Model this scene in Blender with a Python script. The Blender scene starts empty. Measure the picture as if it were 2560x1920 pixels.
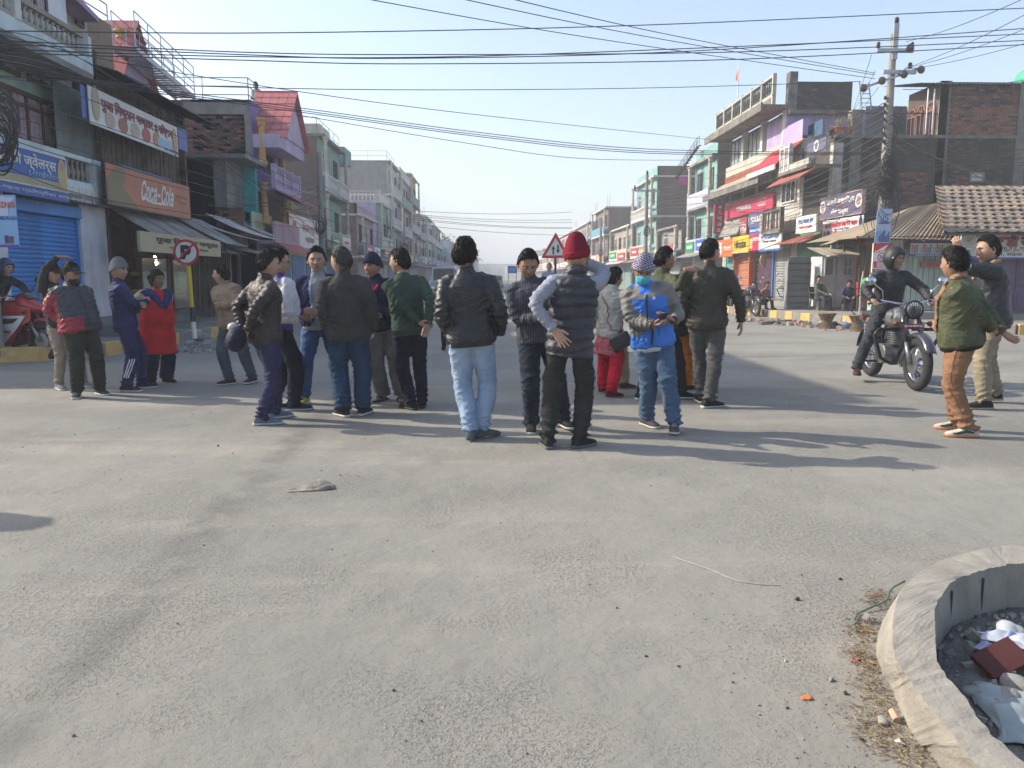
import bpy, bmesh, math, random
import numpy as np
from mathutils import Vector, Matrix, Euler
from mathutils.bvhtree import BVHTree
from mathutils.geometry import tessellate_polygon
random.seed(7); RNG = np.random.RandomState(7)
SC = bpy.context.scene
COL = SC.collection
# ---------------------------------------------------------------- camera
F_PX, CAM_H = 1924.0, 1.38
PIT = math.atan(270/1924); YAW = math.radians(1.79)
cd = bpy.data.cameras.new('camera'); cam = bpy.data.objects.new('camera', cd); COL.objects.link(cam)
cd.sensor_width = 36; cd.sensor_fit = 'HORIZONTAL'; cd.lens = 36*F_PX/2560
cd.clip_start = 0.05; cd.clip_end = 6000
cam.location = (0, 0, CAM_H); cam.rotation_euler = (math.pi/2-PIT, 0, -YAW)
SC.camera = cam
# ---------------------------------------------------------------- light
SUN_EL = math.radians(33.0); SUN_DIR = Vector((0.958, -0.287, 0)).normalized()   # way the light travels, on the ground
w = bpy.data.worlds.new('World'); SC.world = w; w.use_nodes = True
nt = w.node_tree; bg = nt.nodes['Background']; sky = nt.nodes.new('ShaderNodeTexSky')
sky.sky_type = 'NISHITA'; sky.sun_disc = False; sky.sun_elevation = SUN_EL
# the sun sits at -SUN_DIR; Nishita: rotation 0 = +Y, clockwise seen from above
sky.sun_rotation = math.atan2(-SUN_DIR.x, -SUN_DIR.y)
sky.air_density = 1.0; sky.dust_density = 2.6; sky.ozone_density = 1.6; sky.altitude = 100
nt.links.new(sky.outputs[0], bg.inputs[0]); bg.inputs[1].default_value = 0.145
sl = bpy.data.lights.new('sun', 'SUN'); so = bpy.data.objects.new('sun', sl); COL.objects.link(so)
sl.energy = 3.6; sl.angle = math.radians(0.6); sl.color = (1.0, 0.92, 0.78)
sd = Vector((SUN_DIR.x*math.cos(SUN_EL), SUN_DIR.y*math.cos(SUN_EL), -math.sin(SUN_EL)))
so.rotation_euler = sd.to_track_quat('-Z', 'Y').to_euler(); so.location = (-20, 6, 20)
SC.view_settings.view_transform = 'Standard'; SC.view_settings.look = 'None'
SC.view_settings.exposure = 1.02; SC.view_settings.gamma = 1; SC.view_settings.use_curve_mapping = False
SC.render.engine = 'CYCLES'
SC.cycles.max_bounces = 6; SC.cycles.diffuse_bounces = 3; SC.cycles.glossy_bounces = 3
SC.cycles.transmission_bounces = 4; SC.cycles.volume_bounces = 0; SC.cycles.use_denoising = True
SC.cycles.caustics_reflective = False; SC.cycles.caustics_refractive = False

# ---------------------------------------------------------------- photo geometry helpers (pixels of the 2560x1920 photo)
def ray(px, py):
    x = (px-1280)/F_PX; z = -(py-960)/F_PX
    c, s = math.cos(PIT), math.sin(PIT); y2 = c+z*s; z2 = -s+z*c
    c, s = math.cos(YAW), math.sin(YAW)
    return Vector((x*c+y2*s, -x*s+y2*c, z2))
def G(px, py, z=0.0):
    d = ray(px, py); t = (z-CAM_H)/d.z; return Vector((d.x*t, d.y*t, z))
def PX(px, py, X):
    d = ray(px, py); t = X/d.x; return Vector((X, d.y*t, CAM_H+d.z*t))
def PY(px, py, Y):
    d = ray(px, py); t = Y/d.y; return Vector((d.x*t, Y, CAM_H+d.z*t))
def YX(px, X): return PX(px, 690, X).y          # the Y at which a facade plane X is met at pixel column px
def ZX(px, py, X): return PX(px, py, X).z
# ---------------------------------------------------------------- objects
def prop(o, label=None, cat=None, group=None, kind=None):
    if label: o['label'] = label
    if cat: o['category'] = cat
    if group: o['group'] = group
    if kind: o['kind'] = kind
    return o
def thing(name, label, cat, loc=(0, 0, 0), rz=0.0, group=None):
    o = bpy.data.objects.new(name, None); COL.objects.link(o); o.empty_display_size = 0.1
    o.location = loc; o.rotation_euler = (0, 0, rz)
    return prop(o, label, cat, group)
class MB:
    def __init__(s): s.v = []; s.f = []; s.m = []
    def add(s, vs, fs, mi=0):
        n = len(s.v); s.v += [tuple(p) for p in vs]; s.f += [tuple(i+n for i in f) for f in fs]; s.m += [mi]*len(fs); return s
    def box(s, a, b, mi=0):
        x0, y0, z0 = (min(a[i], b[i]) for i in range(3)); x1, y1, z1 = (max(a[i], b[i]) for i in range(3))
        return s.add([(x0,y0,z0),(x1,y0,z0),(x1,y1,z0),(x0,y1,z0),(x0,y0,z1),(x1,y0,z1),(x1,y1,z1),(x0,y1,z1)],
                     [(0,3,2,1),(4,5,6,7),(0,1,5,4),(1,2,6,5),(2,3,7,6),(3,0,4,7)], mi)
    def obox(s, c, ux, uy, uz, mi=0):      # oriented box: centre and three half axes
        c, ux, uy, uz = Vector(c), Vector(ux), Vector(uy), Vector(uz)
        vs = [c+a*ux+b*uy+d*uz for d in (-1, 1) for a, b in ((-1,-1),(1,-1),(1,1),(-1,1))]
        return s.add(vs, [(0,3,2,1),(4,5,6,7),(0,1,5,4),(1,2,6,5),(2,3,7,6),(3,0,4,7)], mi)
    def bar(s, a, b, w, h=None, mi=0):
        a, b = Vector(a), Vector(b); h = h or w; d = b-a; L = d.length
        if L < 1e-6: return s
        d /= L; up = Vector((0, 0, 1)) if abs(d.z) < .95 else Vector((1, 0, 0))
        sx = d.cross(up).normalized(); sy = sx.cross(d)
        return s.obox((a+b)/2, d*L/2, sx*w/2, sy*h/2, mi)
    def tube(s, pts, r, n=8, mi=0, cap=True):
        pts = [Vector(p) for p in pts]; rs = r if isinstance(r, (list, tuple)) else [r]*len(pts)
        vs = []; fr = None
        for i, p in enumerate(pts):
            d = (pts[min(i+1, len(pts)-1)]-pts[max(i-1, 0)])
            d = d.normalized() if d.length > 1e-9 else Vector((0, 0, 1))
            if fr is None:
                up = Vector((0, 0, 1)) if abs(d.z) < .9 else Vector((0, 1, 0)); fr = d.cross(up).normalized()
            fr = (fr-d*fr.dot(d)).normalized(); g = d.cross(fr)
            for k in range(n):
                a = 2*math.pi*k/n; vs.append(p+fr*math.cos(a)*rs[i]+g*math.sin(a)*rs[i])
        fs = [(i*n+k, i*n+(k+1) % n, (i+1)*n+(k+1) % n, (i+1)*n+k) for i in range(len(pts)-1) for k in range(n)]
        if cap: fs += [tuple(range(n-1, -1, -1)), tuple(range((len(pts)-1)*n, len(pts)*n))]
        return s.add(vs, fs, mi)
    def lathe(s, c, prof, n=12, mi=0, axis='z'):
        c = Vector(c); vs = []
        for r, h in prof:
            for k in range(n):
                a = 2*math.pi*k/n; u, v = math.cos(a)*r, math.sin(a)*r
                vs.append(c+(Vector((u, v, h)) if axis == 'z' else Vector((u, h, v)) if axis == 'y' else Vector((h, u, v))))
        m = len(prof)
        fs = [(i*n+k, i*n+(k+1) % n, (i+1)*n+(k+1) % n, (i+1)*n+k) for i in range(m-1) for k in range(n)]
        fs += [tuple(range(n-1, -1, -1)), tuple(range((m-1)*n, m*n))]
        return s.add(vs, fs, mi)
    def ball(s, c, rx, ry=None, rz=None, n=12, m=8, mi=0, R=None):
        ry = ry or rx; rz = rz or rx; c = Vector(c); vs = []
        for i in range(m+1):
            p = math.pi*i/m
            for k in range(n):
                a = 2*math.pi*k/n; q = Vector((rx*math.sin(p)*math.cos(a), ry*math.sin(p)*math.sin(a), rz*math.cos(p)))
                vs.append(c+(R @ q if R else q))
        return s.add(vs, [(i*n+k, (i+1)*n+k, (i+1)*n+(k+1) % n, i*n+(k+1) % n) for i in range(m) for k in range(n)], mi)
    def loft(s, rings, mi=0, cap=True):     # rings: equal-length lists of points
        n = len(rings[0]); vs = [p for r in rings for p in r]
        fs = [(i*n+k, i*n+(k+1) % n, (i+1)*n+(k+1) % n, (i+1)*n+k) for i in range(len(rings)-1) for k in range(n)]
        if cap: fs += [tuple(range(n-1, -1, -1)), tuple(range((len(rings)-1)*n, len(rings)*n))]
        return s.add(vs, fs, mi)
    def prism(s, poly, ext, mi=0):          # polygon of 3-D points extruded by vector
        e = Vector(ext); n = len(poly); P = [Vector(p) for p in poly]
        return s.add(P+[p+e for p in P], [tuple(range(n-1, -1, -1)), tuple(range(n, 2*n))]+[(i, (i+1) % n, n+(i+1) % n, n+i) for i in range(n)], mi)
    def quad(s, a, b, c, d, mi=0): return s.add([a, b, c, d], [(0, 1, 2, 3)], mi)
    def mesh(s, name, mats, smooth=False, fix=True):
        me = bpy.data.meshes.new(name); me.from_pydata(s.v, [], s.f)
        for m in (mats if isinstance(mats, (list, tuple)) else [mats]): me.materials.append(m)
        if any(s.m): me.polygons.foreach_set('material_index', s.m)
        if fix:
            bm = bmesh.new(); bm.from_mesh(me)
            if smooth: bmesh.ops.remove_doubles(bm, verts=bm.verts, dist=1e-5)
            bmesh.ops.recalc_face_normals(bm, faces=bm.faces); bm.to_mesh(me); bm.free()
        if smooth: me.polygons.foreach_set('use_smooth', [True]*len(me.polygons))
        me.update(); return me
    def build(s, name, mats, parent=None, smooth=False, auto=None, loc=None):
        o = bpy.data.objects.new(name, s.mesh(name, mats, smooth)); COL.objects.link(o)
        if parent: o.parent = parent
        if loc is not None: o.location = loc
        if auto: bev(o, auto)
        return o
def bev(o, wd, seg=2):
    m = o.modifiers.new('bevel', 'BEVEL'); m.width = wd; m.segments = seg; m.limit_method = 'ANGLE'; m.angle_limit = 0.6
    return o
def inst(me, name, parent=None, loc=(0, 0, 0), rot=None, sc=None, mat=None):
    o = bpy.data.objects.new(name, me); COL.objects.link(o); o.location = loc
    if rot: o.rotation_euler = rot
    if sc: o.scale = sc if isinstance(sc, (tuple, list)) else (sc,)*3
    if parent: o.parent = parent
    return o
def child_boxes(parent, name, boxes, mat):
    for a, b in boxes: MB().box(a, b).build(name, mat, parent)
def kids(o): return [c for c in bpy.data.objects if c.parent == o]
def copy_tree(o, parent=None):
    c = o.copy(); COL.objects.link(c); c.parent = parent
    for ch in list(o.children): copy_tree(ch, c)
    return c
# ---------------------------------------------------------------- materials
_M = {}
def mat(name, col, rough=.8, metal=0., var=.12, vs=2.0, bump=0., bs=60., col2=None, dirt=0., ds=.8, dcol=(.12,.1,.08), em=None, spec=.4, streak=0., coat=0., alpha=1., trans=0., bd=.01):
    if name in _M: return _M[name]
    m = bpy.data.materials.new(name); m.use_nodes = True; nt = m.node_tree; N, L = nt.nodes, nt.links
    b = N['Principled BSDF']; b.inputs['Roughness'].default_value = rough; b.inputs['Metallic'].default_value = metal
    b.inputs['Specular IOR Level'].default_value = spec; b.inputs['Coat Weight'].default_value = coat
    b.inputs['Transmission Weight'].default_value = trans; b.inputs['Alpha'].default_value = alpha
    tc = N.new('ShaderNodeTexCoord'); c = col if len(col) == 4 else (*col, 1)
    def noise(scale, det=4, src=None, rgh=.6):
        n = N.new('ShaderNodeTexNoise'); n.inputs['Scale'].default_value = scale; n.inputs['Detail'].default_value = det
        n.inputs['Roughness'].default_value = rgh; L.new(src or tc.outputs['Object'], n.inputs['Vector']); return n
    n1 = noise(vs)
    mx = N.new('ShaderNodeMix'); mx.data_type = 'RGBA'
    k2 = col2 or tuple(max(0, x*(1-2*var)) for x in c[:3])
    mx.inputs[6].default_value = tuple(min(1, x*(1+var*.6)) for x in c[:3])+(1,); mx.inputs[7].default_value = (*k2[:3], 1)
    rp = N.new('ShaderNodeMapRange'); rp.inputs[1].default_value = .35; rp.inputs[2].default_value = .68
    L.new(n1.outputs[0], rp.inputs[0]); L.new(rp.outputs[0], mx.inputs[0]); out = mx.outputs[2]
    if dirt > 0:
        mp = N.new('ShaderNodeMapping'); mp.inputs['Scale'].default_value = (1, 1, .25 if streak else 1); L.new(tc.outputs['Object'], mp.inputs[0])
        n2 = noise(ds*(3 if streak else 1), 6, mp.outputs[0], .7); r2 = N.new('ShaderNodeMapRange'); r2.inputs[1].default_value = .45; r2.inputs[2].default_value = .7
        r2.inputs[4].default_value = dirt; L.new(n2.outputs[0], r2.inputs[0])
        m2 = N.new('ShaderNodeMix'); m2.data_type = 'RGBA'; L.new(out, m2.inputs[6]); m2.inputs[7].default_value = (*dcol, 1); L.new(r2.outputs[0], m2.inputs[0]); out = m2.outputs[2]
    L.new(out, b.inputs['Base Color'])
    if bump:
        n3 = noise(bs, 5); bp = N.new('ShaderNodeBump'); bp.inputs['Strength'].default_value = bump; bp.inputs['Distance'].default_value = bd
        L.new(n3.outputs[0], bp.inputs['Height']); L.new(bp.outputs[0], b.inputs['Normal'])
    if em: b.inputs['Emission Color'].default_value = (*em[:3], 1); b.inputs['Emission Strength'].default_value = em[3]
    _M[name] = m; return m
def brick_mat(name, c1, c2, mortar, dirt=.5, scale=1.0, axis='x', plaster=0.0):
    if name in _M: return _M[name]
    m = mat(name, c1, .9, var=.2, vs=1.0); nt = m.node_tree; N, L = nt.nodes, nt.links; b = N['Principled BSDF']
    tc = [n for n in N if n.type == 'TEX_COORD'][0]
    sp = N.new('ShaderNodeSeparateXYZ'); L.new(tc.outputs['Object'], sp.inputs[0])
    cb = N.new('ShaderNodeCombineXYZ'); L.new(sp.outputs['X' if axis == 'x' else 'Y'], cb.inputs[0]); L.new(sp.outputs['Z'], cb.inputs[1])
    br = N.new('ShaderNodeTexBrick'); br.inputs['Scale'].default_value = scale; br.inputs['Brick Width'].default_value = .24; br.inputs['Row Height'].default_value = .085
    br.inputs['Mortar Size'].default_value = .009; br.inputs['Color1'].default_value = (*c1, 1); br.inputs['Color2'].default_value = (*c2, 1); br.inputs['Mortar'].default_value = (*mortar, 1)
    L.new(cb.outputs[0], br.inputs['Vector'])
    n = N.new('ShaderNodeTexNoise'); n.inputs['Scale'].default_value = .55; n.inputs['Detail'].default_value = 8; n.inputs['Roughness'].default_value = .7; L.new(tc.outputs['Object'], n.inputs['Vector'])
    r = N.new('ShaderNodeMapRange'); r.inputs[1].default_value = .42; r.inputs[2].default_value = .62; r.inputs[4].default_value = dirt; L.new(n.outputs[0], r.inputs[0])
    mx = N.new('ShaderNodeMix'); mx.data_type = 'RGBA'; L.new(r.outputs[0], mx.inputs[0]); L.new(br.outputs[0], mx.inputs[6]); mx.inputs[7].default_value = (.035, .032, .03, 1)
    L.new(mx.outputs[2], b.inputs['Base Color'])
    bp = N.new('ShaderNodeBump'); bp.inputs['Strength'].default_value = .6; bp.inputs['Distance'].default_value = .02; bp.invert = True
    L.new(br.outputs['Fac'], bp.inputs['Height']); L.new(bp.outputs[0], b.inputs['Normal'])
    return m
def pm(name, col, **k):   # painted plaster
    k.setdefault('rough', .85); k.setdefault('var', .1); k.setdefault('dirt', .45); k.setdefault('streak', 1); k.setdefault('bump', .25); k.setdefault('bs', 25)
    k.setdefault('dcol', tuple(x*.45 for x in col)); return mat(name, col, **k)
def sign_m(name, col, **k):
    k.setdefault('rough', .5); k.setdefault('var', .05); k.setdefault('dirt', .15); k.setdefault('dcol', tuple(x*.6+.03 for x in col)); return mat(name, col, **k)
# ---------------------------------------------------------------- lettering
_fonts = {}
import os
def fnt(dev):
    k = 'NotoSansDevanagari-Regular.woff2' if dev else 'Inter.woff2'
    if k not in _fonts:
        p = os.path.join(bpy.utils.system_resource('DATAFILES'), 'fonts', k)
        try: _fonts[k] = bpy.data.fonts.load(p)
        except Exception: _fonts[k] = None
    return _fonts[k]
def fix_dev(s):             # the text object does not shape: put the short-i sign before its consonant cluster
    out = []
    for ch in s:
        if ch == '\u093f' and out:
            j = len(out)-1
            while j > 0 and out[j-1] == '\u094d': j -= 2
            out.insert(j, ch)
        else: out.append(ch)
    return ''.join(out)
def lettering(txt, M, width, height, mt, parent, name='lettering', dev=None, bold=0., fit=True, shear=0.):
    """M: 4x4 whose origin is the centre of the text box, x = reading direction, y = up, z = out of the board"""
    if dev is None: dev = any(0x900 <= ord(c) < 0x980 for c in txt)
    cu = bpy.data.curves.new(name, 'FONT'); cu.body = fix_dev(txt) if dev else txt
    f = fnt(dev)
    if f: cu.font = f
    cu.size = 1.0; cu.extrude = 0.004; cu.offset = bold; cu.resolution_u = 2
    o = bpy.data.objects.new(name, cu)
    me = bpy.data.meshes.new_from_object(o); bpy.data.objects.remove(o); bpy.data.curves.remove(cu)
    n = len(me.vertices)
    if n == 0: return None
    co = np.empty(n*3, np.float32); me.vertices.foreach_get('co', co); co = co.reshape(-1, 3)
    lo, hi = co.min(0), co.max(0); sx = width/max(1e-6, hi[0]-lo[0]); sy = height/max(1e-6, hi[1]-lo[1])
    if not fit: sx = sy = min(sx, sy)
    co[:, 0] = (co[:, 0]-(lo[0]+hi[0])/2)*sx; co[:, 1] = (co[:, 1]-(lo[1]+hi[1])/2)*sy; co[:, 2] += .005; co[:, 0] += co[:, 1]*shear
    me.vertices.foreach_set('co', co.ravel()); me.transform(M); me.materials.clear(); me.materials.append(mt); me.update()
    r = bpy.data.objects.new(name, me); COL.objects.link(r); r.parent = parent; return r
def frame(o, x, y):   # matrix from origin, x dir, y dir
    x, y = Vector(x).normalized(), Vector(y).normalized(); z = x.cross(y).normalized(); y = z.cross(x)
    m = Matrix((x, y, z)).transposed().to_4x4(); m.translation = Vector(o); return m
class Board:
    """a flat sign: matrix origin at the centre, half sizes; helpers lay print 4 mm proud in u,v fractions (-1..1)"""
    def __init__(s, name, label, cat, c, x, up, w, h, bmat, th=.05, fm=None, group=None, base=None):
        s.M = frame((0, 0, 0), x, up); s.w, s.h = w, h
        s.o = thing(name, label, cat, c, 0, group); s.n = 0
        b = MB(); ex, ey, ez = s.M.col[0].xyz, s.M.col[1].xyz, s.M.col[2].xyz
        b.obox(-ez*th/2, ex*w/2, ey*h/2, ez*th/2); b.build('board', bmat, s.o)
        if fm:
            f = MB(); t = .025
            for sg in (-1, 1):
                f.obox(ey*sg*(h/2+t/2)-ez*th/2, ex*(w/2+t), ey*t/2, ez*(th/2+.008)); f.obox(ex*sg*(w/2+t/2)-ez*th/2, ex*t/2, ey*(h/2-.001), ez*(th/2+.007))
            f.build('frame', fm, s.o)
    def at(s, u, v): s.n += 1; m = s.M.copy(); m.translation = s.M.col[0].xyz*u*s.w/2+s.M.col[1].xyz*v*s.h/2+s.M.col[2].xyz*(.002+.0012*s.n); return m
    def text(s, t, u, v, wf, hf, mt, name='lettering', **k): return lettering(t, s.at(u, v), wf*s.w, hf*s.h, mt, s.o, name, **k)
    def patch(s, u0, v0, u1, v1, mt, name='printed_panel'):
        m = s.at((u0+u1)/2, (v0+v1)/2); a, b = (u1-u0)*s.w/4, (v1-v0)*s.h/4
        mb = MB().box((-a, -b, -.002), (a, b, .002)); mb.v = [tuple(m @ Vector(p)) for p in mb.v]; return mb.build(name, mt, s.o)
    def disc(s, u, v, r, mt, name='printed_disc', ry=None, n=20):
        m = s.at(u, v); mb = MB(); p = [Vector((math.cos(2*math.pi*i/n)*r, math.sin(2*math.pi*i/n)*(ry or r), 0)) for i in range(n)]
        mb.prism([m @ q for q in p], m.col[2].xyz*.004); return mb.build(name, mt, s.o)
    def poly(s, pts, mt, name='printed_shape'):
        m = s.at(0, 0); mb = MB(); mb.prism([m @ Vector((u*s.w/2, v*s.h/2, 0)) for u, v in pts], m.col[2].xyz*.004); return mb.build(name, mt, s.o)
# ================================================================ GROUND, ROAD, KERBS, HAZE
def road_mat():
    m = bpy.data.materials.new('road_asphalt'); m.use_nodes = True; nt = m.node_tree; N, L = nt.nodes, nt.links; b = N['Principled BSDF']
    b.inputs['Roughness'].default_value = .88; b.inputs['Specular IOR Level'].default_value = .25
    tc = N.new('ShaderNodeTexCoord'); geo = tc.outputs['Object']
    def nz(s, d=5, r=.6, v=None, sc=None):
        src = v or geo
        if sc: mp = N.new('ShaderNodeMapping'); mp.inputs['Scale'].default_value = sc; L.new(src, mp.inputs[0]); src = mp.outputs[0]
        n = N.new('ShaderNodeTexNoise'); n.inputs['Scale'].default_value = s; n.inputs['Detail'].default_value = d; n.inputs['Roughness'].default_value = r; L.new(src, n.inputs['Vector']); return n.outputs[0]
    def ramp(x, a, c, lo=0, hi=1): r = N.new('ShaderNodeMapRange'); r.interpolation_type = 'SMOOTHSTEP'; r.inputs[1].default_value = a; r.inputs[2].default_value = c; r.inputs[3].default_value = lo; r.inputs[4].default_value = hi; L.new(x, r.inputs[0]); return r.outputs[0]
    def mixc(f, a, c):
        x = N.new('ShaderNodeMix'); x.data_type = 'RGBA'
        for i, q in ((6, a), (7, c)):
            if isinstance(q, tuple): x.inputs[i].default_value = (*q, 1)
            else: L.new(q, x.inputs[i])
        if isinstance(f, float): x.inputs[0].default_value = f
        else: L.new(f, x.inputs[0])
        return x.outputs[2]
    def mth(op, a, c):
        x = N.new('ShaderNodeMath'); x.operation = op
        for i, q in ((0, a), (1, c)):
            if isinstance(q, (int, float)): x.inputs[i].default_value = q
            else: L.new(q, x.inputs[i])
        return x.outputs[0]
    big = nz(.22, 6, .55); mid = nz(1.3, 6, .6); fine = nz(58, 4, .7); grit = nz(150, 3, .7); streak = nz(.5, 6, .65, sc=(.35, 2.2, 1))
    col = mixc(ramp(big, .38, .62), (.212, .203, .182), (.268, .253, .220))
    col = mixc(ramp(mid, .45, .66, 0, .55), col, (.242, .228, .196))
    col = mixc(ramp(streak, .50, .68, 0, .5), col, (.335, .308, .252))
    # worn binder: small pits and stones, in patches
    vo = N.new('ShaderNodeTexVoronoi'); vo.inputs['Scale'].default_value = 85; vo.feature = 'F1'; vo.inputs['Randomness'].default_value = 1
    wv = N.new('ShaderNodeMapping'); wv.inputs['Scale'].default_value = (1, 1.15, 1); L.new(geo, wv.inputs[0]); L.new(wv.outputs[0], vo.inputs['Vector'])
    patch = ramp(nz(.8, 5, .65), .45, .60); pit = ramp(fine, .52, .62); st = ramp(vo.outputs['Distance'], .18, .42, 1, 0)
    col = mixc(mth('MULTIPLY', pit, mth('MULTIPLY', patch, .42)), col, (.165, .152, .135))
    col = mixc(mth('MULTIPLY', st, mth('MULTIPLY', patch, .30)), col, (.42, .385, .335))
    col = mixc(ramp(grit, .40, .75, 0, .22), col, (.17, .155, .135))
    # scattered dark specks
    v2 = N.new('ShaderNodeTexVoronoi'); v2.inputs['Scale'].default_value = 5.5; L.new(geo, v2.inputs['Vector']); col = mixc(ramp(v2.outputs['Distance'], .015, .035, .75, 0), col, (.05, .045, .04))
    # a broad darker tyre and oil track crossing the near road
    A_, B_ = G(760, 1080), G(60, 1800); dv = (B_-A_).normalized(); mp = N.new('ShaderNodeMapping'); mp.vector_type = 'POINT'; mp.inputs['Rotation'].default_value = (0, 0, -math.atan2(dv.y, dv.x)); L.new(geo, mp.inputs[0]); sp = N.new('ShaderNodeSeparateXYZ'); L.new(mp.outputs[0], sp.inputs[0])
    off = (Matrix.Rotation(-math.atan2(dv.y, dv.x), 3, 'Z') @ A_).y; dd = mth('ADD', mth('SUBTRACT', sp.outputs[1], off), mth('MULTIPLY', mth('SUBTRACT', nz(1.6, 4, .6), .5), .35)); dd = mth('ABSOLUTE', dd, 0)
    col = mixc(mth('MULTIPLY', ramp(dd, .02, .20, .60, 0), ramp(nz(3, 5, .6), .3, .6)), col, (.125, .12, .112))
    L.new(col, b.inputs['Base Color'])
    h = mth('ADD', mth('MULTIPLY', pit, mth('MULTIPLY', mth('ADD', patch, .25), -1.0)), mth('ADD', mth('MULTIPLY', st, mth('MULTIPLY', patch, .9)), mth('MULTIPLY', grit, .5)))
    bp = N.new('ShaderNodeBump'); bp.inputs['Strength'].default_value = .7; bp.inputs['Distance'].default_value = .005; L.new(h, bp.inputs['Height'])
    b2 = N.new('ShaderNodeBump'); b2.inputs['Strength'].default_value = .5; b2.inputs['Distance'].default_value = .05; L.new(nz(2.6, 4, .6), b2.inputs['Height']); L.new(bp.outputs[0], b2.inputs['Normal']); L.new(b2.outputs[0], b.inputs['Normal'])
    return m
M_road = road_mat()
# --- the concrete ring in the near right corner: outline traced on the ground, real kerb with a sunk bed inside
def crop(x, y): return (1900+x/2.676, 1300+y/2.676)
TOPZ = .20
t_out = [G(*crop(x, y), TOPZ) for x, y in ((1480, 1659), (1290, 1430), (1130, 1240), (1000, 1060), (915, 940), (885, 750), (930, 500), (1060, 360), (1270, 250), (1520, 190), (1766, 175))]
t_in = [G(*crop(x, y), TOPZ) for x, y in ((1760, 1600), (1490, 1360), (1370, 1180), (1210, 990), (1172, 800), (1182, 560), (1290, 410), (1400, 365), (1500, 330), (1640, 305), (1766, 288))]
def dense(pts, n=5, jit=0, seed=1, z=None):
    out = []; m = len(pts); r = random.Random(seed)
    for i in range(m):
        p0, p1, p2, p3 = pts[i-1], pts[i], pts[(i+1) % m], pts[(i+2) % m]
        for k in range(n):
            t = k/n; q = .5*((2*p1)+(p2-p0)*t+(2*p0-5*p1+4*p2-p3)*t*t+(3*p1-p0-3*p2+p3)*t**3)
            q = q.copy(); q.x += r.uniform(-jit, jit); q.y += r.uniform(-jit, jit); out.append(q)
    return out

g_base = [G(*crop(x, y), 0) for x, y in ((1210, 1659), (1060, 1500), (960, 1330), (880, 1130), (790, 960), (785, 780), (860, 600), (1000, 425), (1200, 290), (1500, 215), (1766, 190))]
tail = [Vector(p) for p in ((2.9, 3.08, 0), (3.45, 2.75, 0), (3.75, 2.1, 0), (3.65, 1.3, 0), (3.2, .65, 0), (2.4, .3, 0), (1.6, .5, 0), (1.22, 1.05, 0))]
cc = Vector((2.5, 1.75, 0)); sc_ = lambda k, z: [cc+(p-cc)*k+Vector((0, 0, z)) for p in tail]
n_ = 7; r_gb = dense(g_base+sc_(1.05, 0), n_, .0015, 1); r_to = dense(t_out+sc_(1.0, TOPZ), n_, .0015, 2); r_ti = dense(t_in+sc_(.87, TOPZ), n_, .003, 3)
r_ib = [Vector((p.x, p.y, -.03)) for p in dense([cc+(p-cc)*.985 for p in t_in+sc_(.87, 0)], n_, .002, 4)]
r_mid = [a.lerp(b, .55)+Vector((0, 0, random.uniform(-.003, .006))) for a, b in zip(r_gb, r_to)]
for q in r_to: q.z += random.uniform(-.003, .002)
r_tm = [a.lerp(b, .5)+Vector((0, 0, random.uniform(.0, .003))) for a, b in zip(r_to, r_ti)]
for q in r_ti: q.z += random.uniform(-.004, .001)
conc = mat('island_concrete', (.30, .275, .235), .9, var=.12, vs=5, bump=.6, bs=80, bd=.005, dirt=.5, ds=6, dcol=(.19, .172, .145))
mb = MB(); RR = [r_gb, r_mid, r_to, r_tm, r_ti, r_ib]; n = len(r_gb)
for r_ in RR: mb.v += [tuple(p) for p in r_]
for a in range(5): mb.f += [(a*n+k, a*n+(k+1) % n, (a+1)*n+(k+1) % n, (a+1)*n+k) for k in range(n)]
mb.m = [0]*len(mb.f); isl = thing('island_kerb', 'round concrete kerb of the sunken traffic island in the near right corner', 'kerb', (0, 0, 0)); o = mb.build('kerb_ring', conc, isl, smooth=False)
sub = o.modifiers.new('s', 'SUBSURF'); sub.levels = sub.render_levels = 2; sub.subdivision_type = 'SIMPLE'
tx = bpy.data.textures.new('rough', 'CLOUDS'); tx.noise_scale = .05; tx.noise_depth = 4; dm = o.modifiers.new('d', 'DISPLACE'); dm.texture = tx; dm.texture_coords = 'GLOBAL'; dm.strength = .005; dm.mid_level = .5
# joint grooves in the inner face
mb = MB()
for cx, cy in ((1484, 335), (1272, 420)):
    p = G(*crop(cx, cy), TOPZ); q = cc+(p-cc)*.992; mb.bar((q.x, q.y, -.02), (q.x, q.y, .17), .006)
mb.build('joint', mat('joint_dark', (.06, .055, .05)), isl)
mb = MB(); mb.add([(p.x, p.y, .012+random.uniform(0, .01)) for p in r_ib], [tuple(range(n))]); o = mb.build('soil_bed', mat('soil_grey', (.19, .175, .15), .95, var=.25, vs=7, bump=1, bs=30, bd=.03)); prop(o, kind='structure')
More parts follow.
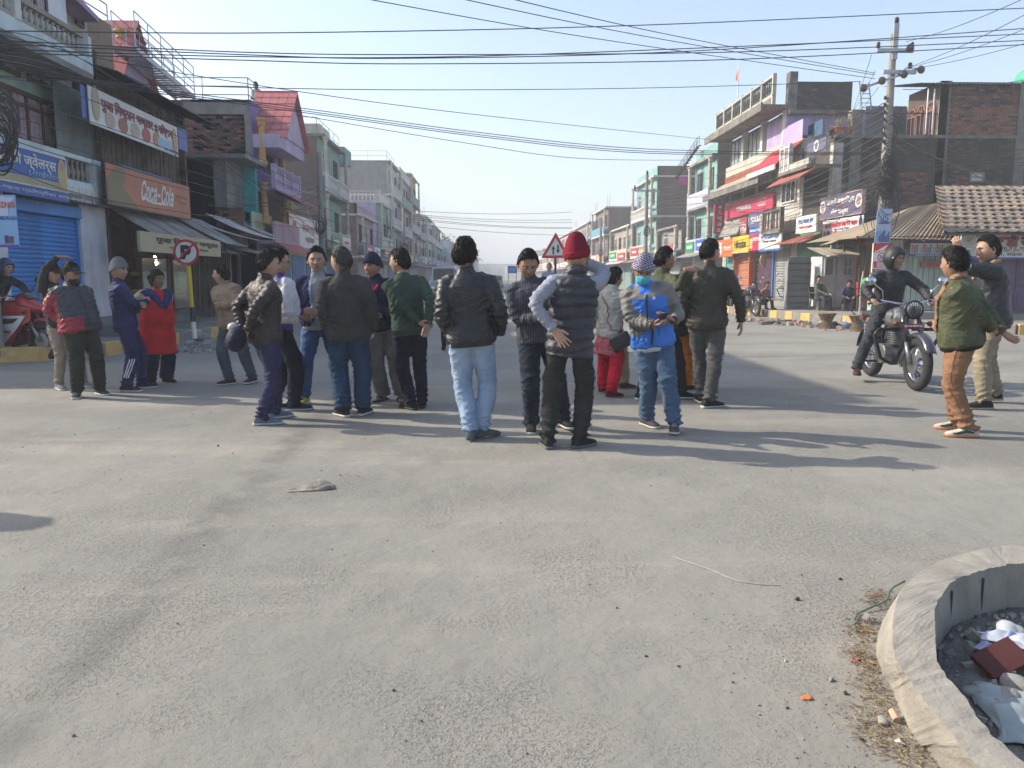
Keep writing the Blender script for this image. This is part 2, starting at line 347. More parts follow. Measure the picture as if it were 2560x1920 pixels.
# ---------------------------------------------------------------- the big sheets
big = MB(); big.quad((-1200, -60, 0), (1200, -60, 0), (1200, 1600, 0), (-1200, 1600, 0)); o = big.build('road', M_road); prop(o, kind='structure')
KL = [(-14, 10.9), (-9.6, 11.0), (-8.8, 11.35), (-8.4, 12.0), (-7.9, 12.6), (-7.1, 12.95), (-6.7, 13.5), (-6.35, 16.5), (-6.05, 19.6), (-5.95, 30), (-5.95, 45), (-5.95, 420)]
KR = [(60, 16.4), (20, 17.2), (14.5, 17.5), (12.6, 17.95), (11.4, 19.4), (10.5, 21.7), (9.9, 24.0), (9.4, 26.6), (8.9, 31), (8.6, 45), (8.55, 60), (8.5, 420)]
pave = mat('pavement_dust', (.30, .275, .24), .92, var=.15, vs=1.2, dirt=.4, ds=.9, bump=.5, bs=30)
for nm, K, far in (('pavement', KL, -60), ('pavement', KR, 70)):
    poly = [Vector((x, y, 0)) for x, y in K]+[Vector((far, 420, 0)), Vector((far, K[0][1], 0))]; tri = tessellate_polygon([poly]); mb = MB(); mb.add([(p.x, p.y, .145) for p in poly], [tuple(t) for t in tri]); o = mb.build(nm, pave); prop(o, kind='structure')
ky, kg, kd = (mat('kerb_yellow', (.58, .37, .13), .9, var=.1, vs=8, dirt=.30, ds=5, dcol=(.28, .24, .19), bump=.5, bs=40), mat('kerb_grey', (.22, .215, .205), .9, var=.12, vs=8, dirt=.4, ds=5, dcol=(.28, .24, .19), bump=.5, bs=40), None)
def kerb(K, label, smax, first):
    k = thing('painted_kerb', label, 'kerb'); P = [Vector((x, y, 0)) for x, y in K]; seg = []; s = 0; i = 0; L = []
    for a, b in zip(P, P[1:]):
        d = (b-a).length; m = max(1, int(d/.44)) if a.y < smax else max(1, int(d/2.0))
        if a.y >= 44 and d > 100: m = 40
        for q in range(m): L.append((a.lerp(b, q/m), a.lerp(b, (q+1)/m)))
    rest = MB()
    for i, (a, b) in enumerate(L):
        u = (b-a).normalized(); nrm = Vector((u.y, -u.x, 0)); nrm = nrm if first > 0 else -nrm
        z1 = .24+random.uniform(-.006, .004); tgt = MB() if a.y < smax and len(L) < 400 and i < 280 else rest
        c = (a+b)/2+nrm*random.uniform(-.006, .006); tgt.obox(c+Vector((0, 0, z1/2-.02)), u*((b-a).length/2-.006), nrm*.085, (0, 0, z1/2+.02), 0)
        if tgt is not rest: bev(tgt.build('kerb_stone', ky if i % 2 else kg, k), .014)
    if rest.v: o = rest.build('kerb_stone', kg, k); o['kind'] = 'stuff'
kerb(KL, 'left kerb of yellow and grey painted stones', 45, 1); kerb(KR, 'right corner kerb of yellow and grey painted stones', 60, 1)
# ================================================================ BUILDING HELPERS
class Fr:
    """a wall frame: a runs along the wall, b is height, c is outwards"""
    def __init__(s, o, u, n): s.o, s.u, s.n = Vector(o), Vector(u), Vector(n)
    def p(s, a, b, c=0): return s.o+s.u*a+Vector((0, 0, b))+s.n*c
def FXp(X, out): return Fr((X, 0, 0), (0, 1, 0), (out, 0, 0))
def FYp(Y): return Fr((0, Y, 0), (1, 0, 0), (0, -1, 0))
def fbox(mb, F, a0, a1, b0, b1, c0, c1, mi=0):
    return mb.obox(F.p((a0+a1)/2, (b0+b1)/2, (c0+c1)/2), F.u*(a1-a0)/2, F.n*(c1-c0)/2, Vector((0, 0, (b1-b0)/2)), mi)
def part(name, F, a0, a1, b0, b1, c0, c1, m, par, bv=0):
    o = fbox(MB(), F, a0, a1, b0, b1, c0, c1).build(name, m, par)
    if bv: bev(o, bv)
    return o
GL = mat('window_glass', (.03, .04, .05), .12, spec=.8, var=.3, vs=1.5); WOOD = mat('wood_brown', (.10, .045, .025), .6, var=.25, vs=6, bump=.3, bs=30); DARK = mat('dark_inside', (.012, .011, .010), .9)
STEEL = mat('steel_rail', (.42, .42, .44), .45, metal=.6); RUST = mat('rusty_steel', (.10, .06, .045), .8); TIN = mat('tin_sheet', (.36, .34, .31), .6, metal=.2, var=.2, vs=2, dirt=.45, ds=1.5, dcol=(.15, .11, .08)); CEM = mat('cement_grey', (.25, .24, .22), .9, var=.18, vs=1.5, dirt=.55, ds=1.0, dcol=(.09, .085, .08), bump=.4, bs=20)
WHITE = pm('paint_white', (.62, .60, .55)); CONC = mat('post_concrete', (.30, .29, .27), .9, var=.15, vs=4, dirt=.3, bump=.4, bs=40)
def window(par, F, a0, a1, b0, b1, fm=WOOD, pm_=GL, nm=1, tr=.3, c=0.0, t=.05, name='window', curtain=None):
    mb = MB(); fbox(mb, F, a0, a1, b0, b0+t, c, c+.06); fbox(mb, F, a0, a1, b1-t, b1, c, c+.06); fbox(mb, F, a0, a0+t, b0+t, b1-t, c, c+.06); fbox(mb, F, a1-t, a1, b0+t, b1-t, c, c+.06)
    for i in range(1, nm+1): x = a0+(a1-a0)*i/(nm+1); fbox(mb, F, x-t*.4, x+t*.4, b0+t, b1-t, c, c+.055)
    if tr: z = b1-(b1-b0)*tr; fbox(mb, F, a0+t, a1-t, z-t*.4, z+t*.4, c, c+.05)
    w = mb.build(name, fm, par); fbox(MB(), F, a0+t*.8, a1-t*.8, b0+t*.8, b1-t*.8, c+.004, c+.018).build('pane', pm_, w)
    if curtain: 
        cm = MB(); n = 14
        for i in range(n): x0 = a0+t+(a1-a0-2*t)*i/n; fbox(cm, F, x0, x0+(a1-a0-2*t)/n*.9, b0+t, b1-t, c+.018, c+.022+.010*(i % 2))
        cm.build('curtain', curtain, w)
    return w
_sl = {}
def shutter(par, F, a0, a1, b0, b1, m, c=0.0, step=.085, name='shutter', housing=True):
    w = fbox(MB(), F, a0, a1, b0, b1, c-.02, c+.004).build(name, m, par); n = int((b1-b0)/step)
    mb = MB(); L = (a1-a0)/2; mb.loft([[F.u*s_*L+F.n*(y)+Vector((0, 0, z)) for y, z in ((.004, -.5*step+.006), (.026, -.25*step), (.032, .05*step), (.024, .32*step), (.004, .5*step-.004))] for s_ in (-1, 1)]); me = mb.mesh('slat', m)
    for i in range(n): inst(me, 'slat', w, F.p((a0+a1)/2, b0+(i+.5)*step, c))
    for x in (a0-.05, a1): part('guide_rail', F, x, x+.05, b0, b1, c-.01, c+.06, m, par)
    if housing: part('shutter_box', F, a0-.05, a1+.05, b1, b1+.22, c-.01, c+.16, m, par, .01)
    return w
def baluster_mesh(h, r, m, key=None):
    k = (round(h, 2), round(r, 3), m.name)
    if k not in _sl: _sl[k] = MB().lathe((0, 0, 0), [(r*.9, 0), (r*.9, h*.08), (r*.45, h*.14), (r*.75, h*.25), (r, h*.38), (r*.7, h*.58), (r*.42, h*.78), (r*.6, h*.88), (r*.85, h*.93), (r*.85, h)], 8).mesh('baluster', m, True)
    return _sl[k]
def balustrade(par, F, a0, a1, b, h, m, c=0, th=.12, sp=.17, posts=0, rm=None, r=.055):
    rm = rm or m; part('base_rail', F, a0, a1, b, b+.08, c-th, c, rm, par); part('top_rail', F, a0, a1, b+h-.09, b+h, c-th-.02, c+.02, rm, par, .01)
    n = max(2, int((a1-a0)/sp)); me = baluster_mesh(h-.17, r, m)
    for i in range(n): inst(me, 'baluster', par, F.p(a0+(a1-a0)*(i+.5)/n, b+.08, c-th/2))
    for i in range(posts+1 if posts else 0): x = a0+(a1-a0)*i/posts; part('post', F, x-.07, x+.07, b, b+h+.05, c-th-.03, c+.03, rm, par)
def railing(par, pts, h, m=STEEL, rails=3, sp=1.2, r=.018, name='railing'):
    mb = MB(); P = [Vector(p) for p in pts]
    for k in range(rails): mb.tube([p+Vector((0, 0, h*(k+1)/rails)) for p in P], r, 6)
    for a, b in zip(P, P[1:]):
        n = max(1, int((b-a).length/sp))
        for i in range(n+1): q = a.lerp(b, i/n); mb.tube([q, q+Vector((0, 0, h))], r, 6)
    return mb.build(name, m, par)
def sheet(par, F, a0, a1, b_in, c_in, b_out, c_out, m=TIN, wave=.018, pitch=.11, name='corrugated_sheet', sag=0, thick=.006, jag=0.0, seed=1, n_sheets=1):
    rr = random.Random(seed); out = None
    for s_ in range(n_sheets):
        A0 = a0+(a1-a0)*s_/n_sheets-.03; A1 = a0+(a1-a0)*(s_+1)/n_sheets+.03; n = max(4, int((A1-A0)/pitch*4)); mb = MB(); k = 4; dz = rr.uniform(-.03, .03)*(jag > 0); dc = rr.uniform(-jag, jag)
        for side in (0, 1):
            for i in range(n+1):
                a = A0+(A1-A0)*i/n; w_ = math.sin(2*math.pi*(a-A0)/pitch)*wave
                for j in range(k+1): t = j/k; mb.v.append(tuple(F.p(a, b_in+(b_out-b_in)*t+w_-side*thick-sag*math.sin(math.pi*t)+dz+.004*s_, c_in+(c_out+dc-c_in)*t)))
        N = (n+1)*(k+1)
        for i in range(n):
            for j in range(k): q = i*(k+1)+j; mb.f += [(q, q+1, q+k+2, q+k+1), (N+q, N+q+k+1, N+q+k+2, N+q+1)]
        for i in range(n): q = i*(k+1)+k; mb.f.append((q, N+q, N+q+k+1, q+k+1))
        mb.m = [0]*len(mb.f); out = mb.build(name, m, par, smooth=False)
    return out
BR = [mat('brick_a', (.27, .12, .08), .95, var=.2, vs=9), mat('brick_b', (.20, .10, .07), .95, var=.2, vs=9), mat('brick_c', (.125, .09, .072), .95, var=.2, vs=9), mat('brick_d', (.062, .055, .05), .95, var=.2, vs=9), mat('brick_e', (.30, .165, .115), .95, var=.2, vs=9)]
def bricks(par, F, a0, a1, b0, b1, wts, holes=(), n_ind=0, L=.235, H=.078, seed=3, c=0.0, key=lambda a, b: 0, soot=None):
    """running bond laid brick by brick; the first n_ind (by key) are parts, the rest one joined part"""
    rr = random.Random(seed); items = []; row = 0; z = b0
    while z+H <= b1+.001:
        a = a0-(row % 2)*L/2
        while a < a1:
            x0, x1 = max(a, a0), min(a+L, a1)
            if x1-x0 > .05 and not any(h[0] < x1 and h[1] > x0 and h[2] < z+H and h[3] > z for h in holes): items.append((x0+.005, x1-.005, z+.005, z+H-.006, rr.uniform(-.004, .012), rr))
            a += L
        z += H; row += 1
    items.sort(key=lambda t: key(t[0], t[2])); rest = [MB() for _ in BR]
    for i, (x0, x1, z0, z1, d, _) in enumerate(items):
        n = math.sin(x0*1.3+seed)+math.sin(z0*2.1+x0*.7)+rr.uniform(-1.2, 1.2); w_ = wts((x0+x1)/2, z0, n, rr) if callable(wts) else rr.choices(range(5), wts)[0]
        if i < n_ind:
            k = ('brick', round(x1-x0, 2), w_, tuple(F.u))
            if k not in _sl: _sl[k] = MB().obox((0, 0, 0), F.u*(x1-x0)/2, F.n*.02, (0, 0, (z1-z0)/2)).mesh('brick', BR[w_])
            inst(_sl[k], 'brick', par, F.p((x0+x1)/2, (z0+z1)/2, c+d-.02))
        else: fbox(rest[w_], F, x0, x1, z0, z1, c-.03, c+d)
    al = MB()
    for k, r in enumerate(rest): al.add(r.v, r.f, k)
    if al.v: o = al.build('brickwork', BR, par); o['kind'] = 'stuff'
def gable(par, F, a0, a1, b, h, c0, c1, m, tm, rows=7, over=.15):
    """roof with its ridge running out from the wall; gable triangle faces outwards"""
    am = (a0+a1)/2; mb = MB(); mb.prism([F.p(a0, b, c0), F.p(a1, b, c0), F.p(am, b+h, c0)], F.n*(c1-c0)); mb.build('gable', m, par)
    for sg, ae in ((-1, a0), (1, a1)):
        for r_ in range(rows):
            t0, t1 = r_/rows, (r_+1)/rows+.03; e = ae+sg*over; eb = b-over*h/(am-a0)
            A = lambda t: (e+(am-e)*t, eb+(b+h-eb)*t+.03)
            (x0, z0), (x1, z1) = A(t0), A(t1); d = Vector(F.u*(x1-x0))+Vector((0, 0, z1-z0)); L = d.length; d /= L; nn = d.cross(F.n).normalized(); nn = nn if nn.z > 0 else -nn
            n = max(2, int((c1-c0+.3)/.3))
            for k in range(n):
                cc_ = c0-.1+(c1-c0+.3)*(k+.5)/n; mb = MB(); mb.obox(F.p((x0+x1)/2, (z0+z1)/2, cc_)+nn*(.02+.012*(1-0)), d*L/2, F.n*((c1-c0+.3)/n/2-.006), (nn+d*-.06)*.014); mb.build('roof_tile', tm, par)
def column(par, x, y, z0, z1, r, m, name='column'):
    h = z1-z0; MB().lathe((x, y, z0), [(r*1.5, 0), (r*1.5, .1), (r, .18), (r*.95, h*.5), (r*.88, h-.3), (r*1.3, h-.22), (r*1.1, h-.15), (r*1.6, h-.06), (r*1.6, h)], 14).build(name, m, par, smooth=False)
def A_X(X): return lambda px, py: (lambda p: (p.y, p.z))(PX(px, py, X))
def A_Y(Y): return lambda px, py: (lambda p: (p.x, p.z))(PY(px, py, Y))
def fac_board(name, label, X, out, x0, yt0, yb0, x1, yt1, yb1, bm_, cat='shop sign', th=.06, fm=None, tilt=0, group=None):
    """signboard on a facade plane X from its pixel corners (left edge x0: top yt0, bottom yb0; right edge x1)"""
    a, b, c, d = PX(x0, yt0, X), PX(x0, yb0, X), PX(x1, yt1, X), PX(x1, yb1, X)
    ctr = (a+b+c+d)/4; w_ = abs(a.y-c.y); h = ((a.z-b.z)+(c.z-d.z))/2; xd = Vector((0, out, 0)); up = Vector((out*math.sin(math.radians(tilt)), 0, math.cos(math.radians(tilt))))
    return Board(name, label, cat, ctr, xd, up, w_, h, bm_, th, fm, group)
def y_board(name, label, Y, x0, y0, x1, y1, bm_, cat='shop sign', th=.05, fm=None, tilt=0, group=None):
    a, b = PY(x0, y0, Y), PY(x1, y1, Y); return Board(name, label, cat, (a+b)/2, (1, 0, 0), (0, -math.sin(math.radians(tilt)), math.cos(math.radians(tilt))), b.x-a.x, a.z-b.z, bm_, th, fm, group)
C_ = lambda n, *c: sign_m('print_'+n, c)
RED, BLU, WHT, YEL, BLK, NAVY, GRN, ORG, GLD, MAR = C_('red', .50, .02, .03), C_('blue', .03, .12, .42), C_('white', .68, .67, .63), C_('yellow', .65, .42, .04), C_('black', .015, .015, .02), C_('navy', .03, .035, .13), C_('green', .03, .28, .10), C_('orange', .62, .13, .03), C_('gold', .50, .38, .16), C_('maroon', .26, .04, .035)
# ================================================================ LEFT ROW
XL = -8.4
def YA(px, py, X): return PX(px, py, X).y
# ---- jeweller's building with the blue shutter
mint = pm('paint_mint', (.40, .58, .54)); pale = pm('paint_pale', (.66, .69, .71)); tealw = pm('paint_teal_white', (.60, .68, .68)); bluesh = mat('shutter_blue', (.04, .24, .62), .45, var=.12, vs=1.2, dirt=.2, dcol=(.02, .06, .15), spec=.4)
JW = thing('shop_house', "pale mint house with the blue roller shutter and balustraded balconies", 'building', (XL, 14, 0))
def rel(t, o=None): pass
JW.location = (0, 0, 0); F = FXp(XL, 1); Y0, Y1 = 11.9, YA(268, 600, XL)
zs = ZX(204, 548, XL); zb0, zb1 = ZX(255, 515, -8.15), ZX(250, 404, -8.15); F2 = FXp(-8.9, 1); yr = Y1-.1
part('wall', F, Y0, Y1, 0, zb0, -6, -.25, pale, JW); y205 = YA(205, 600, XL)
part('pillar', F, y205, Y1, .15, zb0, -.25, .0, pm('paint_lilac_grey', (.60, .59, .63)), JW, .01); part('pillar', F, YA(2, 600, XL)-.35, YA(18, 600, XL), .15, zb0, -.25, .0, pale, JW, .01)
part('plinth', F, Y0, Y1, .14, .50, -.24, .05, CEM, JW, .02)
shutter(JW, F, YA(20, 600, XL)+.05, y205-.05, .50, zs, bluesh, -.12, .085)
part('fascia', F, Y0, y205, zs+.22, zb0, -.2, -.05, mat('fascia_blue', (.03, .08, .18), .6), JW)
sh2 = MB()
part('balcony_slab', F, Y0, yr, zb0, zb0+.14, -.5, .28, CEM, JW)
part('parapet', F, Y0, YA(164, 404, -8.15), zb0+.14, zb1, .05, .24, tealw, JW); part('parapet', F, YA(234, 404, -8.15), yr, zb0+.14, zb1, .05, .25, tealw, JW)
ya, yb_ = YA(164, 440, -8.15), YA(234, 440, -8.15); zl = ZX(232, 470, -8.15); part('parapet', F, ya, yb_, zb0+.14, zl, .05, .24, tealw, JW); balustrade(JW, F, ya, yb_, zl, zb1-zl, mat('baluster_grey', (.27, .25, .21), .9, dirt=.4), .22, .14, .16, 0, tealw)
for i in range(8):        # white tile joints on the lower parapet band
    y = ya+(yr-ya)*i/8; part('tile', F, y+.008, y+(yr-ya)/8-.008, zb0+.16, zl-.05, .24, .252, WHITE, JW)
# first-floor wall, recessed
zc0 = ZX(223, 200, -7.95); part('wall', F2, Y0, yr-.5, zb0+.1, zc0, -5, 0, mint, JW)
wa = A_X(-8.9); y0, z0 = wa(138, 383); _, z1 = wa(138, 262); window(JW, F2, YA(-60, 300, -8.9), y0, z0, z1, WOOD, mat('pane_grey', (.10, .12, .14), .2, spec=.6), 4, .28, .02, .09, curtain=mat('curtain_pink', (.38, .27, .30), .9, var=.2, vs=8))
ys0, ys1 = YA(138, 300, -8.6), YA(228, 330, -8.6); mb = MB(); n = 60
for i in range(n+1):
    a = ys0+(ys1-ys0)*i/n; c = .30+.02*math.sin(i*1.6); mb.v += [(-8.9+c, a, zb1-.05), (-8.9+c, a, zc0-.02), (-8.9+c-.005, a, zb1-.05), (-8.9+c-.005, a, zc0-.02)]
for i in range(n): q = 4*i; mb.f += [(q, q+1, q+5, q+4), (q+2, q+6, q+7, q+3)]
mb.m = [0]*len(mb.f); mb.build('corrugated_sheet', mat('tin_grey', (.20, .23, .22), .6, metal=.2, dirt=.4, dcol=(.08, .07, .06)), JW)
part('side_sheet', FYp(ys1), -8.95, -8.55, zb1-.05, zc0, 0, .02, mat('tin_grey', (.2, .23, .22)), JW)
# second balcony
zt = ZX(215, 87, -7.95); zm = ZX(215, 142, -7.95); Yb = YA(224, 150, -7.95)
part('balcony_slab', F, Y0, Yb, zc0, zc0+.12, -.5, .50, CEM, JW); part('parapet', F, Y0, Yb, zc0+.12, zm, .28, .45, tealw, JW); part('end_wall', FYp(Yb), -8.9, -7.95, zc0+.12, zt, -.12, 0.0, tealw, JW)
balustrade(JW, F, Y0, YA(212, 110, -7.95), zm, zt-zm, mat('baluster_pale', (.42, .42, .39), .9, dirt=.5, dcol=(.16, .14, .10)), .42, .14, .17, 0, mat('rail_stained', (.36, .33, .27), .9, dirt=.6, dcol=(.12, .10, .07))); part('post', F, YA(40, 80, -7.95), YA(55, 80, -7.95), zm, zt+.05, .25, .47, WHITE, JW)
zr = zt+2.2; part('wall', F2, Y0, YA(166, 30, -8.9), zc0+.1, zr, -4, 0, pale, JW)
for a_, b_ in ((-60, 30), (52, 113)): window(JW, F2, YA(a_, 30, -8.9), YA(b_, 30, -8.9), zt-1.0, zt+1.1, WOOD, GL, 1, 0, .01, .08, curtain=mat('curtain_lilac', (.45, .36, .42), .9))
part('roof_slab', F2, Y0, YA(172, 5, -8.9), zr, zr+.15, -4, .7, CEM, JW)
# signs on the first balcony
b = fac_board('shop_sign', "blue and white jeweller's signboard on the left balcony front", -8.08, 1, -60, 338, 448, 166, 402, 468, BLU, fm=WHT); b.patch(-1, -1, 1, -.55, C_('straw', .42, .38, .22)); b.text('देवकी ज्वेलर्स', .05, .35, .68, .50, WHT, bold=.012); b.text('(गाईघाट)', .45, -.28, .4, .18, C_('paleblue', .35, .5, .65)); b.disc(.88, -.05, .16, GLD, 'printed_figure', .30); b.disc(.88, .5, .08, C_('skin', .45, .28, .2), 'printed_figure')
b = fac_board('shop_sign', "narrow blue signboard with a line of white lettering under the jeweller's sign", -8.06, 1, -60, 455, 478, 172, 473, 496, BLU); b.text('सुनचाँदीका गर-गहना ग्यारेण्टीका साथ बनाईन्छ ।', .1, 0, 1.6, .55, WHT)
# ---- building behind on the upper left, with outside steel stair
BB = thing('house', 'brick house with a purple trimmed roof behind the sweet shop at upper left', 'building', (0, 0, 0)); G1 = FXp(-9.5, 1)
q = A_X(-9.5); yA, zA = q(165, 60); yB, zB = q(216, 40); part('wall', G1, yA-.5, yB, 6, q(216, 30)[1]+.05, -4, 0, pm('paint_buff', (.38, .34, .30)), BB); mb = MB(); e1 = PX(160, -10, -9.0); e2 = PX(246, 42, -9.0)
mb.prism([(-9.0, e1.y-1, e1.z+.5), (-9.0, e2.y, e2.z), (-9.0, e2.y, e2.z-.12), (-9.0, e1.y-1, e1.z+.36)], (-3, 0, 0)); mb.build('roof', pm('paint_mauve', (.45, .32, .48)), BB)
yC, zC = q(280, 64); yD, _ = q(216, 64); part('wall', G1, yD-.3, yC, 5.5, zC, -5, -.02, brick_mat('brickwall_buff', (.30, .19, .13), (.24, .16, .11), (.25, .22, .18), .25, axis='y'), BB)
window(BB, G1, q(186, 60)[0], q(205, 60)[0], q(190, 62)[1], q(190, 48)[1]+.1, WOOD, GL, 1, 0, .01, .04)
railing(BB, [(-9.6, q(168, 60)[0], zC-.1), (-9.6, yC, zC-.05)], .55, rails=2, name='roof_railing')
LV = thing('house', 'lavender house with yellow columns and a pink tiled roof seen past the upper left balcony', 'building', (0, 0, 0)); LX = -11.2; ql = A_X(LX)
y0, z0 = ql(245, 180); y1, z1 = ql(332, 215); part('wall', FXp(LX, 1), y0-.5, y1, 3, ql(245, 120)[1], -4, 0, pm('paint_lilac', (.46, .36, .56)), LV)
for px in (312, 352): c_ = PX(px, 200, LX+.9); column(LV, LX+.9, c_.y, 4.5, ql(310, 145)[1]+.2, .14, pm('paint_ochre', (.52, .40, .13)))
gy = PX(335, 100, LX+1.0); G2 = FXp(LX, 1); gable(LV, G2, PX(288, 150, LX+1).y, PX(365, 180, LX+1).y, PX(330, 172, LX+1).z-.3, 1.5, -1.5, 1.1, pm('paint_lilac', (.46, .36, .56)), mat('tile_pink', (.55, .16, .15), .7, var=.1))
ST = thing('stair', 'long grey steel stair with railings running down between the roofs at upper left', 'stair', (0, 0, 0)); sX = -10.0
P0, P1 = PX(283, 120, sX), PX(440, 245, sX)
for dx in (0, .6): MB().bar(P0+Vector((dx, 0, 0)), P1+Vector((dx, 0, 0)), .05, .14).build('stringer', STEEL, ST)
for i in range(22): c_ = P0.lerp(P1, i/21); MB().box((c_.x, c_.y-.06, c_.z), (c_.x+.6, c_.y+.06, c_.z+.03)).build('step', STEEL, ST)
for dx in (0, .6): railing(ST, [P0+Vector((dx, 0, 0)), P1+Vector((dx, 0, 0))], .95, rails=4, sp=.8, r=.016)
# ---- sweet shop
tim = mat('timber_dark', (.12, .09, .072), .85, var=.3, vs=3, bump=.5, bs=14, dirt=.4); SS = thing('sweet_shop', 'dark timber sweet shop with tin canopies and glass cabinets behind the no parking sign', 'building', (0, 0, 0))
Ys0, Ys1 = Y1+.02, YA(475, 560, XL); zc = ZX(270, 535, XL)
zk0 = ZX(350, 485, XL); zroof = ZX(500, 300, -7.8); ztop = zroof+.6
part('back_wall', F, Ys0, Ys1, 0, zc, -4, -3.6, tim, SS); part('side_wall', FYp(Ys0+.1), XL-4, XL, 0, ztop, -.0, .08, tim, SS); part('side_wall', FYp(Ys1), XL-4, XL, 0, ztop, 0, .1, tim, SS)
part('floor_plinth', F, Ys0, Ys1, .14, .5, -3.6, -.1, CEM, SS, .02); part('upper_floor', F, Ys0+.1, Ys1-.1, zc, ztop-.3, -3.9, -.2, tim, SS)
for i in range(26): a = Ys0+.12+(Ys1-Ys0-.24)*i/26; part('plank', F, a, a+(Ys1-Ys0-.24)/26-.012, zc+.05, ztop-.4, -.2, -.17+.012*(i % 3), tim, SS)
for a in np.linspace(Ys0+.3, Ys1-.2, 5): part('post', F, a, a+.12, .5, zc, -.25, -.12, mat('post_red', (.16, .05, .035), .8), SS)
sheet(SS, F, Ys0-.6, Ys1+.5, ztop+.35, -2.6, zroof, .75, mat('tin_black', (.030, .032, .045), .6, metal=.2), .022, .13, 'roof_sheet')
sheet(SS, F, Ys0+.1, Ys1+1.2, zc+.25, -.1, ZX(500, 605, -7.1), 1.3, TIN, .02, .12, 'canopy_sheet', .02, .006, .12, 4, 5); sheet(SS, F, Ys0+1.5, Ys1+1.4, zc-.02, -.1, ZX(520, 628, -7.2), 1.15, mat('tin_pale', (.34, .33, .30), .6, metal=.1, dirt=.5), .018, .12, 'canopy_sheet', .03, .006, .1, 7, 3)
for a in (Ys0+.6, Ys0+2.5, Ys1-.3): MB().bar(F.p(a, .5, 1.0), F.p(a, ZX(500, 605, -7.1)+.05, 1.05), .05).build('canopy_pole', RUST, SS)
for a0, a1_ in ((345, 418), (423, 478)):      # glass cabinets
    yA, yB = YA(a0, 700, -8.2), YA(a1_, 700, -8.2); cab = thing('display_cabinet', 'glass fronted wooden sweet cabinet with trays, %s of the two in the sweet shop' % ('left' if a0 < 400 else 'right'), 'cabinet', (-8.35, (yA+yB)/2, .5)); w_ = (yB-yA)/2; FC = Fr((0, 0, 0), (0, 1, 0), (1, 0, 0))
    for a in (-w_, w_-.05): 
        for c in (-.25, .2): part('frame_post', FC, a, a+.05, 0, 1.35, c, c+.05, WOOD, cab)
    for k, z in enumerate((.0, .42, .85, 1.3)): part('shelf', FC, -w_+.05, w_-.05, z, z+.035, -.2, .2, WOOD, cab)
    part('pane', FC, -w_+.05, w_-.05, .04, 1.3, .215, .222, mat('clear_glass', (.8, .85, .85), .05, trans=1.0, var=0, spec=.5), cab)
    for z in (.455, .885):
        for j in range(5): MB().ball(FC.p(-w_+.15+(2*w_-.3)*j/4, z+.05, 0), .10, .07, .06, 10, 6).build('sweets', mat('sweets_%d' % (j % 3), ((.45, .25, .07), (.5, .38, .2), (.35, .13, .06))[j % 3], .6), cab, smooth=True)
bulb = mat('bulb_lit', (1, .95, .85), .4, em=(1, .93, .8, 14))
for k_, (px, py) in enumerate(((387, 645), (388, 658), (459, 663))):
    c_ = PX(px, py, -9.0); t = thing('light_bulb', 'small lit bulb hanging inside the sweet shop, %s' % ('upper of the left pair', 'lower of the left pair', 'behind the no parking disc')[k_], 'bulb', c_); MB().ball((0, 0, 0), .045, .045, .055, 10, 8).build('bulb', bulb, t, smooth=True); MB().tube([(0, 0, .05), (0, 0, zc-c_.z)], .006, 5).build('cord', BLK, t)
b = fac_board('banner', 'white banner with maroon lettering and sweets pictures under the black tin roof', -8.0, 1, 223, 224, 315, 444, 312, 385, WHT, 'banner', .02); b.text('पुजा मिष्ठान भण्डार', -.22, .32, .56, .46, MAR, bold=.02); b.text('&', .42, .30, .045, .26, MAR, bold=.02); b.text('नम्किन', .66, .32, .19, .42, MAR, bold=.02)
for i, cname in enumerate(((.45, .35, .3), (.3, .12, .05), (.5, .42, .3), (.45, .1, .08), (.55, .25, .1))): b.disc(-.62+.26*i, -.42, .22, C_('sw%d' % i, *cname), 'printed_sweet', .16)
b.disc(-.88, .2, .16, C_('deity', .42, .36, .24), 'printed_figure', .34); b.disc(.90, -.1, .14, C_('deity2', .5, .3, .15), 'printed_figure', .34); b.patch(.42, -.75, .78, -.2, C_('paleblue', .35, .5, .65)); b.text('प्रो. राजेश साह', .78, -.82, .2, .1, BLU)
b = fac_board('banner', 'blue tarpaulin hanging left of the white sweet shop banner', -8.05, 1, 203, 206, 290, 222, 224, 300, C_('tarp', .12, .16, .42), 'tarpaulin', .02); b = fac_board('banner', 'blue tarpaulin hanging right of the white sweet shop banner', -8.05, 1, 446, 315, 370, 468, 330, 380, C_('tarp', .12, .16, .42), 'tarpaulin', .02)
b = fac_board('shop_sign', 'blue board half hidden above the orange drink sign', -8.2, 1, 306, 419, 445, 428, 444, 470, C_('sky', .04, .25, .5))
b = fac_board('shop_sign', 'faded orange drink signboard with white script on the sweet shop', -7.95, 1, 266, 421, 511, 474, 457, 546, C_('fadedorange', .48, .17, .09), fm=BLK); b.text('Coca-Cola', .12, .08, .40, .56, WHT, bold=.02, shear=.28); b.poly([(-.22, -.30), (.0, -.44), (.25, -.36), (.42, -.42), (.20, -.50), (-.02, -.54), (-.2, -.42)], WHT, 'printed_swash'); b.poly([(-.98, -.98), (-.98, .2), (-.8, .9), (-.62, .95), (-.6, .5), (-.68, .0), (-.5, -.5), (-.35, -.98)], C_('bottleart', .22, .17, .08), 'printed_bottle'); b.text('पुजा मिष्ठान', .78, .25, .17, .16, C_('peach', .55, .38, .28)); b.text('भण्डार', .78, -.12, .12, .14, C_('peach', .55, .38, .28))
b = fac_board('shop_sign', 'old cream signboard with black lettering hanging under the tin canopy', -7.02, 1, 350, 568, 626, 552, 610, 644, C_('cream', .42, .36, .22)); b.text('पुजा मिष्ठान भण्डार', .12, .3, .8, .42, BLK, bold=.02); b.text('गाईघाट, उदयपुर नेपाल', .1, -.4, .5, .18, BLK)
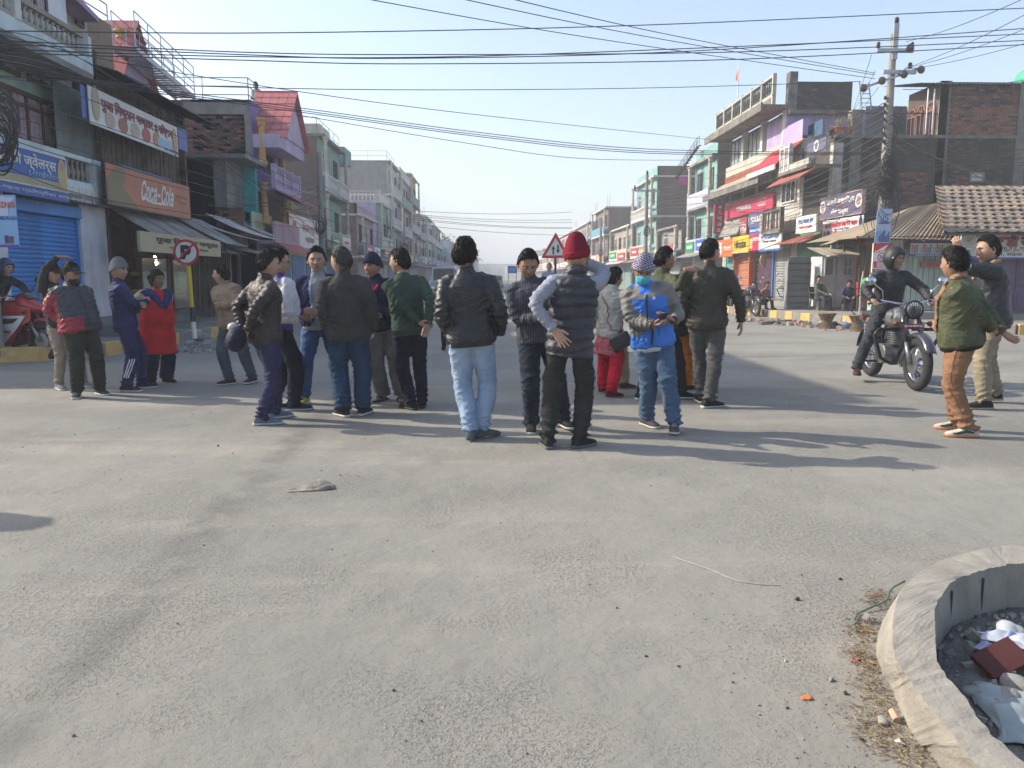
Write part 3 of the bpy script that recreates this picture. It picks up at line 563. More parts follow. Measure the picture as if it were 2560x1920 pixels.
for k in range(3): MB().box((XL-.2+.35*k+.15, Y1-1.4, .15), (XL+.15+.35*k+.15, Y1+.9, .50-.12*k)).build('step', CEM, JW)
# ---- shed shops with white plastic canopies, and the teal house
SH = thing('shed_shop', 'low shed shop with white plastic sheet canopies beside the sweet shop', 'building', (0, 0, 0)); part('back_wall', F, Ys1+.1, 25.8, 0, 3.0, -3, -2.6, tim, SH); part('roof_slab', F, Ys1+.1, 27.6, 2.7, 2.85, -3, -.2, tim, SH); part('side_wall', FYp(25.8), XL-3, XL, 0, 2.7, 0, .1, CEM, SH)
plas = mat('plastic_white', (.50, .50, .50), .45, var=.12, vs=2, dirt=.3, dcol=(.25, .23, .2)); sheet(SH, F, Ys1+.9, 24.0, 3.0, -.2, 2.45, 1.5, plas, .012, .5, 'canopy_sheet', .06); sheet(SH, F, 24.0, 26.2, 3.25, -.1, 2.55, 1.6, plas, .010, .4, 'canopy_sheet', .08); sheet(SH, F, 26.3, 27.6, 3.3, -.1, 2.7, 1.2, plas, .010, .4, 'canopy_sheet', .04); sheet(SH, F, Ys1+.6, 26.0, 2.35, .2, 2.05, 1.6, TIN, .015, .12, 'canopy_sheet', .02)
for a in (22.5, 24, 25.5, 27): part('post', F, a, a+.1, .15, 2.7, -.2, -.1, tim, SH)
TB = thing('house', 'teal balcony house with a grey stucco side wall beyond the sweet shop', 'building', (0, 0, 0)); teal = pm('paint_turquoise', (.08, .42, .42)); stucco = mat('stucco_grey', (.27, .26, .24), .95, var=.15, vs=1, dirt=.75, ds=.9, dcol=(.07, .065, .06), bump=.6, bs=14)
FY26 = FYp(26.0); qx = A_Y(26.0); xa, zt_ = qx(467, 397); xb, _ = qx(563, 397); zfl = qx(600, 520)[1]; zr_ = qx(600, 398)[1]
part('wall', FY26, xa-1, xb, 2.4, zr_, -2, 0, stucco, TB); part('wall', FXp(-8.9, 1), 26.0, 28, 2.2, zr_, -1.6, -.0, teal, TB); part('return_wall', FYp(27.7), -8.9, -8.05, zfl, zr_, -.25, 0, teal, TB); part('roof_slab', FY26, xa-1, -7.75, zr_, zr_+.12, -2.2, .35, CEM, TB)
part('balcony_slab', FXp(XL, 1), 25.9, 28, zfl-.85+.0, zfl-.73, -.5, .45, CEM, TB); part('parapet', FY26, -8.9, -8.0, zfl-.73, zfl+.02, -.1, 0, brick_mat('brickwall_red', (.22, .10, .07), (.17, .08, .06), (.2, .18, .15), .2), TB)
bricks(TB, FY26, -8.88, -8.02, zfl-.72, zfl, (3, 3, 2, 1, 1), n_ind=100)
window(TB, FXp(-8.9, 1), 26.15, 26.6, zfl-.5, zr_-.45, WOOD, mat('curtain_door', (.2, .1, .09), .8), 0, 0, .0, .06, 'door'); window(TB, FXp(-8.9, 1), 27.0, 27.55, zfl-.1, zr_-.75, WOOD, GL, 1, 0, .0, .05)
b = fac_board('banner', 'faded green banner on the teal balcony front', -7.95, 1, 630, 527, 580, 680, 545, 594, C_('fadedgreen', .34, .40, .28), 'banner', .03, fm=C_('tealframe', .15, .42, .38)); b.text('हिमालय होटल', 0, .1, .7, .5, C_('faded', .42, .36, .2))
# ---- purple house with the pink roofs
PB = thing('house', 'purple house with ochre columns, pink tiled eaves and a bare brick side wall', 'building', (0, 0, 0)); purp = pm('paint_purple', (.25, .19, .42)); pink = mat('tile_salmon', (.58, .17, .17), .7, var=.1, dirt=.2); lil = pm('paint_lilac2', (.48, .41, .54)); och = pm('paint_orange_ochre', (.58, .33, .14))
PXX = -8.25; FP = FXp(PXX, 1); FY = FYp(28.1); qb = A_Y(28.1); zb = qb(620, 249)[1]; x0 = qb(455, 300)[0]
part('wall', FY, x0, PXX, 0, zb, -3.6, 0, brick_mat('brickwall_sooty', (.19, .12, .09), (.14, .10, .08), (.17, .15, .13), .35), PB)
bricks(PB, FY, x0, PXX-.02, 4.0, zb-.5, lambda a, b_, n, r: r.choices(range(5), (1, 3, 4, 2, 1))[0] if n < .8 else 3, holes=((qb(611, 300)[0], qb(626, 300)[0], 0, 20),), n_ind=300, key=lambda a, b_: -a, seed=5)
part('roof_slab', FY, x0, PXX, zb-.5, zb-.1, -.05, .03, CEM, PB); part('render_strip', FY, qb(611, 300)[0], qb(626, 300)[0], 3, zb-.5, 0, .02, CEM, PB)
part('wall', FP, 28.1, 31.7, 0, zb, -2, .06, purp, PB)
qp = A_X(PXX+.3)
for pxc in (657, 704):
    yy = PX(pxc, 400, PXX+.35).y; column(PB, PXX+.35, yy, ZX(690, 430, PXX+.3), ZX(690, 330, PXX+.3)+.1, .12, och); column(PB, PXX+.35, yy, ZX(690, 560, PXX+.3)-.1, ZX(690, 470, PXX+.3), .12, och)
zmid = ZX(690, 440, PXX+.3)
part('balcony_slab', FP, 28.1, 31.7, zmid-.75, zmid-.6, -.2, .8, lil, PB); balustrade(PB, FP, 28.15, 31.7, zmid-.6, .75, lil, .78, .1, .2, 3, lil); sheet(PB, FP, 28.0, 31.8, zmid-.62, .6, zmid-1.05, 1.5, pink, .01, .2, 'eave_tiles'); sheet(PB, FP, 28.0, 31.8, zmid-.68, .5, zmid-1.15, 1.45, lil, .002, .5, 'eave_soffit')
zlow = ZX(700, 575, PXX+.3); part('balcony_slab', FP, 28.1, 31.7, zlow-.6, zlow-.48, -.2, .7, lil, PB); part('parapet', FP, 28.15, 31.7, zlow-.48, zlow+.2, .6, .7, pm('paint_pinkish', (.52, .36, .42)), PB); sheet(PB, FP, 28.0, 31.8, zlow-.5, .6, zlow-.95, 1.5, pink, .01, .2, 'eave_tiles'); part('brick_infill', FP, 28.3, 31.5, zlow+.2, zmid-.75, .06, .1, brick_mat('brickwall_y', (.2, .12, .09), (.15, .1, .08), (.17, .15, .13), .3, axis='y'), PB)
part('pilaster', FP, PX(712, 500, PXX).y-.12, PX(712, 500, PXX).y+.1, zlow+.1, zmid-.8, .1, .3, pm('paint_yellow_green', (.45, .50, .12)), PB); part('porch', FP, 28.1, 31.7, zb-1.6, zb-1.15, .06, 1.0, lil, PB)
gable(PB, FP, 28.3, 31.6, zb-1.15, 1.75, -.2, 1.05, lil, pink, 7); window(PB, FP, 29.2, 30.4, zmid+.1, zmid+1.5, WOOD, GL, 1, .3, .07)
shutter(PB, FP, 28.9, 31.0, .2, 2.2, mat('shutter_steelblue', (.08, .16, .25), .5), .08)
railing(PB, [(PXX-.05, 28.2, zb-.1), (x0-4, 28.2, zb-.1)], .85, rails=3, sp=1.4, name='roof_railing'); railing(PB, [(PXX-.05, 28.2, zb-.1), (PXX-.05, 29.0, zb-.1)], .85, rails=3, name='roof_railing')
# ================================================================ GENERIC STREET HOUSES (left and right rows further off)
PAL = dict(lav=(.44, .42, .56), green=(.22, .36, .29), cream=(.50, .46, .36), brick=None, pinkw=(.50, .34, .36), grey=(.27, .26, .25), teal=(.20, .36, .35), white=(.58, .57, .54), blue=(.12, .30, .42), peach=(.52, .32, .20), ochre=(.50, .40, .16), dull=(.33, .29, .25))
bkx = brick_mat('brickwall_mid', (.20, .125, .095), (.155, .105, .085), (.19, .17, .15), .35); bky = brick_mat('brickwall_mid_y', (.20, .125, .095), (.155, .105, .085), (.19, .17, .15), .35, axis='y')
def pmn(k): return bkx if PAL[k] is None else pm('paint_'+k, PAL[k])
def street_house(label, X, out, Y0, Y1, H, front, side, depth=7, floors=None, balc=(), canopy=True, signs=2, top='rail', seed=1, shutters=True, side_win=0, cat='building'):
    r = random.Random(seed); B = thing('street_house', label, cat, (X, Y0, 0)); F = Fr((0, -Y0, 0), (0, 1, 0), (out, 0, 0)); FS = Fr((-X, 0, 0), (1, 0, 0), (0, -1, 0))
    fm, sm = pmn(front) if PAL[front] else bky, pmn(side); xi = X-out*depth; n = floors or max(1, round(H/3)); fh = H/n
    fbox(MB(), F, Y0, Y1, 0, H, -depth, 0).build('wall', fm, B); x0, x1 = min(X, xi), max(X, xi)
    fbox(MB(), FS, x0+.02, x1-.02, .0, H-.02, -.0, .03).build('side_wall', sm, B)
    for k in range(1, n+1): part('floor_slab', F, Y0-.05, Y1+.05, fh*k-.14, fh*k, -depth-.05, .5 if k < n else .35, CEM if r.random() < .5 else WHITE, B)
    W = Y1-Y0
    for k in range(1, n):
        z = fh*k
        if k in balc: 
            balustrade(B, F, Y0, Y1, z, .85, pmn('white'), .5, .1, .22, 2) if r.random() < .5 else part('parapet', F, Y0, Y1, z, z+.85, .42, .5, pmn(r.choice(['cream', 'lav', 'pinkw', 'green', 'blue'])), B)
            column(B, X-X+out*.4, .15, z+.85, z+fh-.14, .10, pmn('cream')); column(B, out*.4, W-.15, z+.85, z+fh-.14, .10, pmn('cream'))
        m_ = max(1, int(W/2.2))
        for i in range(m_): a = Y0+W*(i+.5)/m_; window(B, F, a-.5, a+.5, z+.9, z+2.1, r.choice([WOOD, WHITE]), GL, 1, .3, .003)
    if shutters:
        m_ = max(1, int(W/2.6)); sc = r.choice([(.30, .31, .32), (.05, .16, .34), (.20, .30, .28), (.32, .08, .05)])
        for i in range(m_): a = Y0+W*i/m_; part('shutter', F, a+.2, a+W/m_-.2, .15, 2.3, .0, .04, mat('shutter_%02d' % int(sc[0]*100), sc, .5, bump=.6, bs=12), B)
    if canopy: sheet(B, F, Y0, Y1, 2.95, 0, 2.5, 1.2, r.choice([TIN, plas, mat('tin_rust', (.26, .14, .09), .7)]), .015, .2, 'canopy_sheet')
    if top == 'rail': railing(B, [(0, 0, H), (0, W, H)], .8, rails=2, sp=1.5, name='roof_railing'); railing(B, [(0, 0, H), (xi-X, 0, H)], .8, rails=2, sp=1.5, name='roof_railing')
    elif top == 'balustrade': balustrade(B, FS, x0, x1, H, .8, pmn('white'), 0, .1, .3, 3); balustrade(B, F, Y0, Y1, H, .8, pmn('white'), .3, .1, .3, 2)
    elif top == 'parapet': part('parapet', FS, x0, x1, H, H+.7, -.12, 0, sm, B); part('parapet', F, Y0, Y1, H, H+.7, -.12, 0, fm, B)
    elif top == 'rods':
        mb = MB()
        for i in range(9): mb.tube([(r.uniform(0, xi-X), r.uniform(0, W), H), (r.uniform(0, xi-X), r.uniform(0, W), H+1.1)], .012, 4) if False else None
        for q in range(4):
            cx, cy = (q % 2)*(xi-X)*.9, (q//2)*W*.95
            for dx in (-.1, .1): MB().tube([(cx+dx, cy, H), (cx+dx*1.3, cy, H+1.2)], .015, 4).build('steel_rod', RUST, B)
    elif top == 'tank': MB().lathe(((xi-X)*.5, W*.5, H), [(.55, 0), (.6, .2), (.6, 1.0), (.45, 1.2), (.2, 1.35)], 14).build('water_tank', BLK, B)
    for i in range(side_win): a = x0+(x1-x0)*(i+.5)/side_win; window(B, FS, a-.35, a+.35, H*.62, H*.62+.5, CEM, GL, 1, 0, .035)
    for i in range(signs):
        a = Y0+W*(i+.1)/signs; wd = W/signs*.8; c = r.choice([RED, BLU, WHT, YEL, GRN, ORG, NAVY]); z = 2.9 if i % 2 == 0 else fh+.1
        part('name_board', F, a, a+wd, z, z+.6, .52, .56, c, B); part('board_text', F, a+.2*wd, a+.8*wd, z+.22, z+.38, .562, .566, WHT if c is not WHT else RED, B)
    return B
L_ROW = [  # label, Y0, Y1, H, front, side, kwargs
 ('low tiled shop with a red and white signboard left of the street pole', 32.0, 40.0, 3.3, 'cream', 'brick', dict(floors=1, top='none', canopy=False, signs=0, depth=6)),
 ('small house with a roof railing and a green upper wall beyond the purple house', 41.0, 47.0, 8.6, 'green', 'brick', dict(balc=(1, 2), top='rail', depth=3.2)),
 ('low brick side-walled house below the lavender wall', 52.5, 60.0, 5.5, 'pinkw', 'brick', dict(balc=(1,), top='parapet', depth=8)),
 ('long lavender house with a balustrade and two small vents', 62.0, 68.0, 7.2, 'green', 'lav', dict(balc=(1, 2), top='balustrade', side_win=2, depth=8)),
 ('grey cement house with small rooftop windows above the lavender one', 69.0, 76.0, 11.3, 'white', 'grey', dict(balc=(1, 2, 3), top='rail', depth=6.5)),
 ('pale house with a gabled attic and roof aerials', 77.0, 86.0, 11.0, 'lav', 'cream', dict(balc=(1, 2, 3), top='balustrade')),
 ('brown house with a high cream parapet', 87.0, 96.0, 12.6, 'peach', 'dull', dict(balc=(2, 3), top='tank')),
 ('narrow white house with open railings', 97.0, 106.0, 9.0, 'white', 'pinkw', dict(balc=(1, 2), top='rail')),
 ('grey and white framed house with glass bays', 108.0, 122.0, 9.6, 'white', 'brick', dict(balc=(1, 2), top='rods')),
 ('unfinished grey house with green walls and columns', 124.0, 144.0, 9.4, 'green', 'grey', dict(balc=(1, 2), top='tank')),
 ('low shop row under blue boards', 146.0, 170.0, 6.4, 'blue', 'grey', dict(balc=(1,), top='parapet')),
 ('distant cream house left of the road', 175.0, 200.0, 9.0, 'cream', 'lav', dict(top='rods')),
 ('distant pale house far down the left row', 210.0, 240.0, 7.0, 'white', 'cream', dict(top='tank')),
]
LXf = -8.7
for i, (lb, y0, y1, h, f_, s_, kw) in enumerate(L_ROW): street_house(lb, LXf, 1, y0, y1, h, f_, s_, seed=i+3, **kw)
# low tiled roof with red and white board
t = thing('tiled_roof_shop', 'sagging clay tile roof running along the low shops behind the street pole', 'roof'); tl = mat('tile_grey', (.24, .21, .18), .9, var=.25, vs=5); me = MB().obox((0, 0, 0), (.21, 0, -.10), (0, .13, 0), (.008, 0, .016)).mesh('roof_tile', tl)
for r_ in range(7):
    for k in range(40): inst(me, 'roof_tile', t, (-10.4+r_*.36, 32.0+k*.265+.04*random.random(), 4.25-r_*.17+.02*random.random()), rot=(random.uniform(-.03, .03), random.uniform(-.04, .04), 0))
a, b_ = PX(738, 565, -7.9), PX(793, 600, -7.9); b = Board('shop_sign', 'red and white signboard under the low tiled roof', 'shop sign', (a+b_)/2, (0, 1, 0), (0, 0, 1), abs(a.y-b_.y)+2, 1.3, WHT, .05, RED); b.disc(-.7, .1, .35, RED); b.text('नेपाल स्टोर', .2, .3, .5, .4, RED); b.text('गाईघाट', .2, -.4, .3, .25, MAR)
# spiral stair and blue framed window on the lavender roof
t = thing('spiral_stair', 'rusty spiral stair standing on the lavender house roof', 'stair', (-15.0, 66.0, 8.0)); cm = MB().tube([(0, 0, 0), (0, 0, 3.4)], .06, 8).build('pole', RUST, t)
for k in range(16): an = k*.42; MB().prism([(0, 0, k*.21), (math.cos(an)*.85, math.sin(an)*.85, k*.21), (math.cos(an+.4)*.85, math.sin(an+.4)*.85, k*.21)], (0, 0, .04)).build('step', RUST, t); MB().tube([(math.cos(an)*.85, math.sin(an)*.85, k*.21), (math.cos(an)*.85, math.sin(an)*.85, k*.21+.8)], .015, 4).build('rail_post', RUST, t)
MB().tube([(math.cos(k*.42)*.85, math.sin(k*.42)*.85, k*.21+.8) for k in range(16)], .02, 5).build('hand_rail', RUST, t)
t = thing('roof_room', 'teal and cream roof room with a small tiled gable behind the railing', 'building', (-13.0, 48, 8.2)); FS = Fr((0, 0, 0), (1, 0, 0), (0, -1, 0)); part('wall', FS, 0, 3.0, 0, 2.2, -3, 0, pmn('cream'), t); part('balcony', FS, 3.0, 4.4, 0, .9, -2.5, -.2, pmn('teal'), t); gable(t, FS, -1.0, 1.2, 2.2, .9, -1.5, .5, lil, tl, 4); window(t, FS, 1.4, 2.4, .8, 1.7, WHITE, mat('pane_blue', (.05, .15, .5), .2), 1, 0, .004)
R_ROW = [
 ('turquoise house with a roof garden left of the white bank building', 44.3, 49.0, 8.2, 'teal', 'brick', dict(balc=(1, 2), top='parapet', depth=7)),
 ('low concrete frame house with a ragged canopy', 52.0, 58.0, 4.8, 'grey', 'brick', dict(balc=(1,), top='rods', depth=7)),
 ('dark brick side-walled house with a sea green front', 60.0, 68.0, 9.0, 'teal', 'brick', dict(balc=(1, 2), top='parapet', depth=8)),
 ('small brick house with bare columns', 70.0, 80.0, 6.0, 'dull', 'brick', dict(balc=(1,), top='rods', depth=7)),
 ('tall brown brick house with starter bars', 84.0, 94.0, 8.8, 'brick', 'brick', dict(balc=(1, 2), top='rods', depth=5)),
 ('wide unfinished cement house with blue glass', 98.0, 116.0, 8.2, 'grey', 'grey', dict(balc=(1, 2), top='rods', depth=9, side_win=3)),
 ('distant pinkish house with a red board', 120.0, 150.0, 8.2, 'pinkw', 'cream', dict(top='tank')),
 ('distant house row with blue tarpaulins', 155.0, 200.0, 6.6, 'white', 'lav', dict(top='rods')),
 ('last pale house visible on the right', 205.0, 250.0, 8.0, 'cream', 'white', dict(top='tank')),
]
for i, (lb, y0, y1, h, f_, s_, kw) in enumerate(R_ROW): street_house(lb, 13.0, -1, y0, y1, h, f_, s_, seed=i+31, **kw)
t = thing('fire_stair', 'black steel outside stair rising to the turquoise house', 'stair', (12.4, 47.5, 8.0)); t.scale = (.62,)*3
for dx in (0, .8): MB().bar((-1.5, dx, -1.2), (.6, dx, 1.9), .05, .12).build('stringer', RUST, t); railing(t, [(-1.5, dx, -1.2), (.6, dx, 1.9)], .9, RUST, 2, .5)
for k in range(12): q = Vector((-1.5, 0, -1.2)).lerp(Vector((.6, 0, 1.9)), k/11); MB().box(q, q+Vector((.22, .8, .03))).build('step', RUST, t)
pb = y_board('banner', 'pink banner hung on the brick house parapet below the fire stair', 59.9, 1697, 441, 1719, 463, C_('pinkflag', .5, .04, .2), 'banner', .02)
# far haze-blue things down the road
for k, (x, y, w_, h, c) in enumerate(((-34, 330, 30, 8, 'grey'), (10, 420, 22, 7, 'white'), (16, 300, 16, 9, 'lav'), (-12, 520, 40, 9, 'grey'))):
    b = thing('far_house', ('far pale block left of the road end', 'far white block at the end of the road', 'far lilac block right of the road end', 'farthest grey block across the road end')[k], 'building', (x, y, 0)); MB().box((0, 0, 0), (w_, 14, h)).build('wall', pmn(c), b); MB().box((-.4, -.4, h), (w_+.4, 14.4, h+.4)).build('roof_slab', CEM, b)
    for i in range(5): MB().box((w_*(i+.3)/5, -.05, h*.5), (w_*(i+.7)/5, .05, h*.75)).build('window', GL, b)
def tree(label, loc, h, r, seed, n=1400, cat='tree'):
    rr = random.Random(seed); t = thing('tree', label, cat, loc); mb = MB(); tips = []
    mb.tube([(0, 0, 0), (.05*h*.2, 0, h*.25), (0, .02*h, h*.5)], [h*.03, h*.022, h*.015], 8)
    for k in range(9): a = k*2.4; e = Vector((math.cos(a)*r*.7, math.sin(a)*r*.7, h*(.55+.05*(k % 5)))); mb.tube([(0, .01, h*(.35+.02*k)), e*.5+Vector((0, 0, h*.3)), e], [h*.012, h*.008, .01], 5); tips.append(e)
    mb.build('trunk', mat('bark', (.07, .05, .035), .9, bump=.6, bs=12), t)
    lm = [mat('leaf_a', (.06, .09, .03), .7, var=.3), mat('leaf_b', (.035, .06, .02), .7, var=.3)]; lb = MB()
    for k in range(n):
        c = rr.choice(tips)+Vector((rr.gauss(0, r*.28), rr.gauss(0, r*.28), rr.gauss(0, r*.22))); s_ = r*.07*rr.uniform(.6, 1.4); u = Vector((rr.gauss(0, 1), rr.gauss(0, 1), rr.gauss(0, 1))).normalized(); v = u.orthogonal().normalized()
        lb.add([c-u*s_, c+v*s_*.6, c+u*s_, c-v*s_*.6], [(0, 1, 2, 3)], k % 2)
    o = lb.build('crown', lm, t); o['kind'] = 'stuff'; return t
tree('hazy tree beyond the left houses near the road end', (-13.5, 190, 0), 13, 5, 3); tree('hazy tree near the end of the road on the left', (-9.5, 260, 0), 12, 5, 4)
# ================================================================ RIGHT CORNER BUILDINGS
XR = 13.0; FR = FXp(XR, -1); AR = A_X(XR)
cream = pm('paint_weathered_cream', (.44, .42, .36), dirt=.6, dcol=(.12, .11, .09)); stain = mat('cement_stained', (.20, .185, .16), .95, var=.2, vs=2, dirt=.7, ds=1.2, dcol=(.05, .045, .04), bump=.5, bs=16)
WB = thing('bank_building', 'weathered cream building with a red bank sign and a balustraded roof on the right', 'building', (0, 0, 0))
Ya, Yb = YX(1942, XR), YX(1804, XR); z_eave = ZX(1940, 285, XR); zW0 = ZX(1940, 365, XR); zW1 = z_eave; zband = ZX(1930, 432, XR); z2 = ZX(1905, 440, 12.2); zs1 = ZX(1930, 476, XR)
yS = 34.4
part('wall', FR, Ya, Yb, 0, zW0, -6, -.02, cream, WB); part('wall', FR, Ya, Yb, zW0, z_eave, -6, -.3, cream, WB)
ww = 3
for i in range(3):
    a0 = Ya+(Yb-Ya)*i/3; a1 = Ya+(Yb-Ya)*(i+1)/3; window(WB, FR, a0+.22, a1-.12, zW0+.05, z_eave-.12, CEM, mat('frosted_panel', (.30, .34, .32), .35, var=.15), 3, 0, -.28, .05); part('pillar', FR, a0-.08, a0+.22, zW0, z_eave, -.28, .0, WHITE, WB)
hatch = mat('trim_orange', (.45, .15, .09), .8); n = 44
for i in range(n): a = Ya+(Yb-Ya)*(i+.5)/n; part('slat', FR, a-.05, a+.03, zband, zband+.62, -.02, .02, hatch, WB)
part('eave_slab', FR, Ya-.2, Yb+.3, z_eave, z_eave+.16, -.2, 1.05, stain, WB); part('eave_fascia', FR, Ya-.25, Yb+.35, z_eave-.12, z_eave+.22, 1.05, 1.14, stain, WB)
zp = z_eave+.16; part('parapet', FR, Ya-.1, Yb, zp, zp+.40, .45, .6, cream, WB); balustrade(WB, FR, Ya-.1, Yb, zp+.40, .85, mat('grille_dark', (.07, .07, .06), .9), .6, .10, .22, 6, cream)
for i in range(9): a = Ya+(Yb-Ya)*i/9; part('brick_row', FR, a+.05, a+(Yb-Ya)/9-.05, zp+.06, zp+.34, .6, .612, stain, WB)
sheet(WB, FR, Ya, Yb+.6, z2+.55, 0, z2-.1, 1.0, mat('eave_buff', (.36, .31, .24), .85, dirt=.5), .012, .25, 'eave_sheet'); part('eave_fascia', FR, Ya, Yb+.6, z2-.32, z2-.02, .95, 1.05, stain, WB)
part('recess', FR, Ya+.1, Yb, zs1+.05, z2-.1, -.02, .0, pm('paint_umber', (.14, .10, .075)), WB)
for i in range(4): a = Ya+(Yb-Ya)*(i+.4)/4; part('pillar', FR, a, a+.25, zs1, z2+.1, 0, .05, cream, WB)
# side wall of the bank building facing the corner: sooty brick over purple
FSd = FYp(yS); qs = A_Y(yS); xs0 = XR+.06; xs1 = qs(2125, 300)[0]; zt = qs(1960, 195)[1]; zm_ = qs(1960, 284)[1]; zl_ = qs(1960, 400)[1]
purple = pm('paint_violet', (.38, .31, .50))
part('side_wall', FSd, xs0, xs1+3, 0, zm_, -2.4, 0, purple, WB); part('upper_wall', FSd, xs0+.2, xs1, zm_, zt-.15, -.4, .05, mat('mortar_soot', (.075, .068, .06), .95), WB)
soot = lambda a, b_, n_, r: 3 if n_ < .9 else r.choices(range(5), (1, 2, 4, 5, 0))[0]
bricks(WB, FSd, xs0+.2, xs1, zm_+.1, zt-.2, soot, c=.05, n_ind=150, seed=8, holes=((qs(2010, 200)[0], qs(2022, 200)[0], zt-.5, zt+1),))
part('pillar', FSd, xs0, xs0+.35, zm_-.1, zt+.25, -.3, .12, stain, WB); part('slab', FSd, xs0, xs1+.5, zm_-.05, zm_+.12, -1, .25, stain, WB)
for i in range(5): MB().tube([FSd.p(xs0+1+i*.5, zm_-1.2, .4), FSd.p(xs0+1+i*.5, zm_+.4, .4)], .012, 4).build('steel_rod', RUST, WB)
# red tiled sloping porch roof and pale block between
PS = thing('house', 'narrow pale house with a red sloping porch roof beside the bank building', 'building', (0, 0, 0)); Yc = YX(1990, XR)
part('wall', FR, Yc, Ya, 0, ZX(1960, 360, XR), -3, .02, pm('paint_ivory', (.52, .49, .44)), PS); rz0, rz1 = ZX(1930, 428, 12.2), ZX(1965, 392, XR)
sheet(PS, FR, Yc-.1, Ya+1.2, rz1+.45, .0, rz0+.1, 1.15, mat('tile_red', (.42, .03, .05), .6), .015, .22, 'porch_roof'); part('porch_fascia', FR, Yc-.1, Ya+1.2, rz0-.08, rz0+.12, 1.12, 1.18, WHITE, PS)
part('parapet', FR, Yc, Ya, rz1+.5, ZX(1960, 350, XR)+.5, -.2, .03, purple, PS); window(PS, FR, Yc+.3, Ya-.3, ZX(1960, 510, XR), ZX(1960, 440, XR), WHITE, GL, 2, .3, .03)
zbl = ZX(1960, 580, XR); part('balcony_slab', FR, Yc, Ya, zbl-.1, zbl, 0, .8, stain, PS); balustrade(PS, FR, Yc, Ya-.1, zbl, .9, stain, .78, .1, .3, 2)
# ---- ice cream house: balcony, lattice, brick side wall with terrace
JB = thing('corner_building', 'dark sooty brick corner building with a terrace, arched windows and ice cream signs', 'building', (0, 0, 0))
YJ = 29.4; Yj1 = Yc-.05; FJ = FYp(YJ); qj = A_Y(YJ); zT = qj(2120, 336)[1]; zTop = qj(2450, 201)[1]; xr_ = qj(2346, 300)[0]; XE = 24.5
zf2 = ZX(2040, 425, XR-.3); lattice = mat('lattice_grey', (.34, .34, .32), .8)
part('wall', FR, YJ+.05, Yj1, 0, zT-.9, -5, -.35, pm('paint_pink', (.48, .30, .30)), JB); part('pillar', FR, YJ, YJ+.28, 0, zT-.3, -.35, .02, cream, JB); part('pillar', FR, Yj1-.3, Yj1, 0, zT-1, -.35, .02, WHITE, JB)
part('balcony_slab', FR, YJ, Yj1, zf2-.02, zf2+.12, -.3, 1.0, stain, JB); sheet(JB, FR, YJ-.1, Yj1+.3, zf2+.02, .7, zf2-.42, 1.35, mat('tile_red_old', (.33, .09, .07), .8, dirt=.4), .012, .2, 'porch_roof')
balustrade(JB, FR, Yj1-1.0, Yj1-.1, zf2+.12, 1.0, WHITE, .95, .1, .2, 2, WHITE); part('parapet', FR, YJ, Yj1-1.0, zf2+.12, zf2+.35, .85, .95, cream, JB)
zla, zlb = ZX(2020, 600, XR), zf2-.02
mb = MB(); a0, a1 = YJ+.35, Yj1-.35
k = 0
for dgl in (-1, 1):
    x = a0-(zlb-zla)
    while x < a1+(zlb-zla):
        p, q = (x, zla), (x+(zlb-zla)*1.0, zlb)
        if dgl < 0: p, q = (x, zlb), (x+(zlb-zla), zla)
        t0, t1 = max(0, (a0-p[0])/(q[0]-p[0])), min(1, (a1-p[0])/(q[0]-p[0]))
        if t1 > t0: mb.bar(FR.p(p[0]+(q[0]-p[0])*t0, p[1]+(q[1]-p[1])*t0, -.1+dgl*.012), FR.p(p[0]+(q[0]-p[0])*t1, p[1]+(q[1]-p[1])*t1, -.1+dgl*.012), .03, .02)
        x += .21
mb.build('lattice', lattice, JB)['kind'] = 'stuff'
part('side_wall', FJ, XR, XE, 0, zT-.02, -3, -.05, mat('mortar_soot', (.075, .068, .06), .95), JB); part('upper_wall', FJ, xr_, XE, zT-.02, zTop-.05, -2.2, -.05, mat('mortar_brown', (.10, .075, .06), .95), JB)
def wj(a, b_, n_, r):
    if b_ > zT-.05 and a > xr_+.5: return r.choices(range(5), (3, 4, 2, .4, 4) if b_ < zT+1.1 else (1, 3, 4, 3, 1))[0]
    if b_ > zT-1.3 or n_ < -.5: return r.choices((2, 3), (1, 5))[0]
    return r.choices(range(5), (3, 5, 4, 2.5, 1))[0]
cols = [(xr_, xr_+.42), (qj(2545, 300)[0], qj(2545, 300)[0]+.4), (qj(2125, 400)[0], qj(2125, 400)[0]+.4), (qj(2330, 500)[0]+.02, qj(2352, 500)[0])]
bricks(JB, FJ, XR+.05, XE, 2.2, zT-.08, wj, holes=[(c[0], c[1], 0, 20) for c in cols]+[(qj(2425, 450)[0], qj(2460, 450)[0], qj(2440, 455)[1], qj(2440, 430)[1])], n_ind=150, seed=11, key=lambda a, b_: abs(a-16)+abs(b_-5), c=-.02)
bricks(JB, FJ, xr_+.42, XE, zT-.06, zTop-.1, wj, holes=[(c[0], c[1], 0, 20) for c in cols], n_ind=150, seed=12, key=lambda a, b_: a+b_*.5, c=-.02)
for c in cols: part('concrete_column', FJ, c[0], c[1], 0 if c[0] < xr_-1 else 2, zTop-.02 if c[0] >= xr_ else zT+(.9 if c[0] < 15 else 0), -.4, .0, stain, JB)
part('beam', FJ, XR, XE, zT-.12, zT, -.3, .02, stain, JB); window(JB, FJ, qj(2425, 450)[0], qj(2460, 450)[0], qj(2440, 455)[1], qj(2440, 430)[1], CEM, WHITE, 0, .5, -.04)
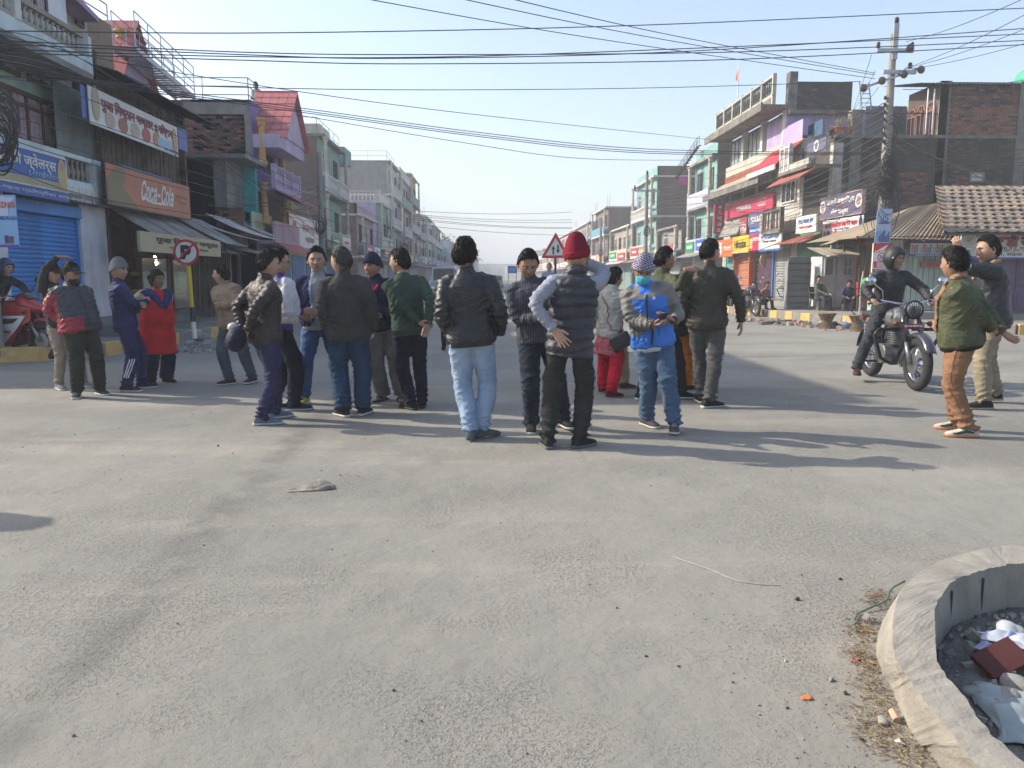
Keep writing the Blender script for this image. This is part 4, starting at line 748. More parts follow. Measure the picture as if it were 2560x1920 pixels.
# sunlit left-facing wall with arched windows
FA = Fr((xr_, 0, 0), (0, -1, 0), (-1, 0, 0)); part('terrace_wall', FA, -31.7, -YJ-.1, zT-.02, zTop-.25, -1, .0, pm('paint_sage', (.36, .37, .30)), JB)
wb = mat('arch_wood', (.24, .11, .08), .7)
for i in range(3):
    a0 = -31.5+i*.66; w = window(JB, FA, a0, a0+.6, zT+.02, zT+1.0, wb, GL, 1, 0, .004, .05, 'arched_window'); mb = MB(); cx = a0+.3
    for k in range(9): t0, t1 = math.pi*k/9, math.pi*(k+1)/9; mb.bar(FA.p(cx+.28*math.cos(t0), zT+1.0+.30*math.sin(t0), .03), FA.p(cx+.28*math.cos(t1), zT+1.0+.30*math.sin(t1), .03), .05)
    for t0 in (.7, 1.57, 2.44): mb.bar(FA.p(cx, zT+1.0, .03), FA.p(cx+.27*math.cos(t0), zT+1.0+.29*math.sin(t0), .03), .035)
    mb.build('arch_head', wb, w)
FC = FYp(31.7); qc = A_Y(31.7); sheet(JB, Fr((0, 31.7, 0), (1, 0, 0), (0, -1, 0)), qc(2165, 300)[0], xr_, zTop-.45, 0, zT-.0, .03, mat('tin_bluegrey', (.16, .19, .22), .5, metal=.3, dirt=.4), .02, .12, 'corrugated_wall')
mbp = [(qc(2150, 250)[0], 29.6), (XE, 29.0)]; sheet(JB, Fr((0, 31.9, 0), (1, 0, 0), (0, -1, 0)), qc(2215, 250)[0], qc(2450, 250)[0], zTop+.35, 0, zTop-.18, 2.8, mat('tin_dark', (.06, .065, .09), .6), .02, .14, 'roof_sheet')
for px in (2322, 2338): c_ = PY(px, 215, YJ-.2); MB().tube([(c_.x, YJ-.2, zT), (c_.x, YJ-.2, zTop-.35)], .03, 6).build('roof_post', STEEL, JB)
for px in (2120, 2200, 2290): c_ = PY(px, 280, YJ); 
MB().tube([PY(2100, 282, YJ+.1), PY(2345, 284, YJ+.1)], .03, 6).build('terrace_rail', RUST, JB)
t = thing('ladder', 'thin steel ladder leaning on the sooty parapet above the terrace', 'ladder', (0, 0, 0)); l0, l1 = PY(2155, 275, 31), PY(2148, 205, 31.4)
for dx in (0, .38): MB().bar(l0+Vector((dx, 0, 0)), l1+Vector((dx, 0, 0)), .04).build('rail', STEEL, t)
for k in range(6): c_ = l0.lerp(l1, (k+.5)/6); MB().bar(c_, c_+Vector((.38, 0, 0)), .03).build('rung', STEEL, t)
# terrace pots
for k, (px, py) in enumerate(((2092, 333), (2121, 333), (2074, 335))):
    c_ = PY(px, py, YJ+.25); t = thing('plant_pot', ('terracotta pot with spiky leaves, left of the two on the terrace edge', 'terracotta pot with spiky leaves, right of the two on the terrace edge', 'small dark pot at the terrace corner')[k], 'plant pot', (c_.x, YJ+.2, zT), 0); s_ = 1 if k < 2 else .6
    MB().lathe((0, 0, 0), [(.13*s_, 0), (.19*s_, .24*s_), (.22*s_, .25*s_), (.22*s_, .31*s_), (.19*s_, .31*s_), (.17*s_, .27*s_)], 14).build('pot', mat('terracotta', (.36, .13, .08), .85) if k < 2 else RUST, t, smooth=False)
    for j in range(12): a = j*2.4; r_ = random.uniform(.15, .3)*s_; L = MB().tube([(0, 0, .28*s_), (math.cos(a)*r_*.5, math.sin(a)*r_*.5, .28*s_+.28*s_), (math.cos(a)*r_, math.sin(a)*r_, .28*s_+random.uniform(.22, .42)*s_)], [.018*s_, .014*s_, .003], 4).build('leaf', mat('leaf_dry', (.22, .22, .09), .8), t)
# ---- ground floor block with the ice cream signs, orange wall and kiosk
IC = thing('sign_frame', 'flat roofed steel frame carrying the ice cream signboards above the kiosk', 'frame', (0, 0, 0)); zIC = ZX(2154, 590, 12.95)
part('roof_sheet', FR, 26.75, YJ-.05, zIC, zIC+.06, -1.6, .3, TIN, IC)
for a in (26.8, 28.1, YJ-.12): MB().bar(FR.p(a, .15, .0), FR.p(a, ZX(2154, 475, 12.95), .0), .05).build('post', RUST, IC)
part('ground_wall', FR, YJ, Yj1, .1, 3.1, -.3, .03, pm('paint_leaf_green', (.10, .21, .13)), JB); part('painted_wall', FJ, XR+.9, XR+2.2, .1, zIC-.05, -.1, .03, pm('paint_burnt_orange', (.50, .17, .04)), JB)
sheet(JB, FR, 29.6, 32.6, ZX(2025, 585, 12.8), 0, ZX(2010, 604, 12.0), .95, mat('tile_red_old', (.33, .09, .07), .8, dirt=.4), .012, .2, 'awning_sheet')
b = fac_board('shop_sign', 'purple grey ice cream parlour signboard with white lettering and two round seals', 12.7, -1, 2052, 497, 549, 2154, 475, 531, C_('plumgrey', .12, .10, .17), fm=C_('peachframe', .45, .30, .24), th=.12); b.text('जानकी आईसक्रिम', 0, .40, .68, .36, WHT, bold=.015); b.text('एण्ड', 0, -.08, .1, .12, ORG); b.text('केक पार्लर', 0, -.58, .42, .34, WHT, bold=.015)
for u in (-.88, .88): b.disc(u, .1 if u > 0 else .1, .24, WHT, 'printed_seal'); b.disc(u, .1, .17, C_('sealgrey', .3, .22, .2), 'printed_seal')
b = fac_board('banner', 'white banner with red lettering and rows of ice cream pictures under the purple signboard', 12.65, -1, 2056, 555, 604, 2157, 536, 592, WHT, 'banner', .03); b.text('जानकी आईसक्रिम एण्ड केक पार्लर', -.06, .42, .80, .34, RED, bold=.02); b.text('गाईघाट बजार, उदयपुर', 0, .02, .4, .12, BLU); b.patch(-1, -1, -.1, -.68, NAVY); b.patch(-.1, -1, 1, -.68, GRN); b.text('आईसक्रिम थोक तथा खुद्रा', -.55, -.84, .36, .18, WHT); b.text('केक अर्डर अनुसार पाईन्छ', .4, -.84, .4, .18, WHT)
for i in range(9): b.disc(-.85+.19*i, -.35, .13, C_('ic%d' % (i % 5), *((.3, .2, .12), (.1, .08, .2), (.45, .25, .1), (.5, .08, .1), (.35, .4, .45))[i % 5]), 'printed_sundae', .12)
b.disc(.90, .1, .10, NAVY, 'printed_bottle', .35)
b = y_board('banner', 'pale poster with dish pictures above the kiosk door', 28.6, 2078, 612, 2140, 636, C_('palegrey', .42, .40, .36), 'poster'); b.text('केक पार्लर', .1, .5, .5, .25, BLK)
for i in range(4): b.disc(-.7+.45*i, -.3, .12, C_('ic%d' % (i % 5), .3, .2, .12), 'printed_dish')
b.patch(-1, -1, -.65, 1, C_('photoblue', .12, .16, .3))
KS = thing('kiosk', 'white painted kiosk with a posted door and sloping sheet roof under the ice cream banner', 'kiosk', (0, 0, 0)); YK = 28.1; qk = A_Y(YK); k0, k1 = qk(2053, 700)[0], qk(2137, 700)[0]; km = qk(2089, 700)[0]; zk0, zk1 = .25, qk(2090, 641)[1]; FK = FYp(YK); wpt = pm('paint_kiosk', (.60, .58, .58))
part('plinth', FK, k0-.1, k1+.1, .14, .25, -1.0, .1, CEM, KS); part('wall', FK, k0, km, zk0, zk1, -1.0, 0, wpt, KS); part('door', FK, km+.03, k1, zk0, zk1+.1, -1.0, .04, wpt, KS); part('step', FK, km+.2, k1+1.1, .145, .42, .1, .9, CEM, KS)
window(KS, FK, k0+.08, km-.08, qk(2060, 690)[1], zk1-.05, wpt, mat('mesh_grey', (.22, .22, .21), .8), 0, 0, .003, .04); w = window(KS, FK, km+.2, k1-.15, qk(2060, 690)[1], zk1-.08, wpt, mat('poster_blue', (.10, .22, .40), .5, var=.5, vs=5, col2=(.30, .18, .10)), 1, .5, .045, .04)
sheet(KS, FK, k0-.25, k1+.35, zk1+.35, -.8, zk1+.02, .75, mat('ply_sheet', (.42, .37, .28), .8, dirt=.3), .004, .4, 'roof_sheet')
# ---- shop boards along the bank building
b = fac_board('shop_sign', 'long red bank signboard with white lettering on the cream building', 12.85, -1, 1809, 519, 551, 1932, 476, 519, mat('print_bankred', (.52, .03, .09), .5), th=.1); b.text('PRABHU BANK', -.08, 0, .30, .34, WHT, bold=.02); b.text('प्रभु बैंक', .62, .42, .16, .28, WHT); b.text('SALESWAYS', .62, -.1, .16, .10, WHT); b.patch(.5, -.3, .74, -.2, WHT)
b = y_board('shop_sign', 'tall dark red vertical bank sign at the left end of the cream building', 41.5, 1788, 510, 1810, 584, mat('print_bankmaroon', (.28, .02, .05), .5), th=.25)
for i, ch in enumerate(('प्र', 'भु', 'बैं', 'क')): b.text(ch, 0, .42-.4*i, .5, .13, WHT)
b.poly([(0, .92), (.4, .8), (0, .68), (-.4, .8)], WHT, 'printed_logo')
def sgn(lbl, x0, t0, b0, x1, t1, b1, m, txts, X=12.55, tilt=0, fm=None, patches=()):
    b = fac_board('shop_sign', lbl, X, -1, x0, t0, b0, x1, t1, b1, m, fm=fm, tilt=tilt)
    for p in patches: b.patch(*p)
    for t in txts: b.text(*t[:5], t[5], bold=.02)
    return b
sgn('grey tilted board with cut-out lettering under the long red bank sign', 1803, 558, 594, 1849, 548, 588, mat('board_greige', (.26, .24, .21), .8), [('PRABHU BANK', 0, 0, .85, .3, C_('pale2', .45, .43, .38))], 12.5, -22)
sgn('small red ATM board between the grey board and the phone sign', 1848, 549, 593, 1867, 541, 588, C_('atmred', .30, .05, .07), [('24 Hour', 0, .35, .8, .2, WHT), ('ATM', 0, -.35, .85, .38, WHT)])
sgn('blue grey phone brand board partly covered by the beard chart', 1872, 538, 571, 1904, 526, 562, C_('slate', .10, .12, .24), [('SAM', .1, 0, .75, .5, WHT)]); sgn('thin bright blue board below the phone brand board', 1873, 572, 587, 1904, 563, 583, BLU, [('Samsung Plaza', 0, 0, .85, .5, WHT)])
sgn('orange phone shop board with a white phone picture', 1793, 603, 643, 1831, 595, 641, C_('miorange', .60, .14, .03), [('Xiaomi', .35, 0, .5, .24, WHT)], 12.4, patches=((-.8, -.7, -.4, .7, WHT),)); sgn('yellow appliance board with dark lettering', 1831, 594, 637, 1872, 586, 628, C_('himyellow', .62, .42, .02), [('Himstar', 0, .05, .72, .45, BLK)], 12.4, patches=((-1, -1, 1, -.82, C_('beige3', .4, .33, .2)),))
sgn('red television board with a yellow phone picture', 1873, 588, 628, 1899, 583, 624, C_('dishred', .50, .02, .08), [('DishHome', .35, .4, .6, .25, WHT)], 12.4, patches=((-.9, -.7, -.35, .5, C_('yell3', .6, .45, .2)),)); b = sgn('pale pink notice board covered with rows of small black figures', 1899, 536, 581, 1957, 523, 573, C_('chartpink', .50, .26, .27), [], 12.3)
b.patch(-.92, -.35, .92, .9, C_('chartwhite', .55, .48, .40))
for r_ in range(4):
    for c_ in range(15): b.n = 6; b.disc(-.85+1.7*c_/14, .72-.28*r_, .035, BLK, 'printed_figure', .06, 6)
sgn('white notice board with blue lettering hung below the pink chart', 1897, 582, 632, 1953, 577, 622, C_('notice', .58, .58, .50), [('श्री जन कल्याण स्कुल', 0, .5, .8, .3, BLU), ('उदयपुर गाईघाट', 0, 0, .6, .14, NAVY)], 12.3, patches=((-1, -1, 1, -.8, BLU),))
sgn('white medical banner with blue and red lettering on the pale house railing', 1990, 545, 585, 2040, 533, 578, WHT, [('शिशु डेन्टल होम', 0, .35, .75, .34, BLU), ('क्लिनिक तथा फार्मेसी', 0, -.35, .6, .2, RED)], 12.1)
b = fac_board('banner', 'dark poster with a round seal on the pink balcony above the porch', 11.95, -1, 2018, 357, 393, 2065, 345, 378, C_('poster_navy', .10, .10, .16), 'banner', .02); b.disc(0, .2, .2, WHT, 'printed_seal'); b.disc(0, .2, .14, C_('poster_navy', .10, .10, .16), 'printed_seal'); b.text('जानकी केक पार्लर', 0, -.75, .8, .2, RED)
b = fac_board('banner', 'blue board leaning on the terrace behind the plant pots', 13.4, -1, 1992, 318, 352, 2056, 308, 346, C_('inkblue', .05, .09, .15), 'board', .03); b.text('भारत स्टोर', .4, .2, .4, .3, C_('sky', .04, .25, .5))
# ground floor openings
zg = 2.7
def gy(px): return YX(px, XR)
for x0, x1, m, nm in ((1816, 1845, mat('shutter_teal', (.10, .34, .32), .5), 0), (1848, 1884, mat('shutter_salmon', (.42, .17, .10), .5), 1), (1940, 1976, mat('shutter_grey', (.26, .27, .25), .5, dirt=.4), 2)): shutter(WB if x0 < 1900 else PS, FR, gy(x1)+.1, gy(x0)-.1, .35, zg, m, .03, .11)
orr = pm('paint_bright_orange', (.58, .14, .03)); part('door_surround', FR, gy(1887), gy(1885), .14, zg+.3, 0, .3, orr, WB); part('door_surround', FR, gy(1847), gy(1845), .14, zg+.3, 0, .3, orr, WB)
part('shop_front', FR, gy(1932), gy(1888), .3, zg, 0, .05, mat('front_maroon', (.07, .03, .045), .5), WB); part('blue_pilaster', FR, gy(1937), gy(1932)-.1, .2, zg, 0, .1, BLU, WB)
b = y_board('shop_sign', 'black vertical phone brand sign beside the maroon shop front', gy(1889)-.4, 1889, 652, 1903, 716, BLK, th=.06)
m = b.at(0, 0); M2 = m @ Matrix.Rotation(-math.pi/2, 4, 'Z'); lettering('SAMSUNG', M2, b.h*.8, b.w*.5, WHT, b.o, bold=.02)
t = thing('round_sign', 'round cream sign disc above the maroon shop front', 'shop sign', PY(1920, 650, 36.0)); MB().lathe((0, 0, 0), [(.38, -.03), (.4, 0), (.38, .03)], 24, axis='y').build('disc', C_('discream', .5, .4, .25), t); MB().box((-.12, -.045, -.12), (.12, -.032, .12)).build('emblem', MAR, t)
part('plinth', FR, YJ, Yb, .14, .34, 0, .9, CEM, WB)
# ---- corner shops facing the camera: tin roof shop and tiled watch shop
TS = thing('tin_roof_shop', 'low shop with a brown tin roof and mint green board shutters', 'building', (0, 0, 0)); YT = 23.0; FT = FYp(YT); qt = A_Y(YT); xa, xb = qt(2212, 650)[0], qt(2408, 650)[0]; ze = PY(2250, 592, 22.7).z
part('wall', FT, xa, xb+.6, 0, ze+.1, -.9, -.05, pm('paint_mint_pale', (.40, .46, .40)), TS); part('plinth', FT, xa-.1, xb, .14, .34, 0, 1.0, CEM, TS)
for i in range(14): a = xa+(xb-xa)*i/14; part('board', FT, a+.01, a+(xb-xa)/14-.012, .35, ze-.55, -.05, .0+.01*(i % 2), pm('paint_mint_pale', (.40, .46, .40)), TS)
part('lintel', FT, xa, xb, ze-.55, ze-.35, -.05, .12, mat('lintel_mint', (.30, .42, .36), .8), TS); zr = PY(2360, 500, 26.4).z
tn = mat('tin_brown', (.33, .26, .18), .75, metal=.05, var=.1, vs=1, dirt=.35, ds=1.2, dcol=(.20, .15, .10))
mb = MB(); A0, A1 = PY(2148, 594, 22.2), PY(2420, 600, 22.2); B0, B1 = PY(2280, 518, 26.0), PY(2440, 492, 26.0); n = 70
for side in (0, 1):
    for i in range(n+1):
        p, q = A0.lerp(A1, i/n), B0.lerp(B1, i/n); w_ = .022*math.sin(i*2.2)
        for t_ in (0, .5, 1): c_ = p.lerp(q, t_); mb.v.append((c_.x, c_.y, c_.z+w_-side*.01))
N = (n+1)*3
for i in range(n):
    for j in range(2): q = i*3+j; mb.f += [(q, q+3, q+4, q+1), (N+q, N+q+1, N+q+4, N+q+3)]
    mb.f.append((i*3, N+i*3, N+i*3+3, i*3+3))
mb.m = [0]*len(mb.f); mb.build('roof_sheet', tn, TS); mb = MB(); mb.prism([A0, B0, (A0.x, 26, A0.z)], (0.02, 0, 0)); mb.prism([B0, (B0.x-2.2, 28, A0.z), A0], (0, 0, .01)); mb.build('hip_sheet', tn, TS)
mb = MB(); mb.prism([(A0.x, 22.35, ze-.1), (A1.x, 22.35, ze-.1), (A1.x, 22.35, ze), (A0.x, 22.35, ze)], (0, .05, 0)); mb.build('purlin', WOOD, TS)
b = y_board('shop_sign', 'dark blue general store sign with white lettering and a row of bottle pictures', 22.5, 2278, 588, 2404, 641, NAVY); b.text('अस्तर जनरल स्टोर', 0, .72, .85, .34, WHT, bold=.02); b.patch(-1, -.75, 1, .25, C_('shelfpale', .45, .43, .42)); b.patch(-1, -1, 1, -.80, BLU); b.text('कस्मेटिक कपडा तथा खेलौना पाईन्छ', 0, -.9, .8, .10, WHT)
for i in range(22): b.n = 5; b.patch(-.96+.088*i, -.7, -.96+.088*i+.06, random.uniform(-.2, .18), C_('bt%d' % (i % 6), *((.45, .06, .1), (.05, .2, .1), (.1, .1, .35), (.5, .4, .1), (.1, .35, .4), (.3, .08, .3))[i % 6]), 'printed_bottle')
b = y_board('shop_sign', 'pale cosmetics sign with blue border at the left end of the tin roof shop', 22.5, 2222, 594, 2256, 640, C_('palegrey', .42, .40, .36)); b.patch(-1, -1, 1, -.78, BLU)
for i in range(7): b.n = 4; b.patch(-.85+.25*i, -.6, -.72+.25*i, .3+.2*(i % 2), C_('bt%d' % (i % 6), .3, .1, .2), 'printed_bottle')
b = y_board('shop_sign', 'small faded red board on the mint green boards', 22.9, 2305, 655, 2356, 669, C_('fadedred', .40, .12, .13)); b.text('पसल', 0, 0, .6, .5, MAR)
WS = thing('watch_shop', 'tiled roof watch and radio shop with purple folding doors at the right edge', 'building', (0, 0, 0)); YW = 22.5; FW = FYp(YW); qw = A_Y(YW); x0 = qw(2408, 650)[0]; x1 = x0+8; zw = qw(2500, 580)[1]
part('wall', FW, x0, x1, 0, zw+.3, -3, -.12, pm('paint_plum', (.16, .09, .17)), WS); part('plinth', FW, x0-.3, x1, .14, .30, -.1, .7, CEM, WS)
dp = mat('door_purple', (.125, .07, .15), .6, var=.15, vs=4, dirt=.2)
for i in range(11):
    a = x0+.1+i*.52; d = part('door_leaf', FW, a, a+.50, .30, zw-.75, -.12, -.04, dp, WS)
    for z0_, z1_ in ((.36, .95), (1.05, zw-1.0)): part('door_panel', FW, a+.07, a+.43, z0_+.05, z1_-.03, -.04, -.02, dp, d, .008)
b = y_board('shop_sign', 'white and blue watch and radio shop signboard with clock pictures', 22.1, 2405, 581, 2640, 648, WHT, fm=None); b.patch(-1, -1, -.32, 1, C_('clockblue', .04, .09, .40)); b.patch(-.32, -1, 1, -.86, C_('clockblue', .04, .09, .40)); b.disc(-.83, .32, .24, WHT, 'printed_clock'); b.disc(-.83, .32, .20, C_('clockface', .45, .5, .45), 'printed_clock'); b.disc(-.60, .6, .10, GLD, 'printed_clock'); b.disc(-.72, -.45, .13, C_('clockface', .45, .5, .45), 'printed_clock'); b.disc(-.60, -.3, .11, C_('clockface2', .5, .2, .2), 'printed_clock')
b.poly([(-.835, .32), (-.825, .32), (-.80, .55), (-.81, .56)], BLK, 'clock_hand'); b.poly([(-.835, .30), (-.83, .36), (-.90, .42), (-.90, .40)], BLK, 'clock_hand'); b.text('घडी रेडियो', .30, .40, .55, .52, MAR, bold=.03); b.text('ब.न.पा.१२, गाईघाट', .1, -.18, .5, .16, BLK); b.text('घडी, रेडियो मर्मत', .15, -.66, .5, .16, BLK)
for u in (-.12, .08, .28): b.poly([(u, -.45), (u+.14, -.40), (u+.14, -.30), (u, -.35)], C_('strapgrey', .3, .3, .28), 'printed_strap')
t_m = [mat('clay_tile_%d' % i, c, .9, var=.25, vs=6, dirt=.3, bump=.4, bs=30) for i, c in enumerate(((.25, .20, .16), (.20, .165, .14), (.29, .225, .17)))]
tm_ = []
for m in t_m:
    mb = MB(); P = []
    for s_ in (0, 1):
        for x, z in ((-.15, .03), (-.09, -.002), (.05, -.004), (.10, .012), (.15, .035)): P.append((x, z))
    mb.loft([[(x, y, z+dz) for x, z in ((-.155, .035), (-.10, .0), (.06, -.002), (.12, .022), (.165, .04))]+[(x, y, z+dz+.022) for x, z in ((.165, .04), (.12, .022), (.06, -.002), (-.10, .0), (-.155, .035))] for y, dz in ((-.22, .012), (.22, -.012))]); tm_.append(mb.mesh('roof_tile', m))
ex0 = PY(2338, 592, 21.4); zE = PY(2500, 578, 21.4).z; pitch = math.atan2(1.55, 3.3); nr, nc = 11, 30
rk = thing('roof', 'clay tile roof of the watch shop', 'roof') if False else WS
for r_ in range(nr):
    y = 21.4+r_*.31; z = zE+r_*.31*math.tan(pitch)
    for c_ in range(nc):
        x = ex0.x+.35+r_*.16+c_*.285
        if x > 22.5: break
        inst(tm_[random.randrange(3)], 'roof_tile', rk, (x+random.uniform(-.012, .012), y, z+.03+random.uniform(-.008, .012)), rot=(pitch-.05+random.uniform(-.02, .02), random.uniform(-.03, .03), random.uniform(-.03, .03)))
mb = MB(); mb.prism([(ex0.x+.2, 21.3, zE-.06), (21.5, 21.3, zE-.06), (21.5, 24.9, zE+1.6), (ex0.x+1.9, 24.9, zE+1.6)], (0, 0, .04)); mb.build('roof_deck', tim, WS); part('eave_board', Fr((0, 21.3, 0), (1, 0, 0), (0, -1, 0)), ex0.x+.2, 21.5, zE-.12, zE-.02, -.03, 0.0, tim, WS)
gt = thing('water_tank', 'green water tank at the top right edge', 'water tank', (0, 0, 0)); c_ = PY(2552, 172, 31.5); gt.location = (c_.x+.5, 31.5, zTop); MB().lathe((0, 0, 0), [(.6, 0), (.64, .1), (.64, .55), (.55, .8), (.3, .95), (.25, 1.05), (.1, 1.06)], 20).build('tank', mat('tank_green', (.02, .35, .20), .5), gt)
# red flag on roof
c_ = PX(1843, 270, 12.6); t = thing('flag', 'small red flag on a pole above the balustraded roof', 'flag', c_); MB().tube([(0, 0, 0), (0, 0, 2.1)], .025, 6).build('pole', STEEL, t); mb = MB(); mb.prism([(0, 0, 2.05), (-.02, .42, 1.5), (0, 0, 1.2)], (.01, 0, 0)); mb.build('cloth', RED, t)
# ================================================================ POLES, CABLES, ROAD SIGNS
D_ = 2560/2212
def ins(par, p, r=.07, h=.16): MB().lathe(p, [(r*.4, 0), (r, h*.15), (r*.55, h*.3), (r, h*.45), (r*.55, h*.6), (r*.9, h*.75), (r*.3, h)], 10).build('insulator', mat('porcelain', (.07, .045, .035), .3, spec=.6), par)
def coil(par, c, r, n=9, seed=0, tube=.010, nm='cable_coil', ax=0):
    rr = random.Random(seed); mb = MB()
    for k in range(n):
        R_x = r*rr.uniform(.6, 1.15); o = Vector((rr.uniform(-.05, .05), rr.uniform(-.08, .08), rr.uniform(-.12, .12)-.05*k/n)); t_ = rr.uniform(-.35, .35)
        mb.tube([Vector(c)+o+Vector((math.cos(a)*R_x*.62, math.sin(a)*t_*R_x, math.sin(a)*R_x)) for a in [2*math.pi*i/18 for i in range(19)]], tube, 4, cap=False)
    return mb.build(nm, mat('cable_black', (.035, .035, .035), .6), par)
RP = PY(2188, 800, 22.0); RP = Vector((RP.x, 22.0, .0)); ztop = PY(2217, 85, 22).z
rpole = thing('utility_pole', 'concrete utility pole thick with cables at the right corner beside the tin roof shop', 'utility pole', RP)
MB().tube([(0, 0, 0), (0, 0, ztop*.5), (0, 0, ztop)], [.15, .125, .09], 14).build('pole', CONC, rpole); MB().box((-.07, -.14, ztop-.7), (.07, -.10, ztop+.25)).build('top_bracket', STEEL, rpole); ins(rpole, (0, -.12, ztop+.25))
za = PY(2216, 130, 22).z; MB().box((-.52, -.18, za-.05), (.50, -.10, za+.05)).build('cross_arm', STEEL, rpole)
for x in (-.48, .46): ins(rpole, (x, -.14, za+.05), .06, .18)
zb2 = PY(2216, 183, 22).z; MB().box((-.30, -.16, zb2-.05), (.62, -.08, zb2+.05)).build('cross_arm', STEEL, rpole); MB().bar((-.9, -.12, zb2-.45), (.75, -.12, zb2+.12), .06).build('cross_arm', STEEL, rpole); ins(rpole, (.45, -.12, zb2+.1))
for x, z in ((-.85, -.45), (-.35, -.25), (.25, -.08), (.72, .05), (.38, .62)): MB().lathe((x, -.2, zb2+z), [(.03, -.08), (.10, -.03), (.11, 0), (.04, .02), (.08, .04), (.04, .08)], 14, axis='y').build('disc_insulator', mat('porcelain', (.07, .045, .035), .3, spec=.6), rpole)
for k in range(7): ins(rpole, (-.15, -.05, PY(2190, 250+k*18, 22).z), .05, .10)
for k, (yy, r_, n_2) in enumerate(((440, .42, 14), (470, .36, 10), (500, .5, 9), (400, .3, 6), (330, .34, 5))): coil(rpole, (-.02, -.18, PY(2190, yy, 22).z), r_, n_2, k)
for k in range(10):
    rr = random.Random(k+50); z0 = PY(2190, 480+rr.uniform(-30, 30), 22).z; x1 = rr.uniform(-.8, .5); MB().tube([(0, -.18, z0+.6), (x1*.6, -.25, z0+.3), (x1, -.25, z0-.4), (x1*.7, -.22, z0-1.0+rr.uniform(-.2, .2)), (.0, -.17, z0-1.3)], .009, 4).build('loose_cable', mat('cable_black', (.035, .035, .035), .6), rpole)
b = y_board('advert_sign', 'red and white motorcycle dealer sign strapped to the utility pole', 21.75, 2184, 608, 2223, 681, WHT, 'sign'); b.patch(-1, .36, 1, 1, RED); b.poly([(-.55, .50), (-.2, .62), (.7, .95), (.45, .80), (.7, .82), (.3, .68), (.55, .70), (.2, .58), (.35, .55), (-.1, .48)], WHT, 'printed_wing'); b.text('HONDA', 0, .42, .8, .09, WHT, bold=.03); b.disc(0, .05, .12, ORG, 'printed_ring'); b.disc(0, .05, .09, WHT, 'printed_ring'); b.text('3S', 0, .05, .28, .12, BLU, bold=.03)
b.poly([(-.9, -.25), (.9, -.25), (.8, -.68), (-.8, -.68)], RED)
for t_, v in (('SALES', -.34), ('SERVICE', -.47), ('SPARE', -.60)): b.text(t_, 0, v, .55, .07, WHT, bold=.03)
b.patch(-.95, -.98, .95, -.78, RED); b.text('MOTO CENTRE', 0, -.88, .7, .06, WHT)
b = y_board('banner', 'creased pale blue phone banner tied to the utility pole above the dealer sign', 21.7, 2193, 522, 2225, 607, C_('bannerblue', .38, .46, .62), 'banner', .02, tilt=3); b.text('J5', 0, .45, .5, .2, C_('bannernavy', .10, .10, .4)); b.text('SAMSUNG', 0, .18, .7, .07, C_('bannernavy', .1, .1, .4), bold=.02); b.patch(-1, -1, 1, -.3, C_('bannersky', .22, .38, .62))
for i in range(7): b.n = 4; b.patch(-.5+.2*i, -.95, -.36+.2*i, -.6+.12*((i*5) % 4), NAVY, 'printed_tower')
def spole(label, px, top_y, X, arm=True, h=None):
    Y = YX(px, X); z = h or PY(px, top_y, Y).z; p = thing('utility_pole', label, 'utility pole', (X, Y, 0)); MB().tube([(0, 0, 0), (0, 0, z)], [.15, .09], 10).build('pole', CONC, p)
    if arm:
        MB().box((-.75, -.05, z-.95), (.75, .05, z-.85)).build('cross_arm', STEEL, p)
        for x in (-.7, 0, .7): ins(p, (x, 0, z-.85 if x else z), .08, .25)
    coil(p, (0, -.2, z*.55), .3, 8, px); return p
PL1 = spole('concrete street pole with cable coils in front of the left tiled shop', 808, 381, -6.2, False); PR2 = spole('slim street pole with a cross arm further down the right side', 1612, 437, 9.3); spole('distant street pole on the right with a lamp head', 1500, 545, 9.2, False); spole('distant street pole among the left houses', 1012, 520, -6.1, False)
LPp = PY(-34, 690, 12.6); lp = thing('utility_pole', 'concrete pole with a yellow band at the extreme left edge', 'utility pole', (LPp.x, 12.6, .1)); MB().tube([(0, 0, 0), (0, 0, 8)], [.16, .12], 14).build('pole', CONC, lp); zc2 = PY(10, 715, 12.6).z; MB().tube([(0, 0, zc2-.03), (0, 0, zc2+.03)], .165, 14).build('band', YEL, lp); c_ = PY(10, 335, 12.6); coil(lp, (c_.x-LPp.x, -.1, c_.z), .42, 14, 5, .012); coil(lp, (c_.x-LPp.x-.1, -.1, c_.z-.25), .34, 10, 6, .012)
c_ = PY(15, 195, 12.6); MB().box((.0, -.2, c_.z-.15), (.28, .2, c_.z+.18)).build('junction_box', mat('box_grey', (.12, .13, .14), .6), lp); MB().tube([(.1, 0, c_.z-.2), (.02, 0, c_.z-.9)], .012, 6).build('bracket', RUST, lp)
b = y_board('banner', 'blue and white phone banner with a torn edge hanging from the left edge pole', 12.35, -60, 487, 48, 618, C_('bannersky2', .24, .42, .66), 'banner', .015); b.poly([(-1, .98), (.98, .90), (.62, .55), (.58, .2), (-1, .2)], C_('bannerpale', .50, .54, .68)); b.text('OPENING', .15, .62, .9, .12, C_('bannerred', .5, .12, .12), bold=.02); b.text('SAMSUNG PLAZA', .25, .12, .8, .07, BLU); b.patch(-1, -1, 1, -.9, C_('bannerpurple', .12, .05, .3)); b.patch(.30, -.85, .5, -.55, NAVY); b.patch(.55, -.85, .75, -.58, C_('photodark', .08, .05, .12))
cab_m = mat('cable_line', (.05, .052, .055), .6)
